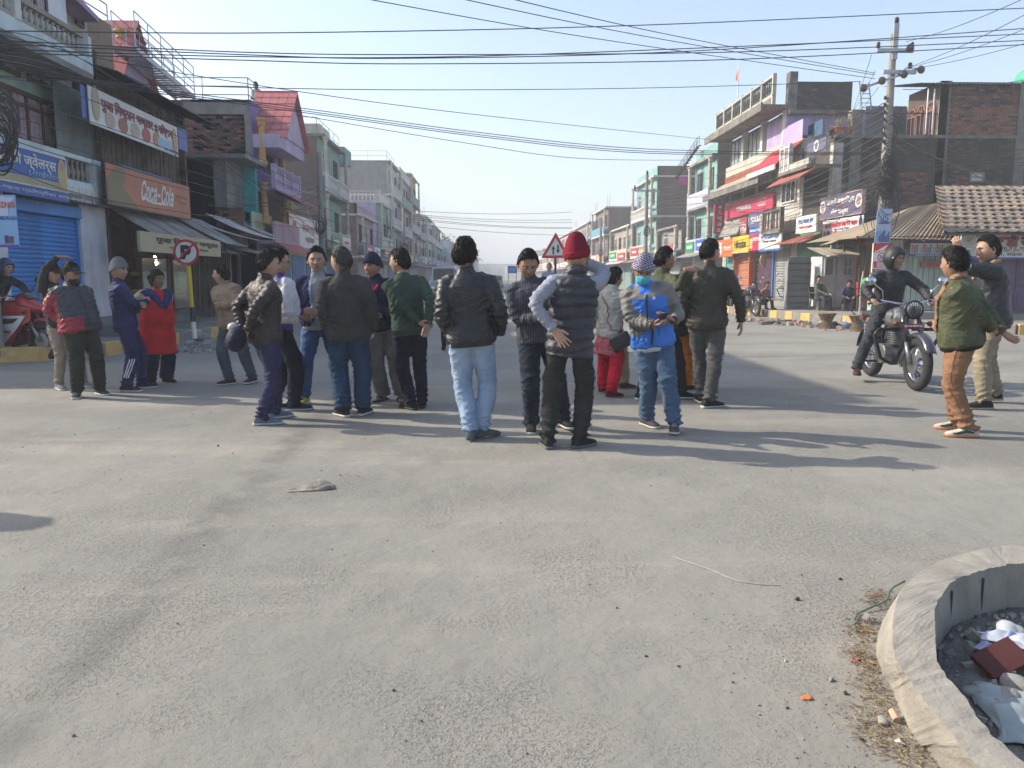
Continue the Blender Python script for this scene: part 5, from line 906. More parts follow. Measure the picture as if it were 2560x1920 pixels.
def cable(pts, r, label, group=None, sag=0.0, n=18):
    """pts: list of world points; smoothed and sagging"""
    P = [Vector(p) for p in pts]; o = P[0].copy(); t_ = thing('overhead_cable', label, 'cable', o, 0, group); out = []
    if len(P) == 2: out = [P[0].lerp(P[1], i/n)-Vector((0, 0, sag*4*(i/n)*(1-i/n))) for i in range(n+1)]
    else:
        for i in range(len(P)-1):
            p0, p1, p2, p3 = P[max(0, i-1)], P[i], P[i+1], P[min(len(P)-1, i+2)]
            for k in range(8): t = k/8; out.append(.5*((2*p1)+(p2-p0)*t+(2*p0-5*p1+4*p2-p3)*t*t+(3*p1-p0-3*p2+p3)*t**3))
        out.append(P[-1])
    MB().tube([p-o for p in out], r, 5, cap=False).build('wire', cab_m, t_); return t_
def cpx(seq, r, label, group=None, sag=0): return cable([PY(x*D_, y*D_, Y) for x, y, Y in seq], r, label, group, sag)
gA, lA = 'cables crossing the whole sky over the road', 'black overhead cable of five crossing the whole sky'
nmA = iter(('uppermost thick', 'second highest', 'third highest', 'lowest', 'fourth highest'))
for s_ in (((-60, 66, 13), (600, 71, 15), (1400, 54, 17), (2290, 14, 18)), ((-60, 84, 13), (500, 112, 15), (900, 118, 16), (1600, 112, 17), (2290, 84, 18)), ((-60, 92, 13.2), (520, 118, 15), (880, 126, 16), (1500, 110, 17), (2290, 56, 18)), ((-60, 112, 13), (520, 130, 15), (900, 138, 16), (1600, 128, 17), (2290, 92, 18)), ((-60, 104, 13.5), (500, 122, 15), (1000, 122, 16), (1700, 96, 17), (2290, 70, 18))): cpx(s_, .0105, next(nmA)+' '+lA, gA)
cpx(((-60, 160, 13), (300, 182, 15), (850, 194, 18), (1400, 190, 21), (1860, 176, 22)), .009, 'lone black cable sagging level from the left balcony to the right pole')
gB, lB = 'cables sloping from the upper left to the right pole', 'overhead cable of the sagging bundle sloping from the upper left to the right pole'
for dy in (0, 5, 9): cpx(((-60, 125+dy, 13), (240, 178+dy, 15), (640, 232+dy, 19), (1050, 288+dy, 21), (1400, 322+dy, 22), (1880, 330+dy*.5, 22)), .010, {0: 'upper ', 5: 'middle ', 9: 'lower '}[dy]+lB, gB)
cpx(((-60, 60, 13), (330, 148, 16), (850, 226, 20), (1250, 272, 26), (1545, 303, 34)), .009, 'thin cable from the upper left down to the cream bank building'); cpx(((640, 248, 20), (1000, 308, 23), (1250, 342, 26), (1480, 346, 34)), .009, 'thin cable below the sagging bundle ending at the bank building')
for i, (a, b_) in enumerate(((640, 170), (870, 162), (990, 158))): cpx(((a, -30, 12), ((a+1890)/2, (b_-30)/2+10, 17), (1890, b_, 22)), .0085, ('thin cable entering above the roof gap on the left and running to the pole top', 'thin cable entering top centre and running to the pole top', 'thin cable entering right of top centre and running to the pole top')[i])
gC, lC = 'cables falling past the left house fronts', 'overhead cable of the group falling past the left house fronts to the street pole'
pl = PL1.location
for k, (ya, yb_) in enumerate(((110, 175), (120, 190), (160, 218), (205, 262), (232, 300), (262, 330), (280, 352), (330, 420), (100, 150), (60, 160))):
    a = PY(-40*D_, ya*D_, 11.5+k*.15); m_ = PY(250*D_, (ya+(yb_-ya)*.9+25)*D_, 17); cable([a, m_, (pl.x, pl.y, 4.6-k*.22)], .0085, lC, gC)
gD, lD = 'cables fanning from the right pole down to the far right pole', 'overhead cable of the fan between the right pole and the far right street pole'
pr = PR2.location
for k in range(13): cable([(RP.x-.1, 21.9, PY(2190, 255+k*19, 22).z), (pr.x+.1, pr.y, 6.4-k*.36)], .010, ('highest ' if k == 0 else 'lowest ' if k == 12 else '')+lD, gD, sag=.5+.06*k)
for k in range(9): cable([(RP.x-.1, 21.9, PY(2190, 400+k*9, 22).z), (12.9, 31+k*2.0, 4.6+.25*(k % 4))], .009, 'drooping service cable from the right pole to the sign covered shop fronts', 'service cables from the right pole to the shops', sag=.35+.05*(k % 3))
for k in range(6): cable([(pr.x, pr.y, 6.5-k*.5), (9.2, YX(1500, 9.2), 5.8-k*.4)], .009, 'overhead cable between the two far right street poles', 'cables between the far right poles', sag=.5)
for k in range(6): cable([(pr.x, pr.y, 6.3-k*.5), (13, 40-3*k, 5.6-k*.45)], .009, 'service cable from the far right street pole to the shop fronts', 'service cables to the right shop fronts', sag=.3)
for k in range(6): cable([(pl.x, pl.y, 4.8-k*.4), (-6.1, 62, 5.2-k*.4)], .012, 'street cable running away along the left houses', 'cables along the left houses', sag=.35)
for k in range(6): cable([(pl.x, pl.y, 4.7-k*.35), (-8.4, 24+2.4*k, 3.5+.3*k)], .010, 'service cable from the left street pole to the house fronts', 'service cables to the left house fronts', sag=.25)
for k, (ya, yb_) in enumerate(((342, 308), (348, 318), (352, 330), (356, 341), (362, 346))): cable([(RP.x, 21.9, PY(2190, ya*D_+10, 22).z), PY(2290*D_, yb_*D_, 20)], .010, 'grey cable running level from the right pole past the brick wall', 'cables from the right pole to the right edge', sag=.1)
for k, (ya, yb_) in enumerate(((92, -40), (150, -10), (150, 30), (152, 70), (195, 160))): cable([(RP.x+.3, 21.9, PY(2216, ya*D_, 22).z), PY(2290*D_, yb_*D_, 12+2*k)], .008, ('steepest', 'second steepest', 'middle', 'fourth', 'flattest')[k]+' thin cable rising from the right pole towards the top right', 'cables rising to the top right corner', sag=.1)
cable([(RP.x, 21.9, PY(2190, 335, 22).z), PY(2290*D_, 450*D_, 19)], .012, 'slack guy wire sloping down from the right pole to the right edge', sag=.1)
for k in range(5): cable([PY(2210, (140+40*k), 22)+Vector((-.4+.1*k, -.1, 0)), PY(2100-30*k, 350+15*k, 29)], .007, 'short slack wire from the right pole to the corner building', 'slack wires to the corner building', sag=.2)
gE, lE = 'far cables crossing the road in the distance', 'distant cable crossing the road between the two rows of houses'
for k, (ya, yb_) in enumerate(((527, 530), (536, 549), (540, 556), (545, 569), (549, 571), (560, 588))): cable([PY(1035, ya, 75), PY(1430, yb_, 85)], .022, lE, gE, sag=.25)
# no parking sign
q = G(421*D_, 727*D_, .145); dc = PY(404*D_, 545*D_, q.y); t = thing('road_sign', 'round no parking sign on a leaning yellow pole', 'road sign', (q.x, q.y, .0)); zc3 = dc.z; lx = dc.x-q.x
def at(z): return Vector((lx*z/zc3, 0, z))
MB().tube([at(.75), at(zc3-.28)], .045, 10).build('pole_yellow', mat('pole_yellow', (.62, .45, .03), .6, dirt=.25, ds=6), t); MB().tube([at(.45), at(.75)], .045, 10).build('pole_band', BLK, t); MB().tube([at(.1), at(.45)], .046, 10).build('pole_foot', WHT, t)
C0 = at(zc3); R0 = 31/1924*q.y
for nm_, r_, m_, y in (('rim', R0, RED, -.05), ('disc', R0*.80, WHT, -.056)): MB().lathe(C0+Vector((0, y, 0)), [(r_, .004), (r_, -.004)], 32, axis='y').build(nm_, m_, t)
lettering('P', Matrix.Translation(C0+Vector((0, -.062, 0))) @ Matrix.Rotation(math.pi/2, 4, 'X'), R0*.80, R0*1.10, BLK, t, 'letter', bold=.06)
MB().obox(C0+Vector((0, -.074, 0)), Vector((.72, 0, .72))*R0*.95, Vector((.7, 0, -.7))*R0*.075, (0, .003, 0)).build('slash', RED, t)
# two-way triangle
q = PY(1389, 624, 25.5); t = thing('road_sign', 'red triangular two way traffic sign on a dark pole beyond the group', 'road sign', (q.x, q.y, 0)); s_ = 58/1924*25.5*.5*1.25; MB().tube([(0, .04, 0), (0, .04, q.z)], .04, 8).build('pole', BLK, t)
def tri(s, y, m, nm): MB().prism([(-s, y, q.z-s*.577), (s, y, q.z-s*.577), (0, y, q.z+s*1.155)], (0, -.01, 0)).build(nm, m, t)
tri(s_, 0, RED, 'border'); tri(s_*.68, -.012, WHT, 'face')
for sx, sg in ((-.16, 1), (.16, -1)): MB().prism([(s_*(sx+dx), -.025, q.z+sg*s_*dz) for dx, dz in ((-.05, -.32), (.05, -.32), (.05, .02), (.13, .02), (0, .26), (-.13, .02), (-.05, .02))], (0, -.006, 0)).build('arrow', BLK, t)
# ================================================================ PEOPLE: one builder, many poses
def pnz(p, scale, seed, k=6):
    r = np.random.RandomState(seed); d = r.normal(size=(k, 3)); d /= np.linalg.norm(d, axis=1)[:, None]
    s = scale*(.7+.8*r.rand(k)); ph = r.rand(k)*6.28
    return np.sin(p @ (d*s[:, None]).T*6.28+ph).sum(1)/math.sqrt(k)
def sstep(a, b, x): t = np.clip((x-a)/(b-a), 0, 1); return t*t*(3-2*t)
TSC = bpy.data.scenes.new('workbench')       # a scratch scene, removed again at the end
def remesh(mb, voxel, smooth=4, fac=.5):
    me = mb.mesh('tmp', [], False); o = bpy.data.objects.new('tmp', me); TSC.collection.objects.link(o)
    m = o.modifiers.new('r', 'REMESH'); m.mode = 'VOXEL'; m.voxel_size = voxel; m.use_smooth_shade = True
    if smooth: s = o.modifiers.new('s', 'SMOOTH'); s.iterations = smooth; s.factor = fac
    TSC.view_layers[0].update(); dg = TSC.view_layers[0].depsgraph
    out = bpy.data.meshes.new_from_object(o.evaluated_get(dg))
    bpy.data.objects.remove(o); bpy.data.meshes.remove(me); return out
def mesh_np(me):
    n = len(me.vertices); co = np.empty(n*3, np.float32); me.vertices.foreach_get('co', co)
    no = np.empty(n*3, np.float32); me.vertex_normals.foreach_get('vector', no) if hasattr(me, 'vertex_normals') else me.vertices.foreach_get('normal', no)
    return co.reshape(-1, 3).astype(float), no.reshape(-1, 3).astype(float)
def faces_np(me):
    n = len(me.polygons); c = np.empty(n*3, np.float32); me.polygons.foreach_get('center', c)
    no = np.empty(n*3, np.float32); me.polygons.foreach_get('normal', no); return c.reshape(-1, 3), no.reshape(-1, 3)
def folds(me, bones, seed, base=.003):
    co, no = mesh_np(me); best = np.full(len(co), 9.); disp = np.zeros(len(co))
    warp = pnz(co, 3.2, seed)*1.6+pnz(co, 8, seed+1)*.5
    for a, b, fr, amp, j0, j1 in bones:     # folds across a limb, strongest near its ends j0, j1
        a, b = np.array(a), np.array(b); d = b-a; L = np.linalg.norm(d)
        if L < 1e-4: continue
        d /= L; t = (co-a) @ d; tc = np.clip(t, 0, L); dist = np.linalg.norm(co-(a+np.outer(tc, d)), axis=1)
        ph = t*fr*6.28+warp*1.5; rid = (1-np.abs(np.sin(ph/2)))**2.2*1.5-.4
        wgt = .25+j0*np.exp(-(t/.10)**2)+j1*np.exp(-((t-L)/.11)**2)
        v = rid*amp*wgt; k = dist < best; disp[k] = v[k]; best[k] = dist[k]
    disp += base*pnz(co, 5, seed+2)+base*.5*pnz(co, 13, seed+3)
    co += no*disp[:, None]; me.vertices.foreach_set('co', co.astype(np.float32).ravel()); me.update(); return me
def two_bone(a, t, l1, l2, pole):
    a, t, pole = Vector(a), Vector(t), Vector(pole); d = t-a; D = d.length
    if D > (l1+l2)*.995: t = a+d*((l1+l2)*.995/D); d = t-a; D = d.length
    u = d/D; x = (l1*l1-l2*l2+D*D)/(2*D); h = math.sqrt(max(0, l1*l1-x*x))
    n = pole-u*pole.dot(u); n = n.normalized() if n.length > 1e-5 else Vector((0, 0, 1))
    return a+u*x+n*h, t
def bendline(a, b, c, k=.055):      # polyline a-b-c softened at b
    a, b, c = Vector(a), Vector(b), Vector(c); u = (a-b).normalized(); v = (c-b).normalized()
    return [a, a.lerp(b, .5), b+u*k, b+(u+v)*k*.28, b+v*k, b.lerp(c, .5), c]
def eling(c, r, f, rx, ry, n=20, sq=2.3):
    out = []
    for k in range(n):
        a = 2*math.pi*k/n; ca, sa = math.cos(a), math.sin(a)
        out.append(c+r*(rx*math.copysign(abs(ca)**(2/sq), ca))+f*(ry*math.copysign(abs(sa)**(2/sq), sa)))
    return out
def head_grid(nu, nv, feat=True, female=False, w=1.0, chub=0.):
    th = np.linspace(0, 2*math.pi, nu, endpoint=False); th = th-.32*np.sin(2*(th-math.pi/2))*.5*1.0
    ph = np.linspace(0.001, math.pi-.001, nv)
    T, P = np.meshgrid(th, ph); dx = np.cos(T)*np.sin(P); dy = np.sin(T)*np.sin(P); dz = np.cos(P)
    t = np.clip(-dz, 0, 1)
    x = .077*dx*w*(1-(.30-.12*chub)*t**1.6); z = .118*dz
    y = np.where(dy > 0, .090*np.sign(dy)*np.abs(dy)**.86*(1-.10*t), .100*dy*(1-.50*t**1.3))
    x = x*(1+.05*np.exp(-((z-.03)/.05)**2)*(dy < .2))
    if feat:
        fr = sstep(.15, .55, dy); ax = np.abs(x)
        g = lambda cx, cz, sx, sz: np.exp(-((ax-cx)/sx)**2-((z-cz)/sz)**2)
        prof = np.interp(z, [-.040, -.032, -.024, -.010, .010, .026], [0, .75, 1, .72, .32, 0])
        wn = np.interp(z, [-.04, -.025, 0, .03], [.016, .015, .010, .010])
        y += fr*(.024*prof*np.exp(-(x/wn)**2)-.011*g(.031, .010, .017, .011)+.005*g(.028, .030, .024, .008)+.004*g(.044, -.020, .018, .02)
                 +.007*g(0, -.060, .026, .012)-.005*g(0, -.060, .024, .0028)-.004*g(0, -.076, .02, .006)+.008*g(0, -.098, .024, .014))
    return np.stack([x, y, z], -1).reshape(-1, 3), T, P
def grid_faces(nu, nv): return [(i*nu+k, (i+1)*nu+k, (i+1)*nu+(k+1) % nu, i*nu+(k+1) % nu) for i in range(nv-1) for k in range(nu)]
def shell(nu, nv, line, thick, M, mt, name, parent, seed=0, tuft=0., top=0., rib=None, fn=None, side_w=0.):
    p, T, P = head_grid(nu, nv, False); x, y, z = p[:, 0], p[:, 1], p[:, 2]
    v = z-np.interp(y, line[0], line[1]); v = v+side_w*np.minimum(0, np.abs(x)-.05)
    nrm = p/np.array([.077**2, .095**2, .118**2]); nrm /= np.linalg.norm(nrm, axis=1)[:, None]
    s = sstep(-.007, .007, v+pnz(p, 25, seed)*.002)
    off = -.016*(1-s)+thick*s*(1+.0*v)
    if tuft: off += s*tuft*(pnz(p*np.array([1.6, 1.2, .4]), 45, seed+5)*.35+pnz(p, 9, seed+6)*.45+.35*pnz(p*np.array([2, 2, .45]), 95, seed+9))
    if rib: off += s*(rib*np.sin(T.ravel()*44)*.5)*1.0+s*(v < .045)*rib*1.5
    p = p+nrm*off[:, None]; p[:, 2] += top*sstep(.02, .12, z)
    if fn is not None: p = fn(p, v, s)
    q = [tuple(M @ Vector(a)) for a in p]
    mb = MB(); mb.add(q, grid_faces(nu, nv))
    if tuft and name == 'hair':
        rr = random.Random(seed); idx = [i for i in range(len(p)) if s[i] > .6]; R3 = M.to_3x3()
        for i in rr.sample(idx, min(len(idx), 520)):
            n_ = Vector(nrm[i]); a = Vector(p[i]); fl = Vector((a.x*.6, .35*(a.y > -.02)-.1, -1.0 if a.z < .09 else -.2+rr.uniform(-.5, .5))); fl = (fl-n_*fl.dot(n_)).normalized(); sd_ = n_.cross(fl).normalized(); L = rr.uniform(.018, .036)*(.8+tuft*45); lf = rr.uniform(.08, .40)*(.5+tuft*70)
            a0 = a-n_*.004; w_ = rr.uniform(.003, .006); b0, b1, b2, tip = a0+sd_*w_, a0-sd_*w_, a0+n_*.008, a0+fl*L+n_*L*lf+sd_*rr.uniform(-.006, .006)
            mb.add([M @ v_ for v_ in (b0, b1, b2, tip)], [(0, 2, 3), (2, 1, 3), (1, 0, 3)])
    return mb.build(name, mt, parent, smooth=True)
_hands = {}
def hand_mesh(curl, spread, thumb, right, vox=.0042, hold=0):
    key = (round(curl, 2), round(spread, 2), round(thumb, 2), right, vox)
    if key in _hands: return _hands[key]
    s = -1 if right else 1; mb = MB()
    mb.loft([eling(Vector((0, y, z0)), Vector((1, 0, 0)), Vector((0, 0, 1)), rx, rz, 12) for y, rx, rz, z0 in
             ((-.045, .025, .020, 0), (-.01, .026, .019, 0), (.03, .034, .017, -.001), (.06, .040, .015, -.001), (.086, .040, .0125, 0), (.096, .034, .010, 0))])
    for i, (fx, L, r) in enumerate(((.030, .074, .0092), (.010, .082, .0094), (-.010, .076, .0090), (-.028, .060, .0082))):
        p = Vector((fx*s, .084-abs(i-1)*.003, 0)); pts = [p-Vector((0, .02, 0)), p]; ang = curl*.45
        ya = s*(1.3-i)*(.10*spread+.02)
        for j, (fl, dc) in enumerate(((.46, .45), (.30, .95), (.26, .7))):
            d = Vector((math.sin(ya)*math.cos(ang), math.cos(ya)*math.cos(ang), -math.sin(ang)))
            p = p+d*L*fl; pts.append(p); ang += curl*dc*(1+.06*i)
        mb.tube(pts, [r, r*1.05, r, r*.92, r*.78], 8)
    d0 = Vector((s*(.75*thumb+.15), .80, -.35-.5*curl*(1-thumb))).normalized(); d1 = Vector((s*(.35*thumb-.25*curl), .95, -.2-.3*curl)).normalized()
    p = Vector((s*.016, .012, -.004)); mb.tube([p, p+d0*.045, p+d0*.045+d1*.032, p+d0*.045+d1*.057], [.015, .0125, .0108, .0085], 8)
    me = remesh(mb, vox, 2, .4); _hands[key] = me; return me
def join_into(bm, me, M=None):
    t = bmesh.new(); t.from_mesh(me)
    if M: bmesh.ops.transform(t, matrix=M, verts=t.verts)
    tm = bpy.data.meshes.new('t'); t.to_mesh(tm); t.free(); bm.from_mesh(tm); bpy.data.meshes.remove(tm)
_bv = {}
def strip_on(o, pts, wd, mt, name, parent, off=.004, n=24, bvh=None, side=None):
    """a narrow band laid on a garment along the polyline pts (local coordinates), following its surface"""
    if bvh is None:
        if o.name not in _bv: me = o.data; _bv[o.name] = BVHTree.FromPolygons([v.co for v in me.vertices], [p.vertices for p in me.polygons])
        bvh = _bv[o.name]
    P = [Vector(p) for p in pts]; L = [0]
    for a, b in zip(P, P[1:]): L.append(L[-1]+(b-a).length)
    ring = []; prev = None
    for i in range(n):
        s = L[-1]*i/(n-1); j = max(k for k in range(len(P)-1) if L[k] <= s+1e-9); q = P[j].lerp(P[j+1], (s-L[j])/max(1e-6, L[j+1]-L[j]))
        c, nn, _, _ = bvh.find_nearest(q); ring.append((c, nn))
    vs = []; fs = []
    for i, (c, nn) in enumerate(ring):
        a, b = ring[max(0, i-1)][0], ring[min(n-1, i+1)][0]; d = (b-a).normalized() if (b-a).length > 1e-6 else Vector((0, 0, 1))
        t = d.cross(nn).normalized()*wd/2
        vs += [c+t+nn*off*.2, c+t+nn*off, c-t+nn*off, c-t+nn*off*.2]
        if i: k = 4*(i-1); fs += [(k, k+4, k+5, k+1), (k+1, k+5, k+6, k+2), (k+2, k+6, k+7, k+3)]
    mb = MB(); mb.add(vs, fs); return mb.build(name, mt, parent, smooth=True)
HL_SHORT = ([-.11, -.05, -.022, .006, .024, .045, .070], [-.060, -.052, -.030, .004, .038, .066, .082])
HL_WOMAN = ([-.11, -.05, -.01, .02, .04, .06, .085], [-.085, -.075, -.05, -.01, .035, .055, .074])
HL_BEANIE = ([-.11, -.04, .02, .09], [-.030, -.012, .012, .036])
HL_CAP = ([-.11, -.04, .02, .09], [-.012, .005, .025, .040])
HL_HELM = ([-.11, -.03, .015, .03, .06, .09], [-.085, -.085, -.075, -.04, .040, .060])
SKIN = dict(a=(.40, .235, .155), b=(.34, .19, .125), c=(.40, .24, .165), d=(.22, .115, .07))
def skin_m(k): return mat('skin_'+k, SKIN[k], .55, var=.08, vs=14, bump=.08, bs=90, spec=.35)
def cloth(name, col, rough=.92, **k):
    k.setdefault('var', .14); k.setdefault('vs', 5); k.setdefault('bump', .35); k.setdefault('bs', 130); k.setdefault('bd', .003); k.setdefault('spec', .15)
    new = name not in _M; m = mat(name, col, rough, **k)
    if new:
        nt = m.node_tree; N, L = nt.nodes, nt.links; b = N['Principled BSDF']; tc = [n for n in N if n.type == 'TEX_COORD'][0]; n1 = N.new('ShaderNodeTexNoise'); n1.inputs['Scale'].default_value = 7; n1.inputs['Detail'].default_value = 3; n1.inputs['Distortion'].default_value = 2.2; mp = N.new('ShaderNodeMapping'); mp.inputs['Scale'].default_value = (1, 1, 1.7); mp.inputs['Rotation'].default_value = (.5, .4, 0)
        L.new(tc.outputs['Object'], mp.inputs[0]); L.new(mp.outputs[0], n1.inputs['Vector']); bp = N.new('ShaderNodeBump'); bp.inputs['Strength'].default_value = .6; bp.inputs['Distance'].default_value = .022; L.new(n1.outputs[0], bp.inputs['Height'])
        if b.inputs['Normal'].links: L.new(b.inputs['Normal'].links[0].from_socket, bp.inputs['Normal'])
        L.new(bp.outputs[0], b.inputs['Normal'])
    return m
H_BLACK = None
class Person:
    def __init__(s, label, loc, yaw, height=1.70, skin='a', bulk=1.0, belly=0.0, lean=0.0, tilt=0.0, twist=0.0, pelvis=(0, 0, .90), feet=((-.11, 0, 10), (.11, 0, -10)),
                 knees=None, hands=None, head=(0, 0, 0), top=None, pants=None, shoes=None, hair=None, hat=None, vox=.0125, seed=1, face=True, cat='person', group=None, female=False,
                 lift=(0, 0), shoulders=1.0, z0=0.0, toe=(0, 0), chub=0., headsize=1.0):
        s.root = thing('person', label, cat, (loc[0], loc[1], z0), math.radians(yaw), group); S = height/1.72; s.root.scale = (S, S, S); s.seed = seed; R = s.root
        s.S = S; hi = vox < .02
        ly, tw = math.radians(lean), math.radians(twist)
        up = Vector((math.sin(math.radians(tilt)), math.sin(ly), math.cos(ly))).normalized()
        P = Vector(pelvis)
        def fr(h):
            k = min(1, max(0, h/.5))*tw; r0 = Vector((math.cos(k), math.sin(k), 0)); f = up.cross(r0).normalized(); return f.cross(up).normalized(), f
        s.fr, s.P, s.up = fr, P, up; s.bk = bulk
        at = lambda h, x=0, y=0: P+up*h+fr(h)[0]*x+fr(h)[1]*y
        s.at = at; sw = .172*shoulders*(.5+.5*bulk)
        SH = [at(.452, -sw), at(.452, sw)]
        hands = hands or (dict(p=(-.27, .02, .86)), dict(p=(.27, .02, .86)))
        s.arms = []
        for i, hd in enumerate(hands):
            sg = -1 if i == 0 else 1
            el, wr = two_bone(SH[i], hd['p'], .285, .255, hd.get('el', (sg*.35, -1, -.25))); s.arms.append((SH[i], el, wr))
        # legs
        s.legs = []
        for i in (0, 1):
            sg = -1 if i == 0 else 1; hp = P+fr(0)[0]*(sg*.088)+Vector((0, 0, -.03)); fx, fy, fyaw = feet[i]; ank = Vector((fx, fy, .085+lift[i])); ky = math.radians(fyaw)
            pole = (knees[i] if knees else (-math.sin(ky)*.6, 1, .0))
            kn, an = two_bone(hp, ank, .400, .398, pole); s.legs.append((hp, kn, an))
        hc = at(.555)+up*.06+Vector((0, .0, 0)); hy, hpit, hrol = (math.radians(a) for a in head)
        base = Matrix.Rotation(tw+hy, 4, 'Z') @ Matrix.Rotation(-hpit, 4, 'X') @ Matrix.Rotation(hrol, 4, 'Y')
        nb = at(.545); HC = nb+(base.to_3x3() @ Vector((0, .018, .050)))+up*.072+fr(.5)[1]*.010
        s.HM = Matrix.Translation(HC) @ base @ Matrix.Scale(1.10*headsize, 4); s.HC = HC
        sk = skin_m(skin)
        # ---- body: one mesh, core + head + hands
        mb = MB(); rr = lambda h, rx, ry, dy=0: eling(at(h, 0, dy), *fr(h), rx, ry, 16)
        mb.loft([rr(-.08, .10, .08), rr(0, .13, .09), rr(.12, .12, .08), rr(.33, .14, .09), rr(.46, .12, .07), rr(.53, .058, .055)])
        hb = HC-base.to_3x3() @ Vector((0, .012, .06)); nr = .054 if not female else .047
        mb.tube([at(.44), at(.53), nb+up*.02, hb], [.06, nr*1.12, nr, nr*.98], 14)
        for (a, b, c) in s.arms: mb.tube([at(.46)]+bendline(a, b, c), [.04, .045, .04, .036, .034, .034, .030, .026], 10)
        for (a, b, c) in s.legs: mb.tube(bendline(a, b, c), [.075, .065, .052, .048, .046, .044, .034], 10)
        bare = shoes is not None and shoes.get('bare')
        if bare:
            for i in (0, 1): s._foot(mb, i, feet, toe, 1.0, 'foot')
        core = remesh(mb, .018 if hi else .026, 2)
        bm = bmesh.new(); join_into(bm, core)
        nu, nv = (72, 56) if (face and hi) else (44, 34)
        hp_, _, _ = head_grid(nu, nv, face, female, 1.0, chub); hb_ = MB(); hb_.add([tuple(s.HM @ Vector(q)) for q in hp_], grid_faces(nu, nv))
        for sg in (-1, 1):      # ears
            E0 = s.HM @ Matrix.Translation((sg*.078, -.006, -.002)) @ Matrix.Rotation(sg*.35, 4, 'Z') @ Matrix.Rotation(-.12, 4, 'X')
            vs = []; 
            for ring, (k, dx) in enumerate(((.25, .000), (1, .004), (1.0, .012), (.72, .011), (.5, .006))):
                for j in range(12):
                    a = 2*math.pi*j/12; vs.append(E0 @ Vector((sg*dx, .017*k*math.cos(a)*(1+.15*math.sin(a)), .031*k*math.sin(a))))
            hb_.loft([vs[q*12:(q+1)*12] for q in range(5)])
        join_into(bm, hb_.mesh('h', [], True))
        s.handM = []
        for i, hd in enumerate(hands):
            if hd.get('hide'): s.handM.append(None); continue
            a, e, wv = s.arms[i]; fd = Vector(hd['fd']).normalized() if 'fd' in hd else (wv-e).normalized()
            pn_ = Vector(hd.get('pn', (1 if i == 0 else -1, 0, 0))); Z = -(pn_-fd*pn_.dot(fd)).normalized(); X = fd.cross(Z)
            M = Matrix((X, fd, Z)).transposed().to_4x4(); M.translation = wv+fd*.012
            join_into(bm, hand_mesh(hd.get('curl', .45), hd.get('spread', .3), hd.get('thumb', .5), i == 1, .0044 if hi else .007), M @ Matrix.Scale(1.0, 4)); s.handM.append(M)
        me = bpy.data.meshes.new('body'); bm.to_mesh(me); bm.free(); me.materials.append(sk); me.polygons.foreach_set('use_smooth', [True]*len(me.polygons))
        s.body = inst(me, 'body', R)
        if face and hi: s._face(female)
        s.vox = vox
        if pants: s._pants(bulk, feet, **pants)
        if top: s._top(bulk, belly, **top)
        if shoes and not shoes.get('none'): s._shoes(feet, toe, lift, **shoes)
        hm = mat('hair_black', (.010, .009, .008), .72, var=.3, vs=40, bump=.8, bs=220, spec=.22, bd=.004)
        if hair is not None: s._hair(hm, **hair)
        if hat: s._hat(**hat)
    def _face(s, female):
        M = s.HM; wh = mat('eye_white', (.34, .30, .27), .4); ir = mat('eye_iris', (.015, .008, .005), .2); br = mat('brow_hair', (.02, .015, .012), .8); lp = mat('lip_skin', (.20, .075, .06), .5)
        for sg in (-1, 1):
            mb = MB(); mb.ball(M @ Vector((sg*.031, .0735, .0075)), 0.0125, .009, .0048, 12, 8, R=M.to_3x3()); e = mb.build('eye', wh, s.root, smooth=True)
            mb = MB(); mb.ball(M @ Vector((sg*.030, .0815, .0075)), .0058, .0045, .0058, 10, 6, R=M.to_3x3()); mb.build('iris', ir, e, smooth=True)
            pts = [(sg*.012, .090, .022), (sg*.024, .0905, .0265), (sg*.038, .085, .027), (sg*.050, .074, .022)]
            mb = MB(); mb.tube([M @ Vector(p) for p in pts], [.0028, .004, .0035, .0015], 6); mb.build('eyebrow', br, s.root, smooth=True)
        mb = MB(); mb.tube([M @ Vector(p) for p in ((-.023, .083, -.060), (-.010, .0915, -.0585), (0, .0925, -.0595), (.010, .0915, -.0585), (.023, .083, -.060))], [.0015, .0048, .005, .0048, .0015], 8)
        mb.build('lips', lp, s.root, smooth=True)
    def _top(s, bulk, belly, m, hem=-.05, sleeve=None, size=1.0, quilt=0., collar=1, rings=None, arm_r=1.0, mats=None, fn=None, flare=0., amp=1.0, rib=True, name='jacket', open_front=False, short=0., cuff=None, sleeveless=False, hood=0, smooth=4, back=0.):
        at, fr = s.at, s.fr; b = bulk*size; mb = MB(); ov = []
        prof = [(hem-.012, .165+flare, .126+flare*.8, -.005), (hem+.01, .176+flare, .134+flare*.8, -.005), (hem+.05, .176+flare*.8, .134+flare*.6, -.005)]
        for h in np.arange(hem+.1, .12, .09): prof.append((h, .168+flare*max(0, (.10-h)/(.10-hem)), .126+flare*.7*max(0, (.10-h)/(.10-hem)), -.003))
        prof += [(.14, .160, .114, 0), (.24, .166, .116, 0), (.34, .174, .120, 0), (.41, .168, .114, -.004), (.46, .140, .096, -.008), (.495, .105, .082, -.010), (.53, .076, .070, -.006)]
        if collar: prof += [(.555, .067, .070, 0), (.555+.03*collar, .065, .070, .004)]
        rg = []
        for h, rx, ry, dy in prof:
            k = b*1.02 if h < .45 else 1+(b-1)*max(0, (.55-h)/.10)
            be = belly*math.exp(-((h-.12)/.14)**2) if h > -.12 else belly*.6; rg.append(eling(at(h, 0, dy+be*.55-back*math.exp(-((h-.38)/.12)**2)), *fr(h), rx*k+be*.4, ry*k+be*.75, 24))
        mb.loft(rg)
        ar = arm_r*(.6+.4*b)
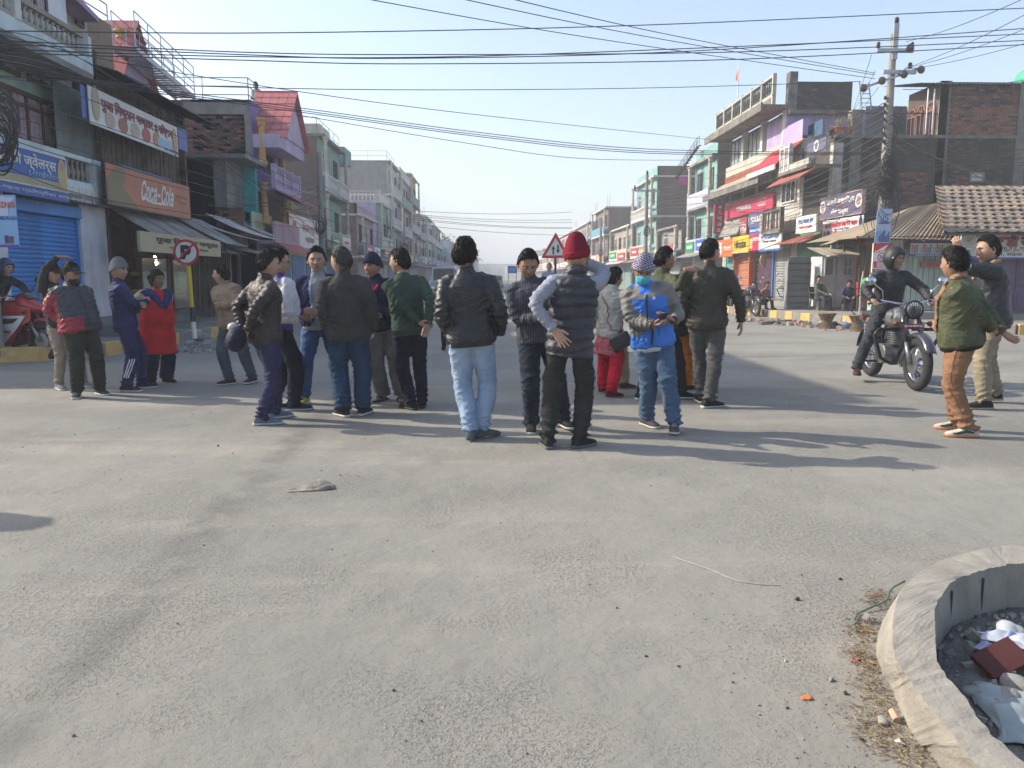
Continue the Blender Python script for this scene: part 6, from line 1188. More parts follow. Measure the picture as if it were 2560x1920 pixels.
        if not sleeveless:
            for (a, e, w_) in s.arms:
                w2 = w_.lerp(e, .0+short); sg = 1 if (a-at(.452)).dot(fr(.5)[0]) > 0 else -1; mb.tube([at(.47, sg*.05), at(.462, sg*.115*s.bk), a.lerp(e, .05)-fr(.5)[0]*sg*.006]+bendline(a, e, w2)[1:], [.052, .062*ar, .069*ar, .063*ar, .057*ar, .056*ar, .053*ar, .049*ar, .041*ar], 16)
                for q in (0,): pass
        me = remesh(mb, s.vox, smooth)
        bones = [(at(hem), at(.5), 9, .005*amp, .8, .0)]
        for (a, e, w_) in s.arms: bones += [(a, e, 17, .008*amp, .3, 1.0), (e, w_, 20, .008*amp, 1.0, .8)]
        if sleeveless: bones = bones[:1]
        folds(me, bones, s.seed*17+3, .003*amp)
        if quilt:
            co, no = mesh_np(me); bone_t = (co-np.array(at(0))) @ np.array(s.up); bd = np.full(len(co), .19)
            arm = np.zeros(len(co), bool)
            if not sleeveless:
                for (a, e, w_) in s.arms:
                    L0 = 0
                    for p, q in ((a, e), (e, w_)):
                        p, q = np.array(p), np.array(q); L = np.linalg.norm(q-p); d = (q-p)/L; t = np.clip((co-p) @ d, 0, L); ds = np.linalg.norm(co-(p+np.outer(t, d)), axis=1)
                        k = (ds < .085) & (ds < bd); bone_t[k] = (t+L0)[k]; bd[k] = ds[k]; L0 += L
            q_ = np.abs(np.sin(bone_t/ .066*math.pi+pnz(co, 3, s.seed)*.25))
            co += no*((q_**.45-.6)*quilt+quilt*.25*pnz(co, 16, s.seed+4))[:, None]; me.vertices.foreach_set('co', co.astype(np.float32).ravel()); me.update()
        ms = mats or [m]
        for x in ms: me.materials.append(x)
        if fn or (sleeve is not None):
            c, n_ = faces_np(me); idx = np.zeros(len(c), int)
            if sleeve is not None:
                me.materials.append(sleeve); idx[s.on_sleeve(c)] = len(ms)
            if fn: idx = fn(s, c, n_, idx)
            me.polygons.foreach_set('material_index', idx.astype(np.int32))
        me.polygons.foreach_set('use_smooth', [True]*len(me.polygons)); s.top = inst(me, name, s.root)
        if rib:
            mb = MB(); be = belly*.6; mb.loft([eling(at(h, 0, -.005+be*.5), *fr(0), (.158)*b+be*.4+d, .118*b+be*.7+d, 24) for h, d in ((hem-.045, -.01), (hem-.04, .002), (hem+.0, .006), (hem+.03, -.01))]); mb.build('hem_band', cuff or m, s.root, smooth=True)
    def loc(s, c):
        r0, f0 = s.fr(0); q = c-np.array(s.at(0)); h = q @ np.array(s.up); return q @ np.array(r0), q @ np.array(f0), h
    def on_sleeve(s, c):
        out = np.zeros(len(c), bool)
        for i, (a, e, w_) in enumerate(s.arms):
            for j, (p, q) in enumerate(((a, e), (e, w_))):
                p, q = np.array(p), np.array(q); L = np.linalg.norm(q-p); d = (q-p)/L; t = (c-p) @ d; tt = np.clip(t, -.02 if j == 0 else 0, L+.06)
                out |= np.linalg.norm(c-(p+np.outer(tt, d)), axis=1) < .088
        return out
    def _pants(s, bulk, feet, m, w=1.0, flare=0., cuff=1.0, amp=1.0, name='trousers', mats=None, fn=None, seat=1.0, length=.0, rise=.1):
        at, fr = s.at, s.fr; b = bulk; mb = MB()
        mb.loft([eling(at(h, 0, dy), *fr(0), rx*b, ry*b, 22) for h, rx, ry, dy in ((rise, .134, .096, 0), (.05, .142, .102, -.004), (-.01, .152, .112*seat, -.010), (-.06, .156, .110*seat, -.012), (-.095, .135, .095, -.006))])
        for i, (hp, kn, an) in enumerate(s.legs):
            an2 = an.lerp(kn, -.04+length); k = .5+.5*b; hp2 = hp+Vector((0, -.004, .01))
            mb.tube([hp2+Vector((0, 0, .04))]+bendline(hp2, kn, an2, .08), [.074*b, .098*b, .088*b, .074*w*k, .071*w*k, .069*w*k, .065*w*k+flare*.5, .058*w*k+flare], 16)
        me = remesh(mb, s.vox, 3)
        bones = []
        for hp, kn, an in s.legs: bones += [(hp, kn, 10, .009*amp, .5, .8), (kn, an, 17, .010*amp, .5, 1.3*cuff)]
        bones.append((at(-.05), at(.1), 8, .003*amp, .5, 0)); folds(me, bones, s.seed*31+7, .004*amp)
        for x in (mats or [m]): me.materials.append(x)
        if fn:
            c, n_ = faces_np(me); me.polygons.foreach_set('material_index', fn(s, c, n_).astype(np.int32))
        me.polygons.foreach_set('use_smooth', [True]*len(me.polygons)); s.pants = inst(me, name, s.root)
        if s.vox < .02:
            dk = mat(m.name+'_seam', tuple(x*.45 for x in list(m.node_tree.nodes['Mix'].inputs[6].default_value)[:3]), .9)
            for i, (hp, kn, an) in enumerate(s.legs):
                ox = fr(0)[0]*(.2 if i else -.2); strip_on(s.pants, [at(.04)+ox, hp+ox, kn+ox*.8, an+ox*.7+Vector((0, 0, .05))], .005, dk, 'side_seam', s.root, .002, 22)
            b0 = -.3; strip_on(s.pants, [at(.06, 0, b0), at(-.08, 0, b0)], .005, dk, 'back_seam', s.root, .002, 8)
    def _foot(s, mb, i, feet, toe, k, kind):
        fx, fy, fyaw = feet[i]; an = s.legs[i][2]; lift = an.z-.085; a = math.radians(fyaw); fw = Vector((-math.sin(a), math.cos(a), 0)); rt = Vector((math.cos(a), math.sin(a), 0)); U = Vector((0, 0, 1)); sp = s.legs[i]
        if toe[i]: q = Matrix.Rotation(math.radians(toe[i]), 3, rt); fw = q @ fw; U = q @ U
        O = Vector((an.x, an.y, lift+(.085-.085)))
        if toe[i]: O = an-U*.085
        prof = {'shoe': ((-.082, .022, .030, .022), (-.074, .032, .070, .012), (-.045, .037, .105, .010), (.0, .040, .112, .010), (.04, .042, .092, .010), (.09, .047, .068, .010), (.135, .048, .056, .010), (.170, .040, .046, .012), (.190, .020, .032, .018)),
                'sole': ((-.088, .024, .028, 0), (-.078, .036, .028, 0), (-.04, .040, .026, 0), (.0, .040, .026, 0), (.04, .044, .024, 0), (.09, .051, .024, 0), (.135, .052, .024, 0), (.172, .044, .026, 0), (.196, .024, .028, .004)),
                'slip': ((-.088, .024, .020, 0), (-.078, .036, .020, 0), (-.04, .040, .018, 0), (.0, .040, .018, 0), (.04, .044, .016, 0), (.09, .051, .016, 0), (.135, .052, .016, 0), (.172, .044, .016, 0), (.196, .024, .016, .002)),
                'foot': ((-.070, .018, .045, .018), (-.05, .030, .07, .016), (.0, .034, .10, .016), (.05, .038, .065, .016), (.10, .042, .05, .016), (.15, .040, .038, .016), (.175, .025, .03, .018))}[kind]
        rings = []
        for y, hw, ht, zb in prof:
            c = O+fw*y*k+U*((ht+zb)/2); r = []
            for j in range(14):
                t = 2*math.pi*j/14; ca, sa = math.cos(t), math.sin(t); e = .7 if kind != 'foot' else .9
                wx = hw*k*(1 if sa < 0 else (1-.25*sa if kind == 'shoe' else 1))
                r.append(c+rt*wx*math.copysign(abs(ca)**e, ca)+U*(ht-zb)/2*math.copysign(abs(sa)**(e*.8), sa))
            rings.append(r)
        mb.loft(rings)
    def _shoes(s, feet, toe, lift, m=None, sole=None, k=1.0, bare=False, strap=None, name='shoe', laces=None, socks=None):
        for i in (0, 1):
            mb = MB()
            if bare:
                s._foot(mb, i, feet, toe, k, 'slip'); o = mb.build('sandal', m, s.root, smooth=True)
                an = s.legs[i][2]; a = math.radians(feet[i][2]); fw = Vector((-math.sin(a), math.cos(a), 0)); rt = Vector((math.cos(a), math.sin(a), 0)); z = Vector((0, 0, an.z-.085))
                c = Vector((an.x, an.y, 0))+z; st = MB()
                for sg in (-1, 1): st.tube([c+fw*.125+Vector((0, 0, .045)), c+fw*.09+rt*sg*.03+Vector((0, 0, .058)), c+fw*.055+rt*sg*.046+Vector((0, 0, .02))], .008, 6)
                st.build('strap', strap or m, o, smooth=True); continue
            s._foot(mb, i, feet, toe, k, 'shoe'); o = mb.build(name, m, s.root, smooth=True)
            if sole: mb = MB(); s._foot(mb, i, feet, toe, k, 'sole'); mb.build('sole', sole, o, smooth=True)
            if laces:
                an = s.legs[i][2]; a = math.radians(feet[i][2]); fw = Vector((-math.sin(a), math.cos(a), 0)); rt = Vector((math.cos(a), math.sin(a), 0)); c = Vector((an.x, an.y, an.z-.085)); mb = MB()
                for y, z in ((.05, .094), (.07, .085), (.09, .077), (.11, .070)): mb.tube([c+fw*y-rt*.022+Vector((0, 0, z-.008)), c+fw*(y+.004)+Vector((0, 0, z)), c+fw*y+rt*.022+Vector((0, 0, z-.008))], .004, 5)
                mb.build('laces', laces, o)
    def _hair(s, hm, style='short', m=None, thick=.012, tuft=.006, top=.012, line=None):
        hm = m or hm; line = line or (HL_WOMAN if style in ('woman', 'bun', 'tail') else HL_SHORT)
        o = shell(96, 64, line, thick, s.HM, hm, 'hair', s.root, s.seed, tuft, top)
        if style in ('bun', 'tail'):
            mb = MB(); mb.ball((0, 0, 0), .036, .034, .040, 16, 12); p = np.array(mb.v); p = p*(1+.07*pnz(p, 30, s.seed)[:, None])
            C = s.HM @ Vector((0, -.135, .035 if style == 'bun' else 0)); mb.v = [tuple(C+Vector(q)) for q in p]; mb.build('hair_bun', hm, o, smooth=True)
    def _hat(s, kind='beanie', m=None, brim=None, visor=None, m2=None, thick=None, top=None):
        if kind == 'beanie': s.hat = shell(96, 60, HL_BEANIE, thick or .013, s.HM, m, 'beanie', s.root, s.seed, .002, top or .030, rib=.004)
        elif kind == 'cap':
            s.hat = shell(64, 44, HL_CAP, .010, s.HM, m, 'cap', s.root, s.seed, .001, .008); mb = MB(); M = s.HM; vs = []
            n = 14
            for dz in (0, -.004):
                for j in range(n):
                    a = math.radians(20+140*j/(n-1)); x, y = math.cos(a), math.sin(a)
                    vs.append(M @ Vector((.078*x, .060+.040*y*.9, .040+dz))); vs.append(M @ Vector((.083*x, .078+.090*y, .026+dz-.010*abs(x))))
            fs = [(2*j, 2*j+2, 2*j+3, 2*j+1) for j in range(n-1)]+[(2*n+2*j, 2*n+2*j+1, 2*n+2*j+3, 2*n+2*j+2) for j in range(n-1)]+[(2*j+1, 2*j+3, 2*n+2*j+3, 2*n+2*j+1) for j in range(n-1)]
            mb.add(vs, fs); mb.build('brim', brim or m, s.hat, smooth=True)
        elif kind == 'helmet':
            s.hat = shell(72, 56, HL_HELM, .036, s.HM, m, 'helmet', s.root, s.seed, 0, .006)
            s.hat.data.materials[0] = m
            mb = MB(); M = s.HM
            for sg in (-1, 1): mb.lathe((0, 0, 0), [(.009, -.004), (.012, 0), (.009, .004)], 10, axis='x'); mb.v[-30:] = [tuple(M @ (Vector(p)+Vector((sg*.116, .045, .02)))) for p in mb.v[-30:]]
            mb.build('stud', m2 or m, s.hat, smooth=True)
            mb = MB(); mb.tube([M @ Vector((sg*x, y, z)) for sg, x, y, z in ((-1, .088, .0, -.05), (-1, .062, .03, -.105), (1, 0, .04, -.128), (1, .062, .03, -.105), (1, .088, 0, -.05))], .006, 6); mb.build('chin_strap', brim or m, s.hat)
    def world(s, p): return Matrix.LocRotScale(s.root.location, s.root.rotation_euler, s.root.scale) @ Vector(p)
    def worldM(s, M): return Matrix.LocRotScale(s.root.location, s.root.rotation_euler, s.root.scale) @ M
    def zipper(s, m, h0=-.04, h1=.56, x=0., name='zip', w=.014, y=.3):
        return strip_on(s.top, [s.at(h, x, y) for h in np.linspace(h0, h1, 10)], w, m, name, s.root)
    def band(s, o, pts, w, m, name, off=.004, n=24): return strip_on(o, pts, w, m, name, s.root, off, n)
# ================================================================ THE PEOPLE ON THE ROAD
D_ = 2560/2212          # figures were read off a 2212-pixel-wide view of the photo
def folk(label, fl, fr_, headx, topy, yaw, fy=(8, -8), lean=0, zg=0.0, hgap=.0, dep=None, **k):
    a, b = G(fl[0]*D_, fl[1]*D_, zg), G(fr_[0]*D_, fr_[1]*D_, zg)
    fwd = lambda q, g: q-Vector((-math.sin(math.radians(yaw+g)), math.cos(math.radians(yaw+g)), 0))*.055; a, b = fwd(a, fy[0]), fwd(b, fy[1])
    mid = (a+b)/2; d = PY(headx*D_, topy*D_, mid.y+k.pop('hy', 0)); ht = (d.z-zg)-hgap
    S = ht/1.72; r = Matrix.Rotation(-math.radians(yaw), 3, 'Z')
    la, lb = r @ (a-mid)/S, r @ (b-mid)/S; o = r @ (Vector((d.x, d.y, 0))-Vector((mid.x, mid.y, 0)))/S
    f = ((la.x, la.y, fy[0]), (lb.x, lb.y, fy[1]))
    pel = Vector((o.x*.42, o.y*.42-math.sin(math.radians(lean))*.25, .885-k.pop('dip', 0))); tilt = math.degrees(math.atan(o.x*.55/.7))
    return Person(label, (mid.x, mid.y), yaw, ht, feet=f, pelvis=pel, tilt=tilt, lean=lean+math.degrees(math.atan(o.y*.55/.7)), z0=zg, **k)
def w2l(S_, p): return (Matrix.LocRotScale(S_.root.location, S_.root.rotation_euler, S_.root.scale)).inverted() @ Vector(p)
white_sole = mat('sole_white', (.55, .54, .50), .7, dirt=.3, ds=8); black_sole = mat('sole_black', (.03, .03, .03), .7); tan_sole = mat('sole_tan', (.35, .30, .22), .8)
bshoe = cloth('shoe_black', (.02, .02, .022), .7); sock = cloth('sock', (.3, .3, .3))
def phone(P, hi, loc, label, rot=(0, 0, 0), scr=True):
    p = P.world(loc); t = thing('mobile_phone', label, 'phone', p, 0); R = (P.root.rotation_euler.to_matrix() @ Euler(rot).to_matrix())
    mb = MB(); mb.obox((0, 0, 0), R @ Vector((.036, 0, 0)), R @ Vector((0, .075, 0)), R @ Vector((0, 0, .0045))); bev(mb.build('phone_case', mat('phone_case', (.015, .015, .018), .35), t), .004)
    mb = MB(); mb.obox(R @ Vector((0, 0, .005)), R @ Vector((.033, 0, 0)), R @ Vector((0, .070, 0)), R @ Vector((0, 0, .0012))); mb.build('screen', mat('phone_screen', (.02, .025, .035), .12), t)
# B: hand on his head
B = folk('man in a dark olive jacket scratching his capped head behind the red puffer jacket', (186, 836), (132, 842), 106, 566, -125, top=dict(m=cloth('olive_black', (.030, .034, .028))), pants=dict(m=cloth('beige_twill', (.30, .26, .20))),
    shoes=dict(m=cloth('shoe_grey', (.22, .21, .19)), sole=white_sole), hat=dict(kind='cap', m=cloth('cap_black', (.02, .02, .025))), hair={}, head=(20, -4, 0),
    hands=(dict(p=(-.26, .05, .88)), dict(p=(.03, -.02, 1.79), el=(1, -.5, .2), fd=(-1, .4, .05), pn=(0, 0, -1), curl=.5)), seed=11)
# C: red and charcoal puffer
def c_fn(s, c, n, idx):
    sl = s.on_sleeve(c); x, y, h = s.loc(c); r = np.where(sl | (y < .03), 1, 0); r[(~sl) & (x > .06) & (h < .12)] = 1; r[(h > .40+.15*(np.abs(x)-.1))] = 0; return r
C = folk('bearded man in a red and charcoal puffer jacket, cap and lowered black mask', (222, 853), (166, 860), 146, 562, -122, fy=(-5, -40), lean=-3, bulk=1.24, belly=.04, chub=.6, skin='b',
    top=dict(m=cloth('puff_charcoal', (.045, .048, .060), .55, spec=.3), quilt=.013, size=1.10, arm_r=1.18, hem=-.06, mats=[cloth('puff_charcoal', (.045, .048, .060), .55), cloth('puff_red', (.30, .022, .045), .5, spec=.35)], fn=c_fn, rib=False, name='puffer_jacket'),
    pants=dict(m=cloth('dark_olive', (.035, .036, .028)), w=1.15), shoes=dict(m=cloth('shoe_dkgreen', (.05, .05, .04)), sole=white_sole), hat=dict(kind='cap', m=cloth('cap_grey', (.05, .052, .06))), hair={},
    head=(22, 4, 0), hands=(dict(p=(-.12, -.14, .93)), dict(p=(.14, -.16, .93), hide=True)), seed=12)
C.zipper(mat('zip_black', (.01, .01, .012), .4), w=.02)
mb = MB(); pts = [(-.060, .02, -.06), (-.045, .062, -.085), (0, .088, -.098), (.045, .062, -.085), (.060, .02, -.06)]
M = C.HM; mb.loft([[M @ Vector((x*k, y*k+.004, z+dz)) for x, y, z in pts+[(0, .0, -.09)]] for k, dz in ((1.02, .022), (1.12, .0), (1.06, -.030), (.8, -.042))]); mb.build('face_mask', cloth('mask_black', (.012, .012, .014)), C.root, smooth=True)
mb = MB(); mb.ball(M @ Vector((0, .048, -.075)), .052, .046, .050, 16, 10, R=M.to_3x3()); mb.build('beard', mat('beard_hair', (.018, .014, .012), .9, bump=.6, bs=200), C.root, smooth=True)
# D: navy track suit
D = folk('man in a navy track suit and grey beanie with folded arms', (318, 838), (284, 846), 248, 556, -72, fy=(6, -14), skin='b', top=dict(m=cloth('track_navy', (.022, .022, .085), .7), hem=-.07, size=1.02), pants=dict(m=cloth('track_navy', (.022, .022, .085), .7), w=1.12, cuff=1.4),
    shoes=dict(m=cloth('shoe_navy', (.03, .035, .07)), sole=white_sole), hat=dict(kind='beanie', m=cloth('knit_grey', (.16, .165, .17), bump=.9), top=.035), head=(-28, 0, 0),
    hands=(dict(p=(.10, .20, 1.10), el=(-.7, 0, -1), fd=(1, .1, .1), pn=(0, -1, 0), curl=.9), dict(p=(-.08, .22, 1.15), el=(.7, 0, -1), fd=(-1, .1, .15), pn=(0, -1, 0), curl=.6)), bulk=1.1, seed=13)
hp, kn, an = D.legs[1]
for dy in (-.034, 0, .034): D.band(D.pants, [kn+Vector((.09, dy, -.04)), kn.lerp(an, .35)+Vector((.09, dy, 0)), an+Vector((.09, dy, .10))], .013, mat('stripe_white', (.7, .7, .72)), 'stripe', .004, 16)
# E: woman in red
E_ = folk('woman in a long red kurta with a navy shawl and hair bun', (368, 827), (328, 834), 336, 580, -128, fy=(20, 8), skin='d', bulk=1.24, belly=.06, female=True, chub=1.0,
    top=dict(m=cloth('kurta_red', (.50, .018, .022), .85), hem=-.40, flare=.035, sleeve=cloth('shawl_cream', (.50, .42, .32)), rib=False, collar=0, name='kurta', size=1.06, arm_r=1.05), pants=dict(m=cloth('navy_cotton', (.012, .016, .045)), w=1.35, flare=.01),
    shoes=dict(m=cloth('shoe_black', (.02, .02, .022), .7), k=.9), hair=dict(style='bun', thick=.012, tuft=.004), head=(15, 0, 0), hands=(dict(p=(-.24, -.02, .92)), dict(p=(.25, -.10, .95))), seed=14)
def drape(P, o, lanes, wd, m, name, off=.012, n=26): 
    r = [P.band(o, l, wd, m, name, off, n) for l in lanes]; return r
a_ = E_.at
drape(E_, E_.top, [[a_(.30, 0, .25), a_(.40, .07, .22), a_(.49, .12, .06), a_(.46, .13, -.12), a_(.34, .10, -.25)], [a_(.28, -.01, .25), a_(.39, -.08, .22), a_(.49, -.12, .06), a_(.46, -.13, -.12), a_(.34, -.10, -.25)], [a_(.33, .02, .25), a_(.43, .11, .18), a_(.46, .19, 0), a_(.40, .19, -.12)], [a_(.31, -.03, .25), a_(.42, -.12, .18), a_(.46, -.19, 0), a_(.40, -.19, -.12)]], .085, cloth('shawl_navy', (.022, .035, .13)), 'shawl', .016)
for i in range(9): E_.band(E_.top, [a_(.18-.09*(i//2), .08*(-1)**i, .3), a_(.172-.09*(i//2), .08*(-1)**i, .3)], .008, mat('button_dark', (.12, .01, .015)), 'button', .004, 2)
# F: tan jacket
F = folk('man in a tan jacket with crossed arms in front of the sweet shop', (541, 829), (488, 831), 476, 566, 152, fy=(10, -25), top=dict(m=cloth('tan_jacket', (.27, .195, .14), .8), size=1.10, arm_r=1.22, hem=-.05, amp=1.3), pants=dict(m=cloth('slate_twill', (.065, .075, .095)), w=1.1),
    shoes=dict(m=cloth('shoe_maroon', (.06, .02, .02), .6), sole=white_sole), hair={}, head=(-62, 0, 0), bulk=1.14,
    hands=(dict(p=(.11, .20, 1.12), el=(-.8, 0, -1), fd=(1, .05, .1), pn=(0, -1, 0), curl=.9), dict(p=(-.10, .22, 1.14), el=(.8, 0, -1), fd=(-1, .05, .25), pn=(0, -1, 0), curl=.7)), seed=15)
F.zipper(mat('zip_tan', (.28, .18, .11), .6), w=.012)
# G: brown jacket holding helmet behind
Gp = folk('man in a dark brown jacket holding a helmet behind his back', (606, 902), (580, 917), 568, 534, -48, fy=(0, -22), top=dict(m=cloth('brown_black', (.038, .028, .028), .5, spec=.3), size=1.04, hem=-.06, amp=1.4), pants=dict(m=cloth('track_indigo', (.030, .030, .080), .75), w=1.08, cuff=1.5),
    shoes=dict(m=cloth('shoe_bluegrey', (.16, .18, .24)), sole=white_sole, laces=mat('lace_grey', (.3, .32, .36))), hair={}, head=(-22, 4, 0), lean=3,
    hands=(dict(p=(-.06, -.20, .93), el=(-.8, -1, 0), fd=(.3, -.3, -.8), pn=(0, -1, 0), curl=.9), dict(p=(.06, -.20, .93), el=(.8, -1, 0), fd=(-.2, -.4, -.8), pn=(0, -1, 0), curl=.9)), bulk=1.12, seed=16)
p = Gp.world((.01, -.30, .84)); t = thing('helmet', 'dark half helmet with silver rim held behind the brown jacket', 'helmet', p)
vs = MB(); vs.ball((0, 0, 0), .095, .12, .12, 24, 16, R=Euler((.5, .3, .2)).to_matrix()); q = np.array(vs.v); q *= (1+.02*pnz(q, 6, 3))[:, None]; vs.v = [tuple(x) for x in q]; vs.build('shell', cloth('helmet_navy', (.012, .016, .035), .6), t, smooth=True)
mb = MB(); mb.ball((-.03, .03, .11), .055, .05, .045, 16, 10); mb.build('ear_pad', mat('helmet_silver', (.4, .4, .42), .35), t, smooth=True)
# H: purple jacket with white rucksack
H = folk('man in a purple jacket and glasses, half hidden behind the brown jacket', (600, 884), (648, 886), 596, 534, -65, fy=(0, -10), top=dict(m=cloth('purple_shell', (.085, .045, .25), .6), size=1.02), pants=dict(m=cloth('track_black', (.010, .014, .028)), w=1.3, cuff=1.8),
    shoes=dict(m=cloth('shoe_navy', (.03, .035, .07)), sole=white_sole), hair={}, head=(-10, 0, 0), hands=(dict(p=(-.1, .2, 1.0)), dict(p=(.12, .22, 1.05))), seed=17)
mb = MB(); mm = H.HM
for sg in (-1, 1):
    mb.tube([mm @ Vector((sg*.031+.021*math.cos(k*.5236), .098, .006+.016*math.sin(k*.5236))) for k in range(13)], .0018, 5, cap=False); mb.bar(mm @ Vector((sg*.052, .096, .010)), mm @ Vector((sg*.085, .0, .010)), .003)
mb.bar(mm @ Vector((-.01, .098, .01)), mm @ Vector((.01, .098, .01)), .003); mb.build('glasses', mat('glasses_black', (.01, .01, .01), .3), H.root)
bp_ = PY(617*D_, 655*D_, H.root.location.y-.25); t = thing('backpack', 'white backpack carried on the purple jacket', 'backpack', (bp_.x, bp_.y, bp_.z-.2), math.radians(-25))
mb = MB(); mb.loft([eling(Vector((0.0+.02*z, 0, z)), Vector((1, 0, 0)), Vector((0, 1, 0)), rx, ry, 24, 3) for z, rx, ry in ((.0, .07, .06), (.02, .115, .09), (.12, .13, .11), (.22, .12, .10), (.30, .10, .085), (.42, .07, .06), (.46, .03, .03))])
me_ = remesh(mb, .012, 3); folds(me_, [((0, 0, 0), (0, 0, .45), 6, .006, 1, 1)], 5, .006); me_.materials.append(cloth('pack_white', (.62, .62, .66))); inst(me_, 'bag', t); me_.polygons.foreach_set('use_smooth', [True]*len(me_.polygons))
mb = MB(); mb.tube([(.05, -.10, .05), (.11, -.10, .06), (.145, 0, .08), (.12, .1, .07)], .006, 6); mb.tube([(-.04, -.06, .40), (-.10, -.03, .52), (-.12, .05, .60)], .018, 6); mb.build('strap', cloth('strap_grey', (.4, .4, .45)), t)
# I: navy fleece open over grey tee
def i_fn(s, c, n, idx):
    sl = s.on_sleeve(c); x, y, h = s.loc(c); r = np.zeros(len(c), int); r[(~sl) & (y > .02) & (np.abs(x+.01) < .095-.09*np.clip(h-.35, 0, .2)+.008*np.sin(h*20))] = 1; return r
I = folk('man in an open navy fleece and grey T-shirt with a hand on his hip', (745, 868), (655, 874), 683, 529, 184, fy=(20, -12), top=dict(m=cloth('fleece_navy', (.020, .026, .075)), mats=[cloth('fleece_navy', (.020, .026, .075)), cloth('tee_grey', (.30, .31, .33))], fn=i_fn, size=1.04, hem=-.03, rib=True, cuff=cloth('tee_grey', (.30, .31, .33))),
    pants=dict(m=cloth('jeans_blue', (.035, .07, .18), col2=(.07, .13, .26), vs=3), w=1.05), shoes=dict(m=cloth('shoe_lime', (.42, .46, .10)), sole=white_sole, laces=mat('lace_black', (.03, .03, .03))), hair=dict(tuft=.008), head=(4, 2, 0), skin='c', belly=.03, bulk=1.12,
    hands=(dict(p=(-.26, .06, .95)), dict(p=(.17, .12, .98), el=(1, -.3, -.05), fd=(-.9, .5, -.25), pn=(0, -1, .2), curl=.45)), seed=18)
for sx in (-.085, .075): I.band(I.top, [I.at(h, sx, .25) for h in (-.03, .1, .25, .38, .5)], .012, mat('zip_blue', (.10, .16, .38), .5), 'zip', .005)
# J: charcoal coat
J = folk('stout man in a charcoal wool coat and dark jeans seen from behind', (738, 898), (789, 894), 737, 527, 8, fy=(28, -22), bulk=1.16, belly=.03, chub=.8, top=dict(m=cloth('wool_charcoal', (.050, .047, .047), .95, bump=.6), size=1.06, hem=-.10, rib=False, amp=1.1, arm_r=1.05, collar=1.2),
    pants=dict(m=cloth('jeans_dark', (.016, .035, .070), col2=(.03, .06, .11)), w=1.22, flare=.008), shoes=dict(m=bshoe, sole=white_sole), hair=dict(tuft=.003, thick=.009, m=mat('hair_grey', (.045, .043, .042), .7, bump=.4, bs=200)), head=(52, 3, 0),
    hands=(dict(p=(-.23, .04, .87), el=(-.3, -1, 0), hide=True), dict(p=(.23, .04, .87), el=(.3, -1, 0), hide=True)), seed=19)
J.band(J.top, [J.at(-.10, 0, -.3), J.at(-.02, 0, -.3), J.at(.05, 0, -.3)], .005, mat('seam_dark', (.015, .015, .015)), 'vent', .003)
# K: navy beanie
K = folk('man in a navy beanie and dark fleece with grey baggy trousers', (866, 868), (822, 866), 804, 542, 176, fy=(15, -22), top=dict(m=cloth('fleece_midnight', (.014, .016, .042)), size=1.05, hem=-.05, rib=False), pants=dict(m=cloth('grey_wool', (.19, .175, .165)), w=1.3, cuff=1.5),
    shoes=dict(m=cloth('sandal_brown', (.10, .05, .03)), bare=True), hat=dict(m=cloth('knit_navy', (.018, .020, .05), bump=.9), top=.02), head=(-28, 3, 0), skin='b', lean=2,
    hands=(dict(p=(.05, .20, 1.00), fd=(1, .3, 0), pn=(0, -1, 0), el=(-1, 0, -1), curl=.8), dict(p=(-.05, .22, 1.02), fd=(-1, .3, 0), pn=(0, -1, 0), el=(1, 0, -1), curl=.8)), bulk=1.1, seed=20)
K.band(K.top, [K.at(.53, -.05, .2), K.at(.47, -.02, .2), K.at(.42, 0, .2), K.at(.47, .02, .2), K.at(.53, .05, .2)], .03, cloth('collar_red', (.30, .02, .03)), 'collar', .006)
# L: green jumper
L_ = folk('man in a bottle green jumper with hands clasped behind his back', (882, 883), (912, 878), 863, 530, 12, fy=(30, -8), top=dict(m=cloth('knit_green', (.045, .070, .055), bump=.7), size=1.0, hem=-.05, collar=.15, amp=1.2, cuff=cloth('knit_green', (.045, .070, .055))),
    pants=dict(m=cloth('navy_trouser', (.012, .014, .028)), w=1.05), shoes=dict(m=bshoe, sole=black_sole), hair=dict(tuft=.004, thick=.010), head=(58, 0, 0), skin='c',
    hands=(dict(p=(.02, -.17, .93), el=(-.6, -1, 0), fd=(.9, -.1, -.3), pn=(0, -1, 0), curl=1.0), dict(p=(.11, -.20, .91), el=(.6, -1, 0), fd=(-.35, -.2, -.9), pn=(0, -1, 0), curl=.9)), bulk=1.07, seed=21)
# M: partly hidden
M_ = folk('man in dark clothes further back between the green jumper and the black jacket', (958, 756), (975, 757), 968, 600, 5, top=dict(m=cloth('brown_dull', (.06, .045, .045))), pants=dict(m=cloth('black_trouser', (.014, .014, .017))), shoes=dict(m=bshoe), hair={}, hands=(dict(p=(-.25, .05, .90)), dict(p=(.25, .05, .90))), vox=.02, face=False, seed=22)
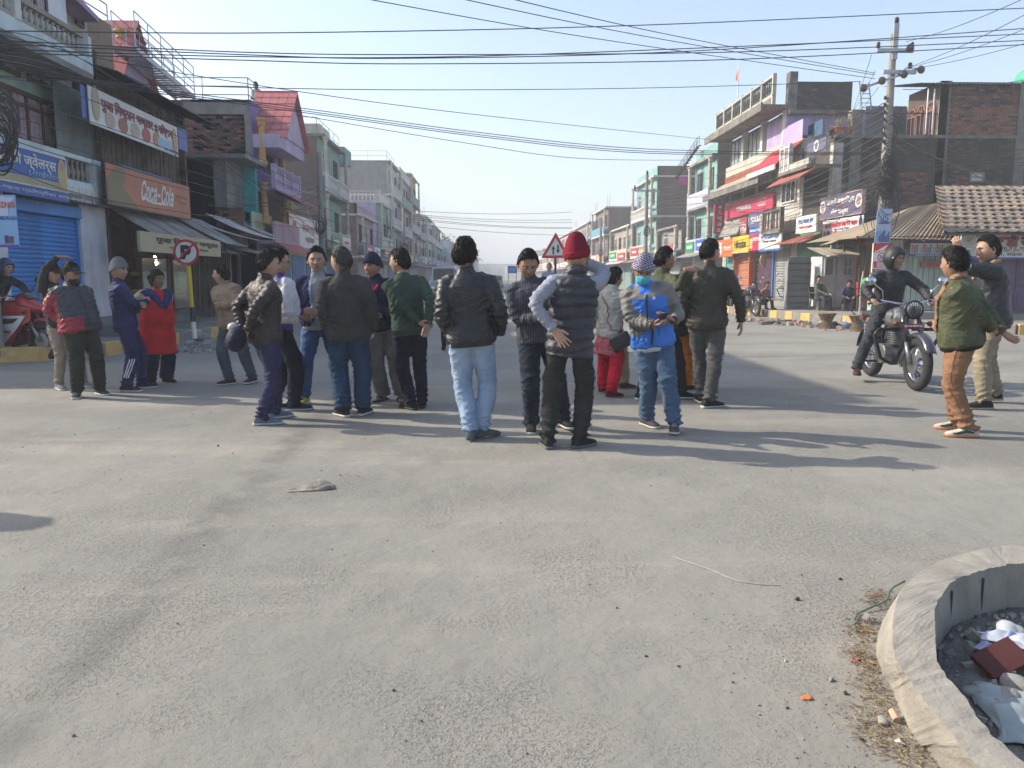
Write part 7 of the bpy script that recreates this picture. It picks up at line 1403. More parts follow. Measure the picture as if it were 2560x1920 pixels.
# N: black bomber, light jeans
N_ = folk('man in a black bomber jacket and faded light blue jeans', (1020, 948), (1052, 944), 1001, 508, 3, fy=(-12, -62), top=dict(m=cloth('bomber_black', (.016, .017, .020), .45, spec=.45), size=1.08, hem=-.04, amp=1.5, arm_r=1.1),
    pants=dict(m=cloth('jeans_light', (.17, .25, .38), col2=(.33, .40, .50), vs=3.0), w=1.12, cuff=1.3), shoes=dict(m=cloth('sandal_grey', (.09, .11, .12)), k=1.0), hair=dict(tuft=.007, thick=.014, top=.018), head=(-14, 0, 0), skin='c', dip=.0,
    hands=(dict(p=(-.21, .05, .90), el=(-.35, -1, 0), hide=True), dict(p=(.21, .05, .90), el=(.35, -1, 0), hide=True)), knees=((-.2, 1, 0), (.9, 1, 0)), bulk=1.08, seed=23)
for sx in (-.075, .075):
    N_.band(N_.pants, [N_.at(h, sx+dx, -.3) for h, dx in ((0.0, -.05), (-.10, -.045), (-.125, 0), (-.10, .045), (0.0, .05), (0, -.05))], .006, mat('stitch', (.30, .36, .44)), 'pocket', .003, 30)
# O: striped waistcoat-jacket, phone
def stripes_m(name, c1, c2, fr):
    m = cloth(name, c1); nt = m.node_tree; N, L = nt.nodes, nt.links; b = N['Principled BSDF']; tc = [n for n in N if n.type == 'TEX_COORD'][0]
    wv = N.new('ShaderNodeTexWave'); wv.inputs['Scale'].default_value = fr; wv.inputs['Distortion'].default_value = .6; L.new(tc.outputs['Object'], wv.inputs[0]); r = N.new('ShaderNodeMapRange'); r.inputs[1].default_value = .93; r.inputs[2].default_value = .99; L.new(wv.outputs[1], r.inputs[0])
    mx = N.new('ShaderNodeMix'); mx.data_type = 'RGBA'; L.new(b.inputs['Base Color'].links[0].from_socket, mx.inputs[6]); mx.inputs[7].default_value = (*c2, 1); L.new(r.outputs[0], mx.inputs[0]); L.new(mx.outputs[2], b.inputs['Base Color']); return m
O = folk('man in a grey pinstriped jacket looking down at his phone', (1224, 926), (1148, 934), 1133, 526, 183, fy=(18, -8), top=dict(m=stripes_m('pinstripe_grey', (.055, .062, .085), (.17, .16, .15), 14), size=1.06, hem=-.05, amp=1.2, rib=False, collar=.7),
    pants=dict(m=cloth('slate_navy', (.022, .028, .042)), w=1.12), shoes=dict(m=bshoe, sole=white_sole), hair=dict(tuft=.002, thick=.009), head=(4, 27, 0), skin='b',
    hands=(dict(p=(-.09, .25, 1.08), el=(-.4, -.3, -1), fd=(.8, .6, .1), pn=(0, -.3, 1), curl=.75), dict(p=(.10, .22, 1.06), el=(.4, -.3, -1), fd=(-.7, .7, .1), pn=(0, -.1, 1), curl=.6)), bulk=1.1, seed=24)
phone(O, 0, (-.02, .36, 1.12), 'black phone held by the man in the pinstriped jacket', (.5, 0, 0))
# P: red beanie, black vest
Pp = folk('man in a maroon beanie and black quilted vest with one hand behind his back', (1181, 964), (1262, 964), 1249, 506, -4, fy=(10, -42), bulk=.98,
    top=dict(m=cloth('vest_black', (.036, .038, .048), .5, spec=.35), mats=[cloth('vest_black', (.036, .038, .048), .5)], sleeve=cloth('sleeve_grey', (.30, .31, .36)), size=1.06, hem=-.10, rib=False, amp=1.0, name='sweatshirt', collar=1.3),
    pants=dict(m=cloth('charcoal_trouser', (.030, .032, .032)), w=1.15, cuff=2.2), shoes=dict(m=bshoe, sole=mat('sole_grey', (.12, .12, .12))), hat=dict(m=cloth('knit_maroon', (.20, .014, .030), bump=.9), top=.045), head=(-14, 0, -3), skin='c',
    hands=(dict(p=(-.095, -.19, .98), el=(-1, -.5, 0), fd=(.62, -.12, -.75), pn=(0, -1, 0), curl=.12, spread=1.3, thumb=1.0), dict(p=(.15, .09, 1.50), el=(1, .1, -1), fd=(-.35, -.1, 1), pn=(-1, .1, 0), curl=.8)), seed=25)
vm = MB(); at_, fr_ = Pp.at, Pp.fr
vm.loft([eling(at_(h, 0, dy), *fr_(h), rx, ry, 28) for h, rx, ry, dy in ((-.125, .178, .140, -.005), (-.11, .188, .150, -.005), (0, .186, .146, 0), (.14, .180, .132, 0), (.26, .186, .134, 0), (.36, .192, .136, 0), (.42, .186, .128, -.004), (.462, .160, .110, -.008), (.50, .115, .090, -.010), (.535, .082, .078, -.006), (.60, .074, .078, 0))])
ml = remesh(vm, .0125, 4); co, no = mesh_np(ml); ph = (co[:, 2]-.8)/.085*math.pi+pnz(co, 2.5, 9)*.35; co += no*((np.abs(np.sin(ph))**.5-.6)*.030+.003*pnz(co, 18, 4))[:, None]; ml.vertices.foreach_set('co', co.astype(np.float32).ravel()); ml.materials.append(cloth('vest_black', (.036, .038, .048), .5)); ml.update()
ml.polygons.foreach_set('use_smooth', [True]*len(ml.polygons)); inst(ml, 'quilted_vest', Pp.root)
phone(Pp, 1, (.088, .055, 1.60), 'black phone pressed to the ear of the man in the maroon beanie', (1.4, 0, 1.5))
# Q: woman in fluffy white cardigan
Q = folk('woman in a fluffy white cardigan, red trousers and red head scarf', (1306, 846), (1330, 858), 1326, 574, -38, fy=(0, -45), female=True, skin='c', top=dict(m=cloth('fluffy_white', (.50, .47, .42), bump=1.0, bs=55, bd=.02), size=1.02, hem=-.10, rib=False, amp=2.0, name='cardigan', arm_r=1.15),
    pants=dict(m=cloth('salwar_red', (.48, .012, .03)), w=1.35, cuff=1.2), shoes=dict(m=cloth('shoe_wine', (.10, .02, .03)), k=.9), hair=dict(style='bun', thick=.014, tuft=.004), head=(-35, 0, 0), hands=(dict(p=(-.14, .20, 1.02)), dict(p=(.16, .22, 1.05), el=(1, -.4, -.8), fd=(-.3, 1, .1), curl=.7)), seed=26)
co, no = mesh_np(Q.top.data); co += no*(np.abs(pnz(co, 40, 2))*.006)[:, None]; Q.top.data.vertices.foreach_set('co', co.astype(np.float32).ravel())
mb = MB(); mb.loft([eling(Q.at(h), *Q.fr(h), rx, ry, 24) for h, rx, ry in ((-.34, .205, .150), (-.33, .21, .155), (-.2, .195, .14), (-.06, .165, .125))]); me_ = remesh(mb, .014, 2); folds(me_, [(Q.at(-.34), Q.at(0), 5, .01, 1, 1)], 3, .008); me_.materials.append(cloth('kurta_crimson', (.26, .012, .035), col2=(.45, .2, .22), vs=60)); o = inst(me_, 'kurta', Q.root)
for k_ in range(3): Q.band(Q.body, [Q.at(.66-.03*k_, -.12, -.02), Q.at(.58-.02*k_, -.10, .02), Q.at(.53, -.08, .06), Q.at(.50, .0, .12)], .09, cloth('scarf_red', (.50, .02, .03)) if k_ < 2 else cloth('scarf_cream', (.55, .5, .4)), 'head_scarf', .03+.012*k_, 18)
Q.band(Q.top, [Q.at(.46, -.10, .1), Q.at(.45, -.10, -.1), Q.at(.25, .02, -.3), Q.at(.02, .12, -.2), Q.at(-.04, .20, .0)], .016, mat('strap_grey2', (.18, .17, .16)), 'bag_strap', .010)
g = PY(1342*D_, 738*D_, Q.root.location.y-.22); t = thing('shoulder_bag', 'black shoulder bag hanging from the white cardigan', 'bag', (g.x, g.y, g.z), math.radians(-25))
mb = MB(); R3 = Matrix.Rotation(-.55, 3, 'Y'); mb.obox((0, 0, 0), R3 @ Vector((.115, 0, 0)), (0, .045, 0), R3 @ Vector((0, 0, .085))); bev(mb.build('bag', mat('leather_black', (.015, .016, .018), .5), t), .02, 3)
mb = MB(); mb.obox((0, -.047, 0.015), R3 @ Vector((.112, 0, 0)), (0, .004, 0), R3 @ Vector((0, 0, .06))); bev(mb.build('flap', mat('leather_black', (.015, .016, .018), .5), t), .003)
# Q2 behind Q
Q2 = folk('woman in a rust coloured cardigan and beige trousers hidden behind the white cardigan', (1304, 838), (1357, 839), 1305, 577, -15, fy=(0, -60), top=dict(m=cloth('rust_knit', (.30, .085, .045)), hem=-.12, arm_r=1.15), pants=dict(m=cloth('beige_cotton', (.34, .25, .17)), w=1.35), shoes=dict(m=cloth('shoe_brown', (.08, .05, .035))), hair=dict(style='woman'), female=True,
    hands=(dict(p=(-.27, -.02, .90)), dict(p=(.25, 0, .9))), vox=.018, seed=27)
# R: blue and grey shell jacket
def r_fn(s, c, n, idx):
    sl = s.on_sleeve(c); x, y, h = s.loc(c); r = np.zeros(len(c), int); r[sl] = 1; r[(~sl) & (h > .40+.3*np.clip(.08-np.abs(x), 0, .1)*0)] = 1; r[(h > .52)] = 0; r[(h > .44) & (np.abs(x) < .05) & (y > 0)] = 0
    return r
pat = cloth('knit_pattern', (.045, .035, .12), bump=.8); nt_ = pat.node_tree; N1, L1 = nt_.nodes, nt_.links; b1 = N1['Principled BSDF']; tc1 = [n for n in N1 if n.type == 'TEX_COORD'][0]
mp1 = N1.new('ShaderNodeMapping'); mp1.inputs['Rotation'].default_value = (math.pi/2, 0, .5); L1.new(tc1.outputs['Object'], mp1.inputs[0]); br1 = N1.new('ShaderNodeTexBrick'); br1.inputs['Scale'].default_value = 1; br1.inputs['Brick Width'].default_value = .034; br1.inputs['Row Height'].default_value = .018; br1.inputs['Mortar Size'].default_value = .0035
br1.inputs['Color1'].default_value = br1.inputs['Color2'].default_value = (.045, .035, .12, 1); br1.inputs['Mortar'].default_value = (.42, .40, .46, 1); L1.new(mp1.outputs[0], br1.inputs[0]); L1.new(br1.outputs[0], b1.inputs['Base Color'])
R_ = folk('man in a blue and grey shell jacket, patterned beanie and face mask', (1456, 936), (1404, 922), 1385, 537, 166, fy=(2, 38), lean=4, top=dict(m=cloth('shell_blue', (.03, .17, .62), .45, spec=.4), mats=[cloth('shell_blue', (.03, .17, .62), .45, spec=.4), cloth('shell_grey', (.20, .19, .18), .6)], fn=r_fn, size=1.06, hem=-.07, cuff=cloth('tee_white', (.6, .6, .6)), amp=1.5, arm_r=1.1),
    pants=dict(m=cloth('jeans_mid', (.05, .085, .15), col2=(.10, .15, .23), vs=3), w=1.15, cuff=1.5), shoes=dict(m=cloth('shoe_taupe', (.08, .07, .075)), sole=white_sole, laces=mat('lace_grey', (.3, .32, .36))), hat=dict(m=pat, top=.03), hair={}, head=(8, 32, 0), skin='b',
    hands=(dict(p=(-.10, .24, 1.07), el=(-.5, -.3, -1), fd=(.75, .35, .45), pn=(.2, -.2, -1), curl=.4), dict(p=(.07, .27, 1.02), el=(.5, -.3, -1), fd=(-.6, .6, .1), pn=(0, 0, 1), curl=.7)), bulk=1.12, seed=28)
R_.zipper(mat('zip_black', (.01, .01, .012), .4), w=.018)
M = R_.HM; mb = MB(); P3 = [(-.064, .035), (-.050, .072), (-.022, .096), (0, .108), (.022, .096), (.050, .072), (.064, .035)]
mb.loft([[M @ Vector((x*k, y*k2, z)) for x, y in P3]+[M @ Vector((x*k*.9, y*k2*.8, z)) for x, y in P3[::-1]] for k, k2, z in ((.95, .99, -.006), (1.04, 1.08, -.03), (1.02, 1.04, -.065), (.85, .93, -.100))]); mb.build('face_mask', cloth('mask_blue', (.10, .42, .55)), R_.root, smooth=True)
mb = MB()
for sg in (-1, 1): mb.tube([M @ Vector((sg*.064, .035, -.02)), M @ Vector((sg*.082, -.01, .0))], .002, 5)
mb.build('mask_loop', mat('loop_white', (.6, .6, .6)), R_.root)
R_.band(R_.top, [R_.at(.40, -.075, .3), R_.at(.40, -.125, .3)], .022, mat('stripe_white', (.7, .7, .72)), 'logo', .004, 4)
phone(R_, 0, (.0, .345, 1.10), 'orange-cased phone held by the man in the blue jacket', (.4, 0, .3))
mb = MB(); a, e, w_ = R_.arms[0]; d = (w_-e).normalized(); mb.tube([w_-d*.012, w_+d*.016], .036, 12); mb.build('wristband', mat('zip_black', (.01, .01, .012), .4), R_.root)
# S: arm over T's shoulder; T
T_ = folk('man in a dark olive jacket and grey jeans seen from behind', (1512, 868), (1540, 880), 1532, 509, -14, fy=(8, -52), top=dict(m=cloth('olive_dark', (.040, .036, .026), .6, spec=.3), size=1.07, hem=-.06, amp=1.4, arm_r=1.08), pants=dict(m=cloth('jeans_grey', (.055, .055, .055), col2=(.10, .10, .10), vs=4), w=1.0, cuff=1.6),
    shoes=dict(m=bshoe, sole=white_sole), hair=dict(tuft=.001, thick=.006, top=.006), head=(-50, 0, 0), skin='c', hands=(dict(p=(-.26, .04, .88), hide=True), dict(p=(.33, .06, .86), el=(.6, -1, 0), curl=.6, pn=(-1, .2, 0))), bulk=1.08, seed=30)
S_ = folk('man in an olive field jacket with a hand on his neighbour', (1394, 862), (1482, 862), 1432, 529, -62, fy=(0, -22), top=dict(m=cloth('olive_field', (.075, .080, .048)), size=1.05, hem=-.10, rib=False), pants=dict(m=cloth('black_olive', (.020, .021, .017)), w=1.1), shoes=dict(m=cloth('shoe_navy2', (.02, .022, .035)), sole=white_sole),
    hair=dict(tuft=.004, thick=.008), head=(-20, 0, 0), skin='b', hands=(dict(p=(-.25, .0, .90)), dict(p=(.1, .5, 1.4))), seed=29) if False else None

def mk_S(tgt=None):
    return folk('man in an olive field jacket with a hand on his neighbour', (1394, 862), (1482, 862), 1432, 529, -62, fy=(0, -22), top=dict(m=cloth('olive_field', (.075, .080, .048)), size=1.05, hem=-.10, rib=False), pants=dict(m=cloth('black_olive', (.020, .021, .017)), w=1.1), shoes=dict(m=cloth('shoe_navy2', (.02, .022, .035)), sole=white_sole),
        hair=dict(tuft=.004, thick=.008), head=(-20, 0, 0), skin='b', hands=(dict(p=(-.25, .0, .90)), dict(p=tgt, el=(.6, -.5, -1), fd=(.15, 1, .1), pn=(-.6, .1, -.7), curl=.5)), seed=29)
a, b = G(1394*D_, 862*D_), G(1482*D_, 862*D_); mid = (a+b)/2; ht_ = PY(1432*D_, 529*D_, mid.y).z; Mx = Matrix.LocRotScale(Vector((mid.x, mid.y, 0)), Euler((0, 0, math.radians(-62))), Vector((ht_/1.72,)*3)).inverted()
nape = T_.world(T_.at(.50, -.10, -.10)); loc_ = Mx @ nape; S_ = mk_S(tuple(loc_-Vector((0, .10, .0))))
# U between them
U_ = folk('woman in a black jacket and orange trousers standing between the two olive jackets', (1470, 838), (1492, 842), 1480, 578, -95, fy=(8, -8), top=dict(m=cloth('jacket_black2', (.018, .02, .018)), hem=-.08, size=1.1, arm_r=1.1), pants=dict(m=cloth('trouser_orange', (.42, .13, .015)), w=1.4), shoes=dict(m=bshoe), hair=dict(style='bun'), female=True, bulk=1.05,
    hands=(dict(p=(-.2, .15, 1.0)), dict(p=(.2, .16, 1.0))), seed=31)
U_.band(U_.body, [U_.at(.50, -.1, 0), U_.at(.54, .0, -.1), U_.at(.50, .1, 0)], .07, cloth('scarf_red', (.50, .02, .03)), 'scarf', .04, 14)
g = G(1497*D_, 838*D_); mb = MB(); mb.loft([[Vector((x*k, y, z)) for x, y in ((-.09, -.02), (.09, -.025), (.09, .01), (-.09, .02))] for z, k in ((0, 1.0), (.12, .95), (.35, .9))])
o = mb.build('kurta_tail', cloth('kurta_print', (.28, .012, .03), col2=(.05, .02, .06), vs=25), U_.root); o.location = (.16, .10, .52)
# Z: olive jacket, brown trousers
Z_ = folk('man in an olive green jacket and brown trousers with hands clasped behind him', (2076, 944), (2052, 928), 2066, 526, 48, fy=(28, 8), bulk=1.2, belly=.03, skin='b', top=dict(m=cloth('olive_jacket', (.075, .082, .040), .7, spec=.25), size=1.08, hem=-.055, amp=1.5, arm_r=1.12, cuff=cloth('rib_black', (.015, .015, .015))),
    pants=dict(m=cloth('rust_trouser', (.25, .135, .075), col2=(.18, .095, .055), vs=4), w=1.08, cuff=2.0), shoes=dict(m=cloth('shoe_cream', (.50, .46, .40)), sole=mat('sole_orange', (.55, .18, .07), .6)), hair=dict(tuft=.005, thick=.014, top=.014), head=(-18, 2, 0),
    hands=(dict(p=(.02, -.19, .95), el=(-1, -.7, 0), fd=(.95, -.15, -.15), pn=(0, -1, 0), curl=.9), dict(p=(.12, -.23, .93), el=(1, -.5, .1), fd=(.3, -.5, -.4), pn=(-.3, -1, 0), curl=.9)), seed=32)
Z_.band(Z_.pants, [Z_.at(h, x, -.3) for h, x in ((.0, .04), (.0, .14))], .008, mat('stitch_brown', (.16, .08, .04)), 'pocket', .004, 10)
Z_.band(Z_.pants, [Z_.at(h, x, -.3) for h, x in ((.0, .05), (-.12, .06), (-.13, .12), (-.01, .13))], .005, mat('stitch_brown', (.16, .08, .04)), 'pocket_seam', .003, 20)
Z_.band(Z_.pants, [Z_.at(.004, .09, -.3), Z_.at(.004, .12, -.3)], .016, mat('green_card', (.08, .5, .22)), 'pocket_card', .008, 4)
Z_.band(Z_.top, [Z_.at(.53, -.12, .06), Z_.at(.42, -.14, .14), Z_.at(.30, -.13, .2), Z_.at(.10, -.13, .2)], .09, cloth('scarf_check', (.30, .20, .13), col2=(.20, .06, .04), vs=45), 'checked_scarf', .018, 20)
Z_.band(Z_.body, [Z_.at(.55, -.1, .03), Z_.at(.575, -.02, -.09), Z_.at(.56, .08, -.03)], .05, cloth('scarf_check', (.30, .20, .13)), 'checked_scarf', .028, 14)
for i in (0, 1):
    fx, fy_, fw_ = ((Z_.legs[i][2].x, Z_.legs[i][2].y, (28, 8)[i])); a = math.radians(fw_); fwv = Vector((-math.sin(a), math.cos(a), 0)); rt = Vector((math.cos(a), math.sin(a), 0)); mb = MB()
    for sg in (-1, 1): mb.tube([Vector((fx, fy_, .03))+fwv*y+rt*sg*(.049+.003)*(1 if y < .12 else .9)+Vector((0, 0, z)) for y, z in ((-.03, .02), (.03, .035), (.10, .012), (.14, .008))], [.008, .014, .012, .004], 6)
    mb.build('shoe_panel', cloth('panel_green', (.02, .06, .045)), Z_.root, smooth=True)
# AA
AA = folk('man in a black jacket and khaki trousers raising one arm', (2112, 884), (2137, 869), 2141, 502, 72, fy=(5, 20), bulk=1.17, belly=.03, chub=.7, skin='c', top=dict(m=cloth('jacket_nylon', (.020, .022, .028), .5, spec=.4), size=1.07, arm_r=1.1, amp=1.4, hem=-.06), pants=dict(m=cloth('khaki', (.26, .22, .15)), w=1.12, cuff=1.5),
    shoes=dict(m=bshoe, sole=tan_sole), hair=dict(tuft=.003, thick=.010), head=(14, 3, 0), hands=(dict(p=(-.12, .40, 1.54), el=(-1, .1, -.8), fd=(0, .4, 1), pn=(1, 0, 0), curl=.9), dict(p=(.23, .0, .9))), seed=33)
AA.band(AA.top, [AA.at(.54, -.09, .02), AA.at(.56, 0, -.08), AA.at(.54, .09, .02), AA.at(.50, .05, .12)], .04, cloth('scarf_tan', (.40, .26, .15)), 'scarf', .02, 16)
AA.band(AA.top, [AA.at(.54, -.08, .04), AA.at(.47, -.04, .13), AA.at(.40, 0, .15)], .04, cloth('scarf_tan', (.40, .26, .15)), 'scarf', .02, 12)
# person whose head shadow falls at the left edge stands outside the frame
V0 = Person('man in a dark jacket standing beyond the left edge whose shadow reaches the road', (-5.15, 5.0), 0, 1.74, headsize=1.35, bulk=1.3, top=dict(m=bshoe), pants=dict(m=bshoe), shoes=dict(m=bshoe), hair={}, vox=.03, face=False, seed=40)
# roof man
rp = PY(641, 240, 33); RM = Person('man in an orange lungi standing on the roof behind the railing', (rp.x, 33), 160, 1.66, skin='b', z0=PY(641, 204, 33).z-1.66, top=dict(m=cloth('grey_shirt', (.16, .15, .17))), pants=dict(m=cloth('lungi_orange', (.50, .12, .05)), w=1.6), hair=dict(tuft=.002), shoes=dict(m=cloth('sandal_brown', (.10, .05, .03))), hands=(dict(p=(-.05, .2, 1.0)), dict(p=(.1, .22, 1.0))), head=(-40, 0, 0), vox=.02, face=False, seed=41)
# ================================================================ MOTORCYCLES AND RIDERS (forward is +y in each machine's own frame)
def wheel(par, c, R, w, rim_m, spokes=True, nm='wheel'):
    tm = mat('tyre_rubber', (.028, .028, .028), .85, bump=.8, bs=60); w_ = bpy.data.objects.new(nm, None); COL.objects.link(w_)
    mb = MB(); prof = [(R-.10, -w*.42), (R-.05, -w*.5), (R-.015, -w*.38), (R, -w*.12), (R, w*.12), (R-.015, w*.38), (R-.05, w*.5), (R-.10, w*.42)]; n = 40; vs = []
    for r, x in prof:
        for k in range(n): a = 2*math.pi*k/n; vs.append((x, math.cos(a)*r, math.sin(a)*r))
    m = len(prof); mb.add(vs, [(i*n+k, i*n+(k+1) % n, ((i+1) % m)*n+(k+1) % n, ((i+1) % m)*n+k) for i in range(m) for k in range(n)]); bpy.data.objects.remove(w_); wo = mb.build(nm, tm, par, smooth=True); wo.location = c
    mb = MB(); vs = []
    for r, x in ((R-.105, -w*.35), (R-.135, -w*.2), (R-.135, w*.2), (R-.105, w*.35)):
        for k in range(n): a = 2*math.pi*k/n; vs.append((x, math.cos(a)*r, math.sin(a)*r))
    mb.add(vs, [(i*n+k, i*n+(k+1) % n, ((i+1) % 4)*n+(k+1) % n, ((i+1) % 4)*n+k) for i in range(4) for k in range(n)]); mb.build('rim', rim_m, wo, smooth=True)
    MB().lathe((0, 0, 0), [(.05, -.06), (.06, -.03), (.04, 0), (.06, .03), (.05, .06)], 14, axis='x').build('hub', rim_m, wo); MB().lathe((.065, 0, 0), [(.13, -.003), (.13, .003)], 24, axis='x').build('brake_disc', mat('steel_bright', (.45, .45, .47), .3, metal=.9), wo)
    ns = 30 if spokes else 6
    for k in range(ns):
        a = 2*math.pi*k/ns; a2 = a+(.25 if k % 2 else -.25)*(1 if spokes else 0)
        MB().bar(((.045 if k % 2 else -.045)*spokes, math.cos(a)*.045, math.sin(a)*.045), (0, math.cos(a2)*(R-.13), math.sin(a2)*(R-.13)), .006 if spokes else .03).build('spoke', rim_m, wo)
    return wo
CH = mat('chrome', (.62, .62, .64), .12, metal=1.0, var=.02); GUN = mat('gunmetal_paint', (.07, .07, .085), .28, metal=.5, coat=.6, var=.05); FBL = mat('frame_black', (.018, .018, .02), .4); ENG = mat('engine_alloy', (.30, .30, .31), .4, metal=.8, var=.15, vs=20)
def torus(mb, c, R, r, ax='y', n=24, a0=0, a1=2*math.pi):
    pts = [Vector(c)+(Vector((math.cos(a)*R, 0, math.sin(a)*R)) if ax == 'y' else Vector((0, math.cos(a)*R, math.sin(a)*R))) for a in [a0+(a1-a0)*i/n for i in range(n+1)]]; mb.tube(pts, r, 8)
def motorcycle(label, loc, rz, tank_m, style='classic', plate=None, lean=0, scale=1):
    t = thing('motorcycle', label, 'motorcycle', loc, rz); t.scale = (scale,)*3; t.rotation_euler = (0, lean, rz); cl = style == 'classic'; WB_ = 1.37; R = .325
    wheel(t, (0, 0, R), R, .10, CH if cl else FBL, cl, 'front_wheel'); wheel(t, (0, -WB_, R), R*.98, .12, CH if cl else FBL, cl, 'rear_wheel')
    hd = Vector((0, -.36, .98))
    for x in (-.095, .095): MB().tube([(x, 0, R), (x, -.14, .60)], .026, 10).build('fork_slider', ENG, t, smooth=True); MB().tube([(x, -.13, .58), (x, -.33, 1.0)], .030, 10).build('fork_tube', GUN, t, smooth=True)
    mb = MB(); vs = []; n = 16
    for i in range(n+1):
        a = math.radians(25+125*i/n)
        for x, dr in ((-.075, -.02), (-.05, .02), (0, .032), (.05, .02), (.075, -.02)): vs.append((x, math.cos(a)*(R+.03+dr), R+math.sin(a)*(R+.03+dr)))
    mb.add(vs, [(i*5+k, i*5+k+1, i*5+k+6, i*5+k+5) for i in range(n) for k in range(4)]); o = mb.build('front_mudguard', tank_m if not cl else GUN, t, smooth=True); sm = o.modifiers.new('s', 'SOLIDIFY'); sm.thickness = .006
    mb = MB(); vs = []
    for i in range(n+1):
        a = math.radians(40+130*i/n)
        for x, dr in ((-.09, -.02), (-.06, .02), (0, .03), (.06, .02), (.09, -.02)): vs.append((x, -WB_+math.cos(a)*(R+.04+dr), R+math.sin(a)*(R+.04+dr)))
    mb.add(vs, [(i*5+k, i*5+k+1, i*5+k+6, i*5+k+5) for i in range(n) for k in range(4)]); o = mb.build('rear_mudguard', GUN, t, smooth=True); o.modifiers.new('s', 'SOLIDIFY').thickness = .006
    mb = MB(); mb.loft([eling(Vector((0, y, z)), Vector((1, 0, 0)), Vector((0, 0, 1)), rx, rz_, 18, 2.4) for y, z, rx, rz_ in ((-.38, .84, .05, .05), (-.42, .85, .12, .10), (-.52, .86, .155, .135), (-.66, .85, .15, .135), (-.80, .82, .10, .10), (-.88, .80, .05, .06))]); mb.build('fuel_tank', tank_m, t, smooth=True)
    MB().lathe((0, -.58, .985), [(.04, 0), (.04, .02), (.02, .03)], 12).build('tank_cap', CH, t)
    st = mat('seat_leather', (.03, .022, .018), .6)
    for y0_, y1_, z in ((-1.18, -.82, .80), (-1.50, -1.16, .86)): mb = MB(); mb.loft([eling(Vector((0, y, z+dz)), Vector((1, 0, 0)), Vector((0, 0, 1)), rx, rz_, 16, 3) for y, rx, rz_, dz in ((y0_, .10, .03, 0), (y0_+.04, .14, .05, 0), (y1_-.08, .12, .05, 0), (y1_, .06, .03, 0))]); mb.build('seat', st, t, smooth=True)
    mb = MB(); mb.tube([(0, -.36, .92), (0, -.45, .5), (0, -.62, .28), (0, -1.0, .28), (0, -1.05, .6), (0, -.9, .78), (0, -.42, .86)], .025, 8)
    for x in (-.12, .12): mb.tube([(x, -.95, .74), (x, -1.25, .72), (x*.9, -1.6, .80)], .016, 6); mb.tube([(x, -.95, .35), (x*.9, -WB_, R)], .022, 6)
    mb.build('frame', FBL, t, smooth=True)
    for x in (-.15, .15): mb = MB(); mb.tube([(x, -1.28, .36), (x, -1.18, .72)], .028, 8); [torus(mb, (x, -1.28+.014*k, .40+.042*k), .036, .008, 'y', 10) for k in range(7)]; mb.build('rear_shock', CH, t, smooth=True)
    mb = MB(); mb.loft([eling(Vector((x, -.78, .38)), Vector((0, 1, 0)), Vector((0, 0, 1)), ry, rz_, 18) for x, ry, rz_ in ((-.15, .11, .10), (-.14, .17, .13), (.14, .17, .13), (.15, .11, .10))]); bev(mb.build('crankcase', ENG, t), .006)
    for k in range(8): MB().loft([eling(Vector((0, -.62-.006*k, .52+.028*k)), Vector((1, 0, 0)), Vector((0, 1, 0)), r_, r_*.95, 16, 3) for r_ in (.10, .10)]+[eling(Vector((0, -.62-.006*k, .532+.028*k)), Vector((1, 0, 0)), Vector((0, 1, 0)), .10, .095, 16, 3)]).build('cooling_fin', ENG, t)
    ex = MB(); ex.tube([(-.06, -.52, .66), (-.10, -.38, .55), (-.12, -.42, .28), (-.14, -.7, .22), (-.16, -1.0, .24)], .022, 10); ex.build('exhaust_pipe', CH, t, smooth=True); MB().tube([(-.17, -.98, .24), (-.18, -1.05, .25), (-.19, -1.7, .34), (-.19, -1.78, .35)], [.03, .048, .052, .03], 14).build('silencer', CH, t, smooth=True)
    mb = MB(); mb.tube([(-.38, -.52, 1.04), (-.30, -.48, 1.08), (-.10, -.38, 1.04), (.10, -.38, 1.04), (.30, -.48, 1.08), (.38, -.52, 1.04)], .012, 8); mb.build('handlebar', CH if cl else FBL, t, smooth=True)
    for sg in (-1, 1):
        MB().tube([(sg*.29, -.475, 1.08), (sg*.42, -.54, 1.03)], .018, 10).build('grip', FBL, t, smooth=True); MB().tube([(sg*.24, -.40, 1.06), (sg*.40, -.43, 1.02)], .006, 6).build('lever', CH, t)
        m_ = MB().tube([(sg*.27, -.46, 1.09), (sg*.30, -.42, 1.20), (sg*.42, -.44, 1.30)], .007, 6).build('mirror_stalk', CH if cl else FBL, t, smooth=True); mb = MB(); mb.ball((sg*.44, -.44, 1.32), .065, .028, .055, 18, 12); mo = mb.build('mirror', CH if cl else FBL, t, smooth=True); MB().lathe((sg*.44, -.466, 1.32), [(.055, -.002), (.055, .002)], 18, axis='y').build('mirror_glass', mat('mirror_glass', (.5, .55, .6), .04, metal=1), mo)
        mb = MB(); mb.ball((sg*.20, -.20, .80), .034, .03, .034, 12, 8); mb.build('indicator', mat('amber_lens', (.16, .04, .01), .3), t, smooth=True); MB().tube([(sg*.09, -.22, .82), (sg*.19, -.21, .80)], .008, 6).build('indicator_stem', FBL, t)
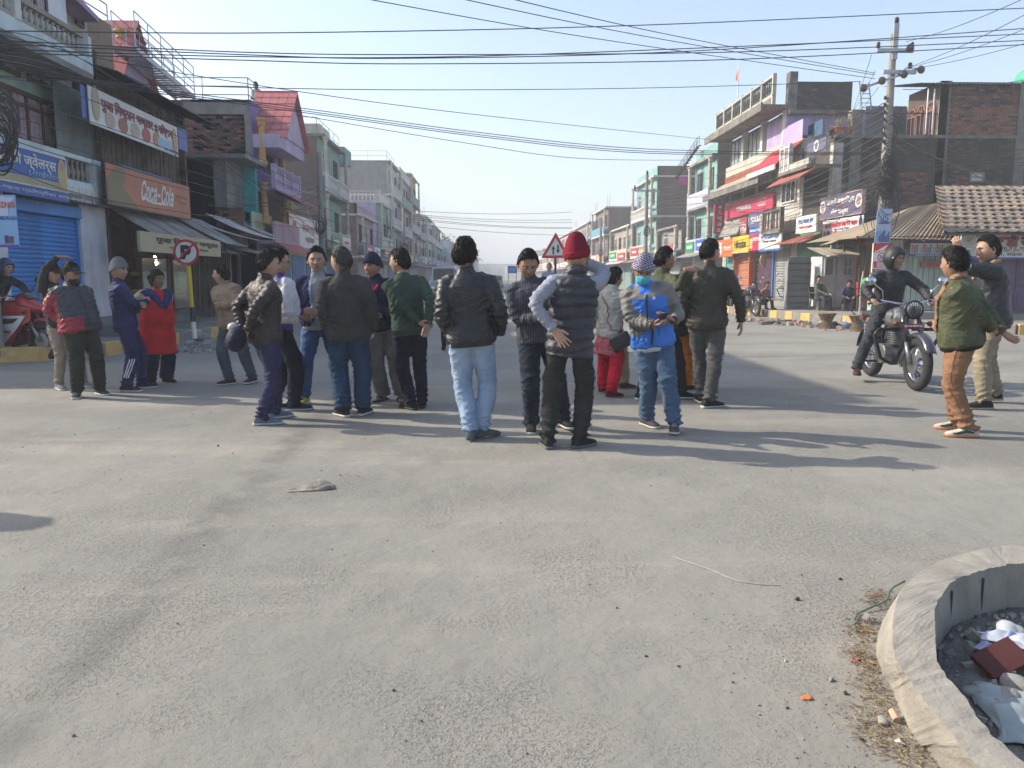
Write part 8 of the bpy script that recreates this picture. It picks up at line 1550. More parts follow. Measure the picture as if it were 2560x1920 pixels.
    if cl:
        mb = MB(); mb.lathe((0, -.20, .97), [(.03, -.16), (.08, -.14), (.105, -.08), (.110, -.02), (.105, .0)], 22, axis='y'); mb.build('headlight_shell', GUN, t, smooth=True); mb = MB(); mb.lathe((0, -.20, .97), [(.10, .0), (.09, .02), (.05, .035), (.01, .04)], 22, axis='y'); l_ = mb.build('headlight', mat('headlamp_glass', (.25, .27, .30), .08, metal=.6), t, smooth=True); mb = MB(); torus(mb, (0, -.195, .97), .108, .010)
        for k in range(7): x = -.075+.025*k; h = math.sqrt(max(0, .1**2-x*x)); mb.tube([(x, -.19, .97-h), (x, -.145, .97-h*.5), (x, -.14, .97), (x, -.145, .97+h*.5), (x, -.19, .97+h)], .005, 5)
        mb.build('headlight_grille', FBL, t); mb = MB()
        for sg in (-1, 1): mb.tube([(sg*.08, -.40, .72), (sg*.34, -.36, .72), (sg*.40, -.33, .66), (sg*.28, -.40, .36), (sg*.12, -.48, .28), (sg*.04, -.5, .28)], .022, 10)
        mb.build('crash_guard', FBL, t, smooth=True); MB().tube([(-.30, -.85, .27), (.30, -.85, .27)], .014, 8).build('foot_peg', FBL, t)
    else:
        wt = mat('fairing_white', (.60, .60, .60), .35, coat=.5); rd = mat('fairing_red', (.38, .015, .02), .3, coat=.6)
        for sg in (-1, 1):
            S = lambda pts, y: [(sg*x, a, z) for x, a, z in pts]
            mb = MB(); mb.prism([(sg*.12, -.10, .86), (sg*.17, -.45, .92), (sg*.20, -.95, .74), (sg*.19, -1.0, .45), (sg*.17, -.85, .22), (sg*.15, -.5, .25), (sg*.15, -.30, .55), (sg*.12, -.12, .66)], (sg*.02, 0, 0)); bev(mb.build('side_fairing', rd, t), .01); mb = MB(); mb.prism([(sg*.175, -.16, .74), (sg*.225, -.55, .74), (sg*.215, -.75, .42), (sg*.19, -.60, .28), (sg*.19, -.36, .50)], (sg*.012, 0, 0)); bev(mb.build('fairing_panel', wt, t), .006)
            mb = MB(); mb.prism([(sg*.195, -.28, .70), (sg*.238, -.56, .69), (sg*.235, -.62, .60), (sg*.21, -.38, .62)], (sg*.008, 0, 0)); mb.build('decal', BLK, t); lettering('YAMAHA', frame((sg*.245, -.52, .48), (0, -sg*1.0, 0), (0, 0, 1)), .22, .045, RED, t, bold=.03)
        mb = MB(); mb.loft([eling(Vector((0, y, z)), Vector((1, 0, 0)), Vector((0, 0, 1)), rx, rz_, 16) for y, z, rx, rz_ in ((.02, .84, .03, .03), (-.06, .86, .12, .08), (-.25, .93, .16, .13), (-.38, .98, .14, .12))]); mb.build('nose_fairing', rd, t, smooth=True); mb = MB(); mb.loft([eling(Vector((0, y, z)), Vector((1, 0, 0)), Vector((0, 0, 1)), rx, .02, 16) for y, z, rx in ((-.16, 1.02, .10), (-.34, 1.20, .08))]); mb.build('windscreen', GL, t, smooth=True)
        mb = MB(); mb.prism([(0, -1.2, .80), (0, -1.75, .98), (0, -1.72, .88), (0, -1.2, .70)], (.10, 0, 0)); mb.build('tail_fairing', rd, t)
    if plate: b_ = MB().box((-.13, -.19, .735), (.13, -.18, .80)).build('number_plate', mat('plate_maroon', (.22, .01, .05), .4), t); lettering(plate, frame((0, -.176, .768), (-1, 0, 0), (0, 0, 1)), .23, .035, WHT, t, bold=.02)
    MB().lathe((0, -1.74, .78), [(.04, -.02), (.045, 0), (.03, .02)], 12, axis='y').build('tail_light', RED, t)
    return t
fw, rw = G(1986*D_, 846*D_), G(1900*D_, 822*D_); rw = PY(2200, 690, fw.y+1.36); dr = Vector((fw.x-rw.x, fw.y-rw.y, 0)).normalized(); mrz = math.atan2(-dr.x, dr.y)
mot = motorcycle('silver grey classic motorcycle with crash guard and caged round headlight', (fw.x, fw.y+.08, 0), mrz, mat('tank_silver', (.30, .29, .27), .3, metal=.6, coat=.5), 'classic', 'प्र१-०२-०४२प १२८')
ML = Matrix.LocRotScale(mot.location, mot.rotation_euler, Vector((1, 1, 1)))
def rider(label, mt_, foot_r, foot_l, **k):
    Mw = Matrix.LocRotScale(mt_.location, Euler((0, 0, mt_.rotation_euler.z)), Vector((1, 1, 1))); hip = Mw @ Vector((0, -.98, 0)); rz = math.degrees(mt_.rotation_euler.z)
    L = lambda p: tuple(Vector(p)+Vector((0, .98, 0)))
    return Person(label, (hip.x, hip.y), rz, 1.72, pelvis=(0, 0, .93), lean=k.pop('lean', 8), feet=(foot_l, foot_r), hands=(dict(p=L((-.35, -.58, 1.08)), el=(-1, -.2, -.3), fd=(.0, 1, -.2), pn=(0, -.2, -1), curl=1.1), dict(p=L((.35, -.58, 1.08)), el=(1, -.2, -.3), fd=(0, 1, -.2), pn=(0, -.2, -1), curl=1.1)), **k)
Yr = rider('motorcyclist in a black jacket and matt black open face helmet sitting on the silver motorcycle', mot, (.42, .12, -15), (-.36, .12, 15), knees=((-.5, 1, .3), (.5, 1, .3)), skin='b', top=dict(m=cloth('jacket_slate', (.028, .030, .034), .6, spec=.3), size=1.08, arm_r=1.12, amp=1.4, hem=-.02, rib=False), pants=dict(m=cloth('trouser_slate', (.050, .056, .066)), w=1.1),
    shoes=dict(m=cloth('shoe_oxblood', (.07, .025, .02), .5), sole=black_sole), hair={}, hat=dict(kind='helmet', m=mat('helmet_matt', (.018, .019, .02), .55), m2=mat('stud_steel', (.4, .4, .4), .3)), head=(38, 0, 0), seed=60)
# red sport bike at the left edge
f2 = G(106, 903); mo2 = motorcycle('red and white sports motorcycle with its front wheel behind the puffer jacket', (f2.x, f2.y+.12, 0), math.radians(-104), mat('fairing_red', (.38, .015, .02), .3, coat=.6), 'sport')
Ar = rider('rider in blue jeans, black hooded top and blue helmet at the left edge', mo2, (.34, .20, -10), (-.34, .1, 10), knees=((-.4, 1, .3), (.4, 1, .3)), lean=30, top=dict(m=cloth('hoodie_black', (.016, .018, .022)), size=1.08), pants=dict(m=cloth('jeans_sky', (.08, .15, .30), col2=(.16, .25, .40), vs=3), w=1.1), shoes=dict(m=cloth('shoe_dkgrey', (.06, .06, .07)), sole=white_sole), hair={}, hat=dict(kind='helmet', m=mat('helmet_blue', (.03, .06, .15), .3, coat=.5)), head=(0, 5, 0), seed=61)
# bikes and people on the far right pavement
m3 = motorcycle('black motorcycle parked nose-out in front of the squatting people', (PY(1870, 790, 27).x, 26.2, 0), math.radians(185), mat('tank_black', (.02, .02, .025), .3), 'classic'); m4 = motorcycle('small motorcycle with its rear to the grey shutter on the right pavement', (PY(1960, 760, 33.6).x-.2, 33.0, .145), math.radians(150), mat('tank_redblack', (.2, .02, .02), .3), 'classic')
g = G(2052, 776, .145)
def seated(label, x, y, z, yaw, seat, tp, pt, seed, **k):
    return Person(label, (x, y), yaw, 1.68, z0=z, pelvis=(0, 0, seat+.05), lean=k.pop('lean', 8), feet=k.pop('feet', ((-.14, .42, 12), (.14, .40, -12))), knees=((-.2, 1, 1), (.2, 1, 1)), hands=k.pop('hands', (dict(p=(-.12, .38, seat+.20), fd=(.2, 1, -.2), pn=(0, 0, -1)), dict(p=(.12, .38, seat+.20), fd=(-.2, 1, -.2), pn=(0, 0, -1)))), top=dict(m=tp), pants=dict(m=pt), shoes=dict(m=bshoe), vox=.02, face=False, seed=seed, **k)
seated('man in a grey green jacket sitting sideways on a plastic chair by the kiosk', g.x-.05, g.y+.1, .145, 205, .42, cloth('jacket_sage', (.11, .13, .09)), cloth('trouser_slate', (.050, .056, .066)), 70, hair=dict(tuft=.003), lean=-6, feet=((-.1, .45, 0), (.15, .42, 0)), head=(-15, 0, 0))
t = thing('plastic_chair', 'dark plastic chair under the seated man beside the kiosk', 'chair', (g.x-.05, g.y+.1, .145), math.radians(205)); pm_ = mat('plastic_dark', (.03, .025, .03), .5)
MB().box((-.22, -.2, .38), (.22, .22, .42)).build('seat', pm_, t); MB().prism([(-.22, -.2, .42), (.22, -.2, .42), (.2, -.32, .85), (-.2, -.32, .85)], (0, -.03, 0)).build('backrest', pm_, t)
for x, y in ((-.2, -.18), (.2, -.18), (-.2, .2), (.2, .2)): MB().bar((x, y, .4), (x*1.15, y*1.15, 0), .04).build('leg', pm_, t)
for x in (-.24, .24): MB().tube([(x, -.25, .62), (x, .1, .63), (x, .18, .4)], .018, 6).build('arm', pm_, t)
g = PY(2108, 745, 27.7); seated('man in a navy jacket sitting on the kiosk step looking down', g.x+.02, 27.45, .145, 172, .30, cloth('jacket_denim', (.05, .06, .14)), cloth('black_trouser', (.014, .014, .017)), 71, hair=dict(tuft=.003), lean=16, head=(0, 20, 0))
for k_, (px, c1, lab, yw) in enumerate(((1887, (.18, .03, .07), 'person in a dark red shawl squatting beside the black motorcycle', 150), (1913, (.32, .16, .14), 'person in a pinkish top and maroon shawl squatting right of the dark red shawl', 200), (1862, (.03, .035, .06), 'person in a dark jacket and blue helmet sitting behind the black motorcycle', 100))):
    g = PY(px, 755, 28.6); seated(lab, g.x, 28.6+.3*k_, .145, yw, .22 if k_ < 2 else .42, cloth('far_top%d' % k_, c1), cloth('far_leg%d' % k_, (.05, .045, .04)), 72+k_, lean=20, hair=dict(tuft=.002) if k_ < 2 else None, hat=None if k_ < 2 else dict(kind='helmet', m=mat('helmet_royal', (.02, .05, .25), .3)))
# far people by the road
def far_person(label, px, foot_y, yaw, tp, pt, seed, z=0, **k):
    g = G(px, foot_y, z); return Person(label, (g.x, g.y), yaw, 1.65, z0=z, top=dict(m=tp), pants=dict(m=pt), shoes=dict(m=bshoe), vox=.035, face=False, seed=seed, **k)
g = PY(1373, 660, 27); Person('traffic policeman in a blue shirt and rust coloured cap under the triangular sign', (g.x, 27), 180, 1.86, top=dict(m=cloth('shirt_sky', (.25, .33, .45))), pants=dict(m=cloth('far_leg9', (.03, .035, .06))), shoes=dict(m=bshoe), vox=.025, face=False, hat=dict(kind='cap', m=cloth('cap_rust', (.30, .10, .06))), seed=80)
fars = (('far walker in red near the road centre', 1560, 722, (.4, .05, .06)), ('far walker in white near the red one', 1578, 724, (.5, .5, .48)), ('far walker in dark clothes behind the pinstriped man', 1335, 716, (.03, .03, .04)), ('far walker in a maroon top on the right roadside', 1601, 730, (.2, .03, .08)), ('far walker in green between the parked vehicles', 1630, 722, (.08, .16, .08)))
for i, (lb, px, fy_, c) in enumerate(fars): far_person(lb, px, fy_, 160+30*i, cloth('fw%d' % i, c), cloth('far_leg%d' % (i % 3), (.05, .045, .04)), 90+i, hair=dict(tuft=.002))
# far vehicles
def vehicle(label, nm, cat, loc, rz, L, W, H, body, cabin=(.15, .75), col=None):
    t = thing(nm, label, cat, loc, rz); m = mat('paint_'+nm+str(int(loc[1])), col, .35, coat=.5); mb = MB(); h0 = H*.55
    mb.loft([[(-W/2, y, .25), (W/2, y, .25), (W/2*k, y, z), (-W/2*k, y, z)] for y, z, k in ((-L/2, h0*.9, .94), (-L/2+.1, h0, .97), (L/2-.1, h0, .97), (L/2, h0*.75, .94))]); bev(mb.build('body', m, t), .05)
    a, b_ = -L/2+L*cabin[0], -L/2+L*cabin[1]; mb = MB(); mb.loft([[(-W/2*.93, y, h0-.01), (W/2*.93, y, h0-.01), (W/2*.8, y+dy, H), (-W/2*.8, y+dy, H)] for y, dy in ((a, .15), (b_, -.35))]); bev(mb.build('cabin', m, t), .05)
    MB().box((-W/2*.75, b_-.2, h0+.05), (W/2*.75, b_-.02, H-.12)).build('windscreen', GL, t)
    for sx in (-1, 1):
        MB().box((sx*W*.40, a+.2, h0+.05), (sx*W*.46, b_-.4, H-.15)).build('side_window', GL, t); mb = MB(); mb.ball((sx*W*.36, L/2, h0*.62), .12, .05, .09, 10, 8); mb.build('headlight', WHT, t, smooth=True)
        for sy in (-1, 1): MB().lathe((sx*W*.45, sy*L*.32, .32), [(.2, -.08), (.32, -.07), (.32, .07), (.2, .08)], 18, axis='x').build('wheel', mat('tyre_rubber', (.028, .028, .028), .85), t)
    MB().box((-W*.3, L/2-.02, .45), (W*.3, L/2+.02, .6)).build('grille', BLK, t); return t
g = G(1090, 772); vehicle('pale blue van half hidden between the green jumper and the black jacket', 'van', 'van', (-2.75, 50, 0), math.radians(180), 4.2, 1.7, 1.95, None, (.02, .82), (.22, .27, .36)); vehicle('grey car far down the road', 'car', 'car', (1.0, 92, 0), math.radians(180), 3.9, 1.6, 1.45, None, (.2, .72), (.25, .26, .28)); vehicle('white van far down the left side of the road', 'van', 'van', (-3.4, 120, 0), math.radians(180), 4.4, 1.8, 2.0, None, (.02, .8), (.55, .55, .55)); vehicle('dark car parked far on the right side', 'car', 'car', (6.6, 80, 0), 0, 3.9, 1.6, 1.45, None, (.2, .72), (.08, .08, .1))
c_ = PY(1281, 674, 60); t = thing('billboard', 'small blue billboard on posts far down the road', 'billboard', (c_.x, 60, 0)); MB().box((-.36, -.05, c_.z-.28), (.36, .05, c_.z+.28)).build('board', BLU, t); MB().box((-.2, -.06, c_.z-.1), (.2, -.05, c_.z+.1)).build('printed_panel', C_('sky', .04, .25, .5), t)
for x in (-.3, .3): MB().bar((x, 0, 0), (x, 0, c_.z-.28), .06).build('post', STEEL, t)
# bicycle, stools, cabinet, crates
g = G(2165, 792, .145); t = thing('bicycle', 'old bicycle leaning by the pole in front of the orange wall', 'bicycle', (g.x, g.y+.3, .145), math.radians(80)); bt = mat('bike_red', (.25, .04, .05), .5)
for y in (0, -1.05):
    w_ = MB(); torus(w_, (0, y, .33), .33, .016, 'x', 28); wo = w_.build('wheel', mat('tyre_rubber', (.028, .028, .028), .85), t); mb = MB()
    for k in range(12): a = k*.5236; mb.tube([(0, y, .33), (0, y+.32*math.cos(a), .33+.32*math.sin(a))], .002, 4)
    mb.build('spokes', CH, wo)
MB().tube([(0, 0, .33), (0, -.12, .78), (0, -.15, .90)], .014, 6).build('fork', bt, t); mb = MB(); mb.tube([(0, -.13, .75), (0, -.72, .78)], .014, 6); mb.tube([(0, -.12, .68), (0, -.62, .28), (0, -.75, .85)], .014, 6); mb.tube([(0, -.62, .28), (0, -1.05, .33), (0, -.74, .75)], .010, 6); mb.build('frame', bt, t); MB().tube([(-.24, -.32, .95), (-.2, -.16, .98), (.2, -.16, .98), (.24, -.32, .95)], .011, 6).build('handlebar', CH, t); MB().box((-.07, -.88, .85), (.07, -.64, .90)).build('saddle', BLK, t)
bl = mat('bike_load', (.06, .35, .12), .8); mb = MB(); mb.ball((0, -.15, 1.05), .2, .2, .16, 12, 8); mb.build('basket_cover', bl, t, smooth=True)
def stool(px, py, lb):
    g = G(px, py); t = thing('cane_stool', lb, 'stool', (g.x, g.y+.2, 0)); cm = mat('cane_brown', (.22, .15, .09), .85, var=.3, vs=30, bump=.8, bs=60); mb = MB(); n = 26
    for k in range(n):
        a = 2*math.pi*k/n
        for sg in (-1, 1): b2 = a+sg*.9; mb.tube([(math.cos(a)*.21, math.sin(a)*.21, 0), (math.cos((a+b2)/2)*.125, math.sin((a+b2)/2)*.125, .19), (math.cos(b2)*.22, math.sin(b2)*.22, .38)], .009, 4)
    o = mb.build('cane_weave', cm, t); MB().lathe((0, 0, 0), [(.10, .02), (.12, .19), (.10, .36)], 20).build('core', cm, t); mb = MB()
    for z, r in ((.0, .21), (.19, .13), (.38, .225)): mb.tube([(math.cos(a)*r, math.sin(a)*r, z+.012) for a in [2*math.pi*k/24 for k in range(25)]], .016, 6)
    mb.build('cane_ring', cm, t); MB().lathe((0, 0, .375), [(.215, 0), (.22, .012), (.21, .025)], 24).build('seat', mat('hide_seat', (.16, .12, .085), .8), t)
stool(2074, 822, 'woven cane stool on the road, left of the two'); stool(2153, 829, 'woven cane stool on the road, right of the two behind the motorcycle')
g = PY(1991, 757, 28.6); t = thing('shelf_cabinet', 'grey metal cabinet with six shelves standing on the right pavement', 'cabinet', (g.x, 28.6, .145), math.radians(-8)); cg = mat('cabinet_grey', (.17, .17, .17), .6, dirt=.3); hh = PY(1991, 655, 28.6).z-.145
for x in (-.42, .39): MB().box((x, -.2, 0), (x+.03, .25, hh)).build('side_panel', STEEL, t)
MB().box((-.42, .22, 0), (.42, .25, hh)).build('back_panel', cg, t)
for k in range(8): MB().box((-.39, -.18, hh*k/7.2), (.39, .22, hh*k/7.2+.02)).build('shelf', cg, t); MB().box((-.39, -.19, hh*k/7.2+.02), (.39, -.17, hh*k/7.2+hh/7.2-.02)).build('drawer_front', cg, t)
for k in range(2):
    c_ = PY(2158, 712+k*18, 27.6); t = thing('crate', ('red plastic crate, upper one of the pair by the orange wall', 'red plastic crate, lower one of the pair by the orange wall')[k], 'crate', (c_.x, 27.6, c_.z-.12)); MB().box((-.2, -.14, 0), (.2, .14, .02)).build('base', RED, t)
    for y in (-.14, .12): MB().box((-.2, y, .02), (.2, y+.02, .22)).build('side', RED, t)
    for x in (-.2, .18): MB().box((x, -.12, .02), (x+.02, .12, .22)).build('side', RED, t)
c_ = PY(2166, 640, 24); t = thing('satellite_dish', 'grey satellite dish behind the utility pole', 'dish', c_, math.radians(60)); mb = MB(); mb.lathe((0, 0, 0), [(.02, .0), (.25, .03), (.42, .10), (.45, .12), (.42, .11), (.25, .045), (.02, .015)], 26, axis='y'); o = mb.build('dish', mat('dish_grey', (.16, .16, .15), .7), t, smooth=True); MB().tube([(0, .0, 0), (0, .1, -.9), (0, .1, -2.0)], .03, 6).build('mast', STEEL, t)
# ================================================================ SMALL THINGS ON THE ROAD
def rock(name, label, cat, loc, r, m, seed, flat=.6, group=None, top=True, parent=None):
    mb = MB(); mb.ball((0, 0, 0), 1, 1, 1, 12, 8); p = np.array(mb.v); p = p*(1+.22*pnz(p, .35, seed)[:, None]+.08*pnz(p, .9, seed+1)[:, None]); rr = random.Random(seed); p = p*np.array([r, r*rr.uniform(.6, .95), r*flat]); mb.v = [tuple(q) for q in p]
    o = mb.build(name, m, None, smooth=True); o.location = (loc[0], loc[1], loc[2]+r*flat*.7); o.rotation_euler = (0, 0, rr.uniform(0, 6)); prop(o, label, cat, group); return o
sg_ = mat('stone_grey', (.26, .25, .23), .9, var=.2, vs=8, bump=.6, bs=30); sg2 = mat('stone_dust', (.32, .29, .25), .9, var=.15, vs=8, bump=.6, bs=30)
for i, (px, py, r, lb) in enumerate(((430, 858, .20, 'largest rough boulder beside the foot of the no parking sign'), (398, 855, .13, 'rough rock left of the largest boulder by the sign'), (462, 850, .15, 'grey rock just right of the sign foot'), (500, 852, .17, 'pale rock between the sign and the tan jacket man'), (515, 862, .10, 'small stone nearest the tan jacket man'), (478, 866, .12, 'low stone in front of the rock pile'))): q = G(px*1.0, py*1.0); rock('rock', lb, 'rock', (q.x, q.y, 0), r, sg_, i+2)
def rubble(label, area, n, rmin, rmax, ms, seed, z=0, name='rubble'):
    rr = random.Random(seed); mb = MB()
    for k in range(n):
        (x, y) = area(rr); r = rr.uniform(rmin, rmax)*(1 if rr.random() < .9 else 1.8); R3 = Euler((rr.uniform(0, 3), rr.uniform(0, 3), rr.uniform(0, 3))).to_matrix(); mb.obox((x, y, z+r*.35), R3 @ Vector((r*rr.uniform(.5, 1.2), 0, 0)), R3 @ Vector((0, r*rr.uniform(.5, 1), 0)), R3 @ Vector((0, 0, r*rr.uniform(.3, .7))), rr.randrange(len(ms)))
    o = mb.build(name, ms, None); prop(o, label, 'rubble', kind='stuff'); return o
a0, a1 = G(560, 868), G(455, 875); rubble('broken stone chips below the left kerb', lambda r: (lambda t: (a1.x+(a0.x-a1.x)*t+r.gauss(0, .25), a1.y+(a0.y-a1.y)*t+r.gauss(0, .5)))(r.random()), 160, .015, .05, [sg_, sg2], 3)
b0, b1 = G(1900, 800), G(2130, 822); rubble('brick and stone rubble along the right kerb', lambda r: (lambda t: (b0.x+(b1.x-b0.x)*t+r.gauss(0, .3)-.3, b0.y+(b1.y-b0.y)*t+r.gauss(0, .35)))(r.random()), 420, .015, .055, [sg_, sg2, BR[4]], 4)
rubble('fine gravel scattered over the road', lambda r: (r.uniform(-6, 7), 1.9+abs(r.gauss(0, 1))*4.5), 260, .0015, .0055, [sg_, mat('grit_dark', (.05, .045, .04), .9)], 5)
rubble('small stones and crumbs beside the island kerb', lambda r: (1.10-abs(r.gauss(0, .18))+.0, r.uniform(1.55, 3.0)), 120, .0012, .0035, [sg_, mat('grit_dark', (.05, .045, .04), .9), sg2], 6)
q0, q1 = G(1900, 812), G(1975, 806); t = thing('timber', 'grey plank lying on the road before the right kerb', 'plank', q0); MB().bar((0, 0, .05), tuple((q1-q0)+Vector((0, 0, .05))), .12, .08).build('plank', stain, t)
q = G(2110, 818); t = thing('rag_heap', 'heap of black and blue rags between the cane stools', 'rags', q)
for k, (dx, m) in enumerate(((-.3, bshoe), (.05, cloth('rag_blue', (.16, .20, .32))), (.3, cloth('rag_grey', (.25, .22, .2))))): mb = MB(); mb.ball((dx, 0, .05), .22, .16, .09, 16, 10); p = np.array(mb.v); p = p+(.04*pnz(p, 5, k))[:, None]*np.array([1, 1, .6]); p[:, 2] = np.maximum(p[:, 2], .003); mb.v = [tuple(x) for x in p]; mb.build('rag', m, t, smooth=True)
# cloth on the road
def crumple(label, name, cat, loc, L, W, H, m, seed, rz=0, tp=1.0, n=40, sharp=2.5):
    x = np.linspace(-1, 1, n); y = np.linspace(-1, 1, n//2); X, Y = np.meshgrid(x, y, indexing='ij'); P = np.stack([X.ravel(), Y.ravel(), np.zeros(X.size)], 1)
    wd = (.45+.55*sstep(-1, .6, P[:, 0]*tp)); z = np.abs(pnz(P, .5*sharp*.5, seed))*.5+np.abs(pnz(P, .9*sharp*.5, seed+1))*.3; edge = (1-np.abs(P[:, 0])**6)*(1-np.abs(P[:, 1])**6)
    V = np.stack([P[:, 0]*L/2+.03*L*pnz(P, .8, seed+2), P[:, 1]*wd*W/2+.05*W*pnz(P, .7, seed+3), .004+z*H*edge*(.6+.4*P[:, 0])], 1); mb = MB(); my = n//2
    mb.add([tuple(v) for v in V], [(i*my+j, (i+1)*my+j, (i+1)*my+j+1, i*my+j+1) for i in range(n-1) for j in range(my-1)]); o = mb.build(name, m, None, smooth=True); o.location = loc; o.rotation_euler = (0, 0, rz); s_ = o.modifiers.new('s', 'SOLIDIFY'); s_.thickness = .003; prop(o, label, cat); return o
q = G(672*D_, 1056*D_); crumple('crumpled beige rag lying alone on the road', 'rag', 'rag', (q.x, q.y, 0), .30, .17, .055, mat('rag_beige', (.30, .27, .22), .95, var=.25, vs=25, bump=.6, bs=120), 4, .35)
q = G(*crop(310, 1195)); crumple('small torn orange scrap on the road by the island', 'scrap', 'scrap', (q.x, q.y, 0), .038, .028, .008, mat('scrap_orange', (.55, .16, .05), .7), 6, .2, n=14)
q = G(*crop(640, 945)); o = crumple('pink and black sweet wrapper beside the island kerb', 'wrapper', 'wrapper', (q.x, q.y, 0), .045, .024, .010, mat('wrapper_pink', (.40, .04, .14), .4, var=.9, vs=60, col2=(.02, .02, .03)), 9, .6, n=16)
q = G(*crop(940, 1495)); crumple('white paper scrap in the straw', 'scrap', 'scrap', (q.x, q.y, 0), .03, .02, .01, WHT, 10, 2, n=12)
for i, (x, y, r, m, lb) in enumerate(((820, 1360, .021, sg_, 'dark grey stone lying in the straw by the island'), (478, 1078, .011, sg_, 'small oval grey pebble left of the straw'), (570, 1165, .011, mat('grit_dark', (.05, .045, .04), .9), 'dark crumb of soil below the oval pebble'), (248, 535, .013, mat('grit_dark', (.05, .045, .04), .9), 'dark clod on the road left of the green cord'), (535, 398, .010, mat('grit_dark', (.05, .045, .04), .9), 'dark leaf crumb above the clod'), (675, 1470, .009, mat('grit_dark', (.05, .045, .04), .9), 'dark crumb lowest beside the straw'))): q = G(*crop(x, y)); rock('pebble', lb, 'pebble', (q.x, q.y, 0), r, m, i+30, .6)
q = G(*crop(893, 1340)); o = MB().tube([(0, -.02, .012), (.004, .02, .02)], [.012, .011], 8).build('shard', mat('shard_tan', (.42, .30, .20), .8), None); o.location = q; prop(o, 'tan pottery shard leaning on the grey stone', 'shard')
# green cord and pale wire
pts = [G(*crop(x, y)) for x, y in ((640, 755), (628, 690), (650, 640), (720, 612), (800, 590), (850, 560), (862, 510), (890, 488), (935, 462), (965, 448))]; o = thing('cord', 'twisted green cord lying from the road up to the island kerb', 'cord', pts[0]); MB().tube([p-pts[0]+Vector((0, 0, .006+.003*math.sin(i*2)+.008*i/3)) for i, p in enumerate(pts)], .0042, 8).build('strand', mat('cord_green', (.11, .20, .16), .7, bump=1, bs=200), o, smooth=True)
pts = [G(x*D_, y*D_) for x, y in ((1452, 1203), (1470, 1210), (1505, 1222), (1540, 1234), (1570, 1248), (1600, 1258), (1640, 1264), (1686, 1266))]; o = thing('wire', 'thin pale wire curving across the road in front of the group', 'wire', pts[0]); MB().tube([p-pts[0]+Vector((0, 0, .004)) for p in pts], .0022, 6).build('strand', mat('wire_pale', (.40, .37, .30), .6), o)
# straw and chaff along the island
rr = random.Random(9); mb = MB(); spots = [(G(*crop(x, y)), s_) for x, y, s_ in ((820, 510, .03), (790, 560, .03), (720, 680, .04), (690, 760, .03), (720, 850, .04), (650, 900, .03), (740, 960, .035), (760, 1100, .03), (780, 1200, .04), (760, 1300, .05), (850, 1380, .05), (760, 1420, .05), (900, 1500, .05), (980, 1560, .05), (1010, 1620, .05), (690, 720, .03), (730, 990, .03))]
for k in range(1700):
    c, s_ = rr.choice(spots); x, y = c.x+rr.gauss(0, s_), c.y+rr.gauss(0, s_*1.3); a = rr.uniform(0, 6.28); L = rr.uniform(.004, .022)*(2 if rr.random() < .06 else 1); d = Vector((math.cos(a), math.sin(a), rr.uniform(-.3, .3)))*L; p = Vector((x, y, .004+abs(rr.gauss(0, .006)))); mb.bar(p-d/2, p+d/2, rr.uniform(.0008, .0022), None, rr.randrange(3))
o = mb.build('straw', [mat('straw_a', (.38, .29, .16), .8), mat('straw_b', (.24, .17, .09), .8), mat('straw_c', (.12, .08, .05), .8)], None); prop(o, 'dry straw and chaff swept against the island kerb', 'straw', kind='stuff')
# litter in the sunk bed
def bedp(x, y): return G(*crop(x, y), .02)
for i, (x, y, r, m, lb) in enumerate(((1430, 1150, .045, sg_, 'rounded grey stone in the island bed nearest the kerb'), (1530, 1120, .04, sg2, 'pale stone behind the nearest one in the island bed'), (1640, 1180, .05, sg_, 'greenish pale stone under the plastic in the island bed'), (1700, 1090, .06, sg_, 'large stone at the right of the island bed'), (1610, 1000, .04, sg_, 'stone beside the brown board in the island bed'), (1660, 760, .07, mat('slab_grey', (.22, .23, .23), .8), 'grey slab leaning at the back of the island bed'))): q = bedp(x, y); rock('stone', lb, 'stone', (q.x, q.y, 0), r, m, i+60, .5)
q = bedp(1580, 1010); t = thing('board', 'brown red board lying in the island bed', 'board', (q.x, q.y, .03), .3); MB().obox((.02, 0, .03), (.085, 0, .02), (0, .05, .02), (0, 0, .008)).build('board', mat('board_maroon', (.075, .02, .018), .8), t)
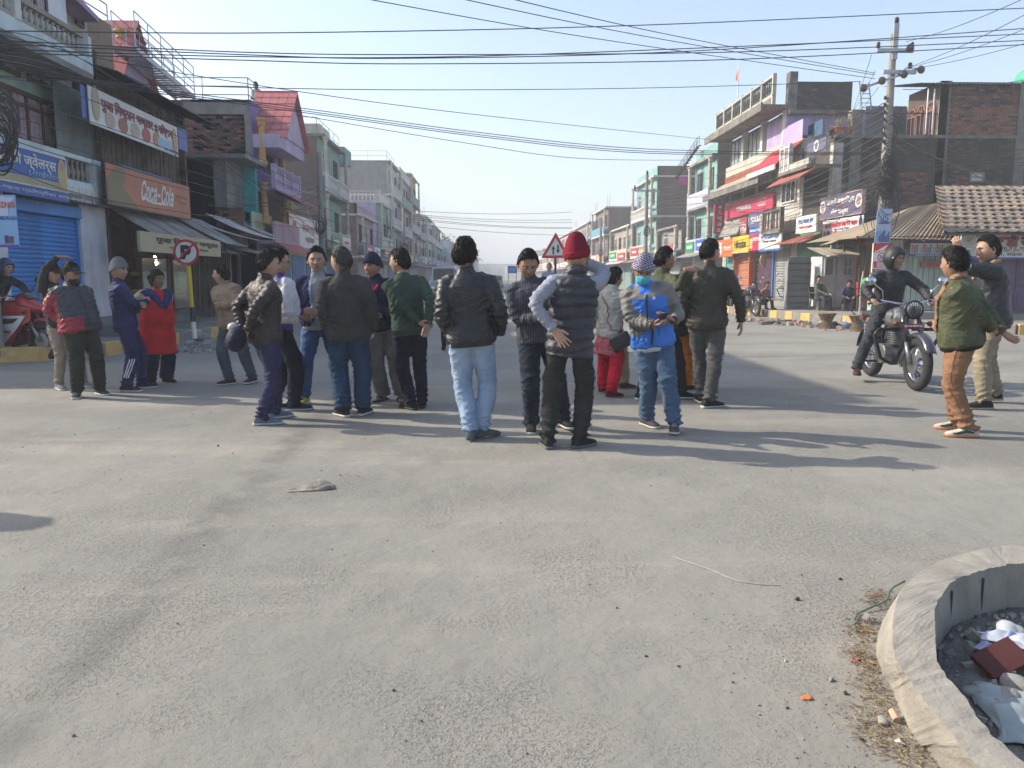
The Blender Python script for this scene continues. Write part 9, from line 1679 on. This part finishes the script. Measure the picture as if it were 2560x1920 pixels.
q = bedp(1560, 900); crumple('pale lilac plastic bag in the island bed', 'plastic_bag', 'plastic bag', (q.x, q.y, .06), .20, .12, .06, mat('bag_lilac', (.30, .33, .48), .35), 21, .5); q = bedp(1700, 930); crumple('white plastic sheet over the brown board in the island bed', 'plastic_sheet', 'plastic sheet', (q.x+.03, q.y, .08), .26, .15, .07, mat('bag_white', (.40, .43, .48), .35), 22, -.5); q = bedp(1620, 1320); crumple('clear grey plastic sheet at the bottom of the island bed', 'plastic_sheet', 'plastic sheet', (q.x+.04, q.y, .02), .34, .26, .06, mat('bag_grey', (.26, .30, .30), .3), 23, 1.0); q = bedp(1690, 850); rock('plastic_bottle', 'crumpled clear bottle among the plastic in the island bed', 'bottle', (q.x, q.y, .05), .05, mat('bottle_clear', (.4, .42, .42), .2), 70, .8)
for i, (x, y) in enumerate(((265, 985), (440, 1178), (1080, 1130), (835, 1168), (1395, 1418), (1465, 1440), (850, 1492))): q = G(x*D_, y*D_); rock('pebble', ('dark twig crumb left of the rag', 'dark crumb below the rag far left', 'pale pebble in mid road', 'white pebble below the black jacket man', 'dark crumb in the near road centre', 'dark crumb right of the near centre crumb', 'dark crumb in the near road left of centre')[i], 'pebble', (q.x, q.y, 0), .006, mat('grit_dark', (.05, .045, .04), .9) if i not in (2, 3) else sg2, 100+i, .5)
rubble('broken mortar and grit in the island bed', lambda r: (r.uniform(1.5, 2.6), r.uniform(1.7, 2.9)), 500, .003, .016, [sg_, sg2], 16, .015)
# ================================================================ AIR
hz = MB(); hz.box((-1300, -80, -1.5), (1300, 1700, 42)); hm_ = bpy.data.materials.new('haze'); hm_.use_nodes = True; nt = hm_.node_tree
for n in list(nt.nodes):
    if n.type != 'OUTPUT_MATERIAL': nt.nodes.remove(n)
pv = nt.nodes.new('ShaderNodeVolumePrincipled'); pv.inputs['Color'].default_value = (.93, .96, 1.0, 1); pv.inputs['Density'].default_value = .0025; pv.inputs['Anisotropy'].default_value = .05
nt.links.new(pv.outputs[0], [n for n in nt.nodes if n.type == 'OUTPUT_MATERIAL'][0].inputs['Volume'])
o = hz.build('haze', hm_); prop(o, kind='stuff')
bpy.data.scenes.remove(TSC)
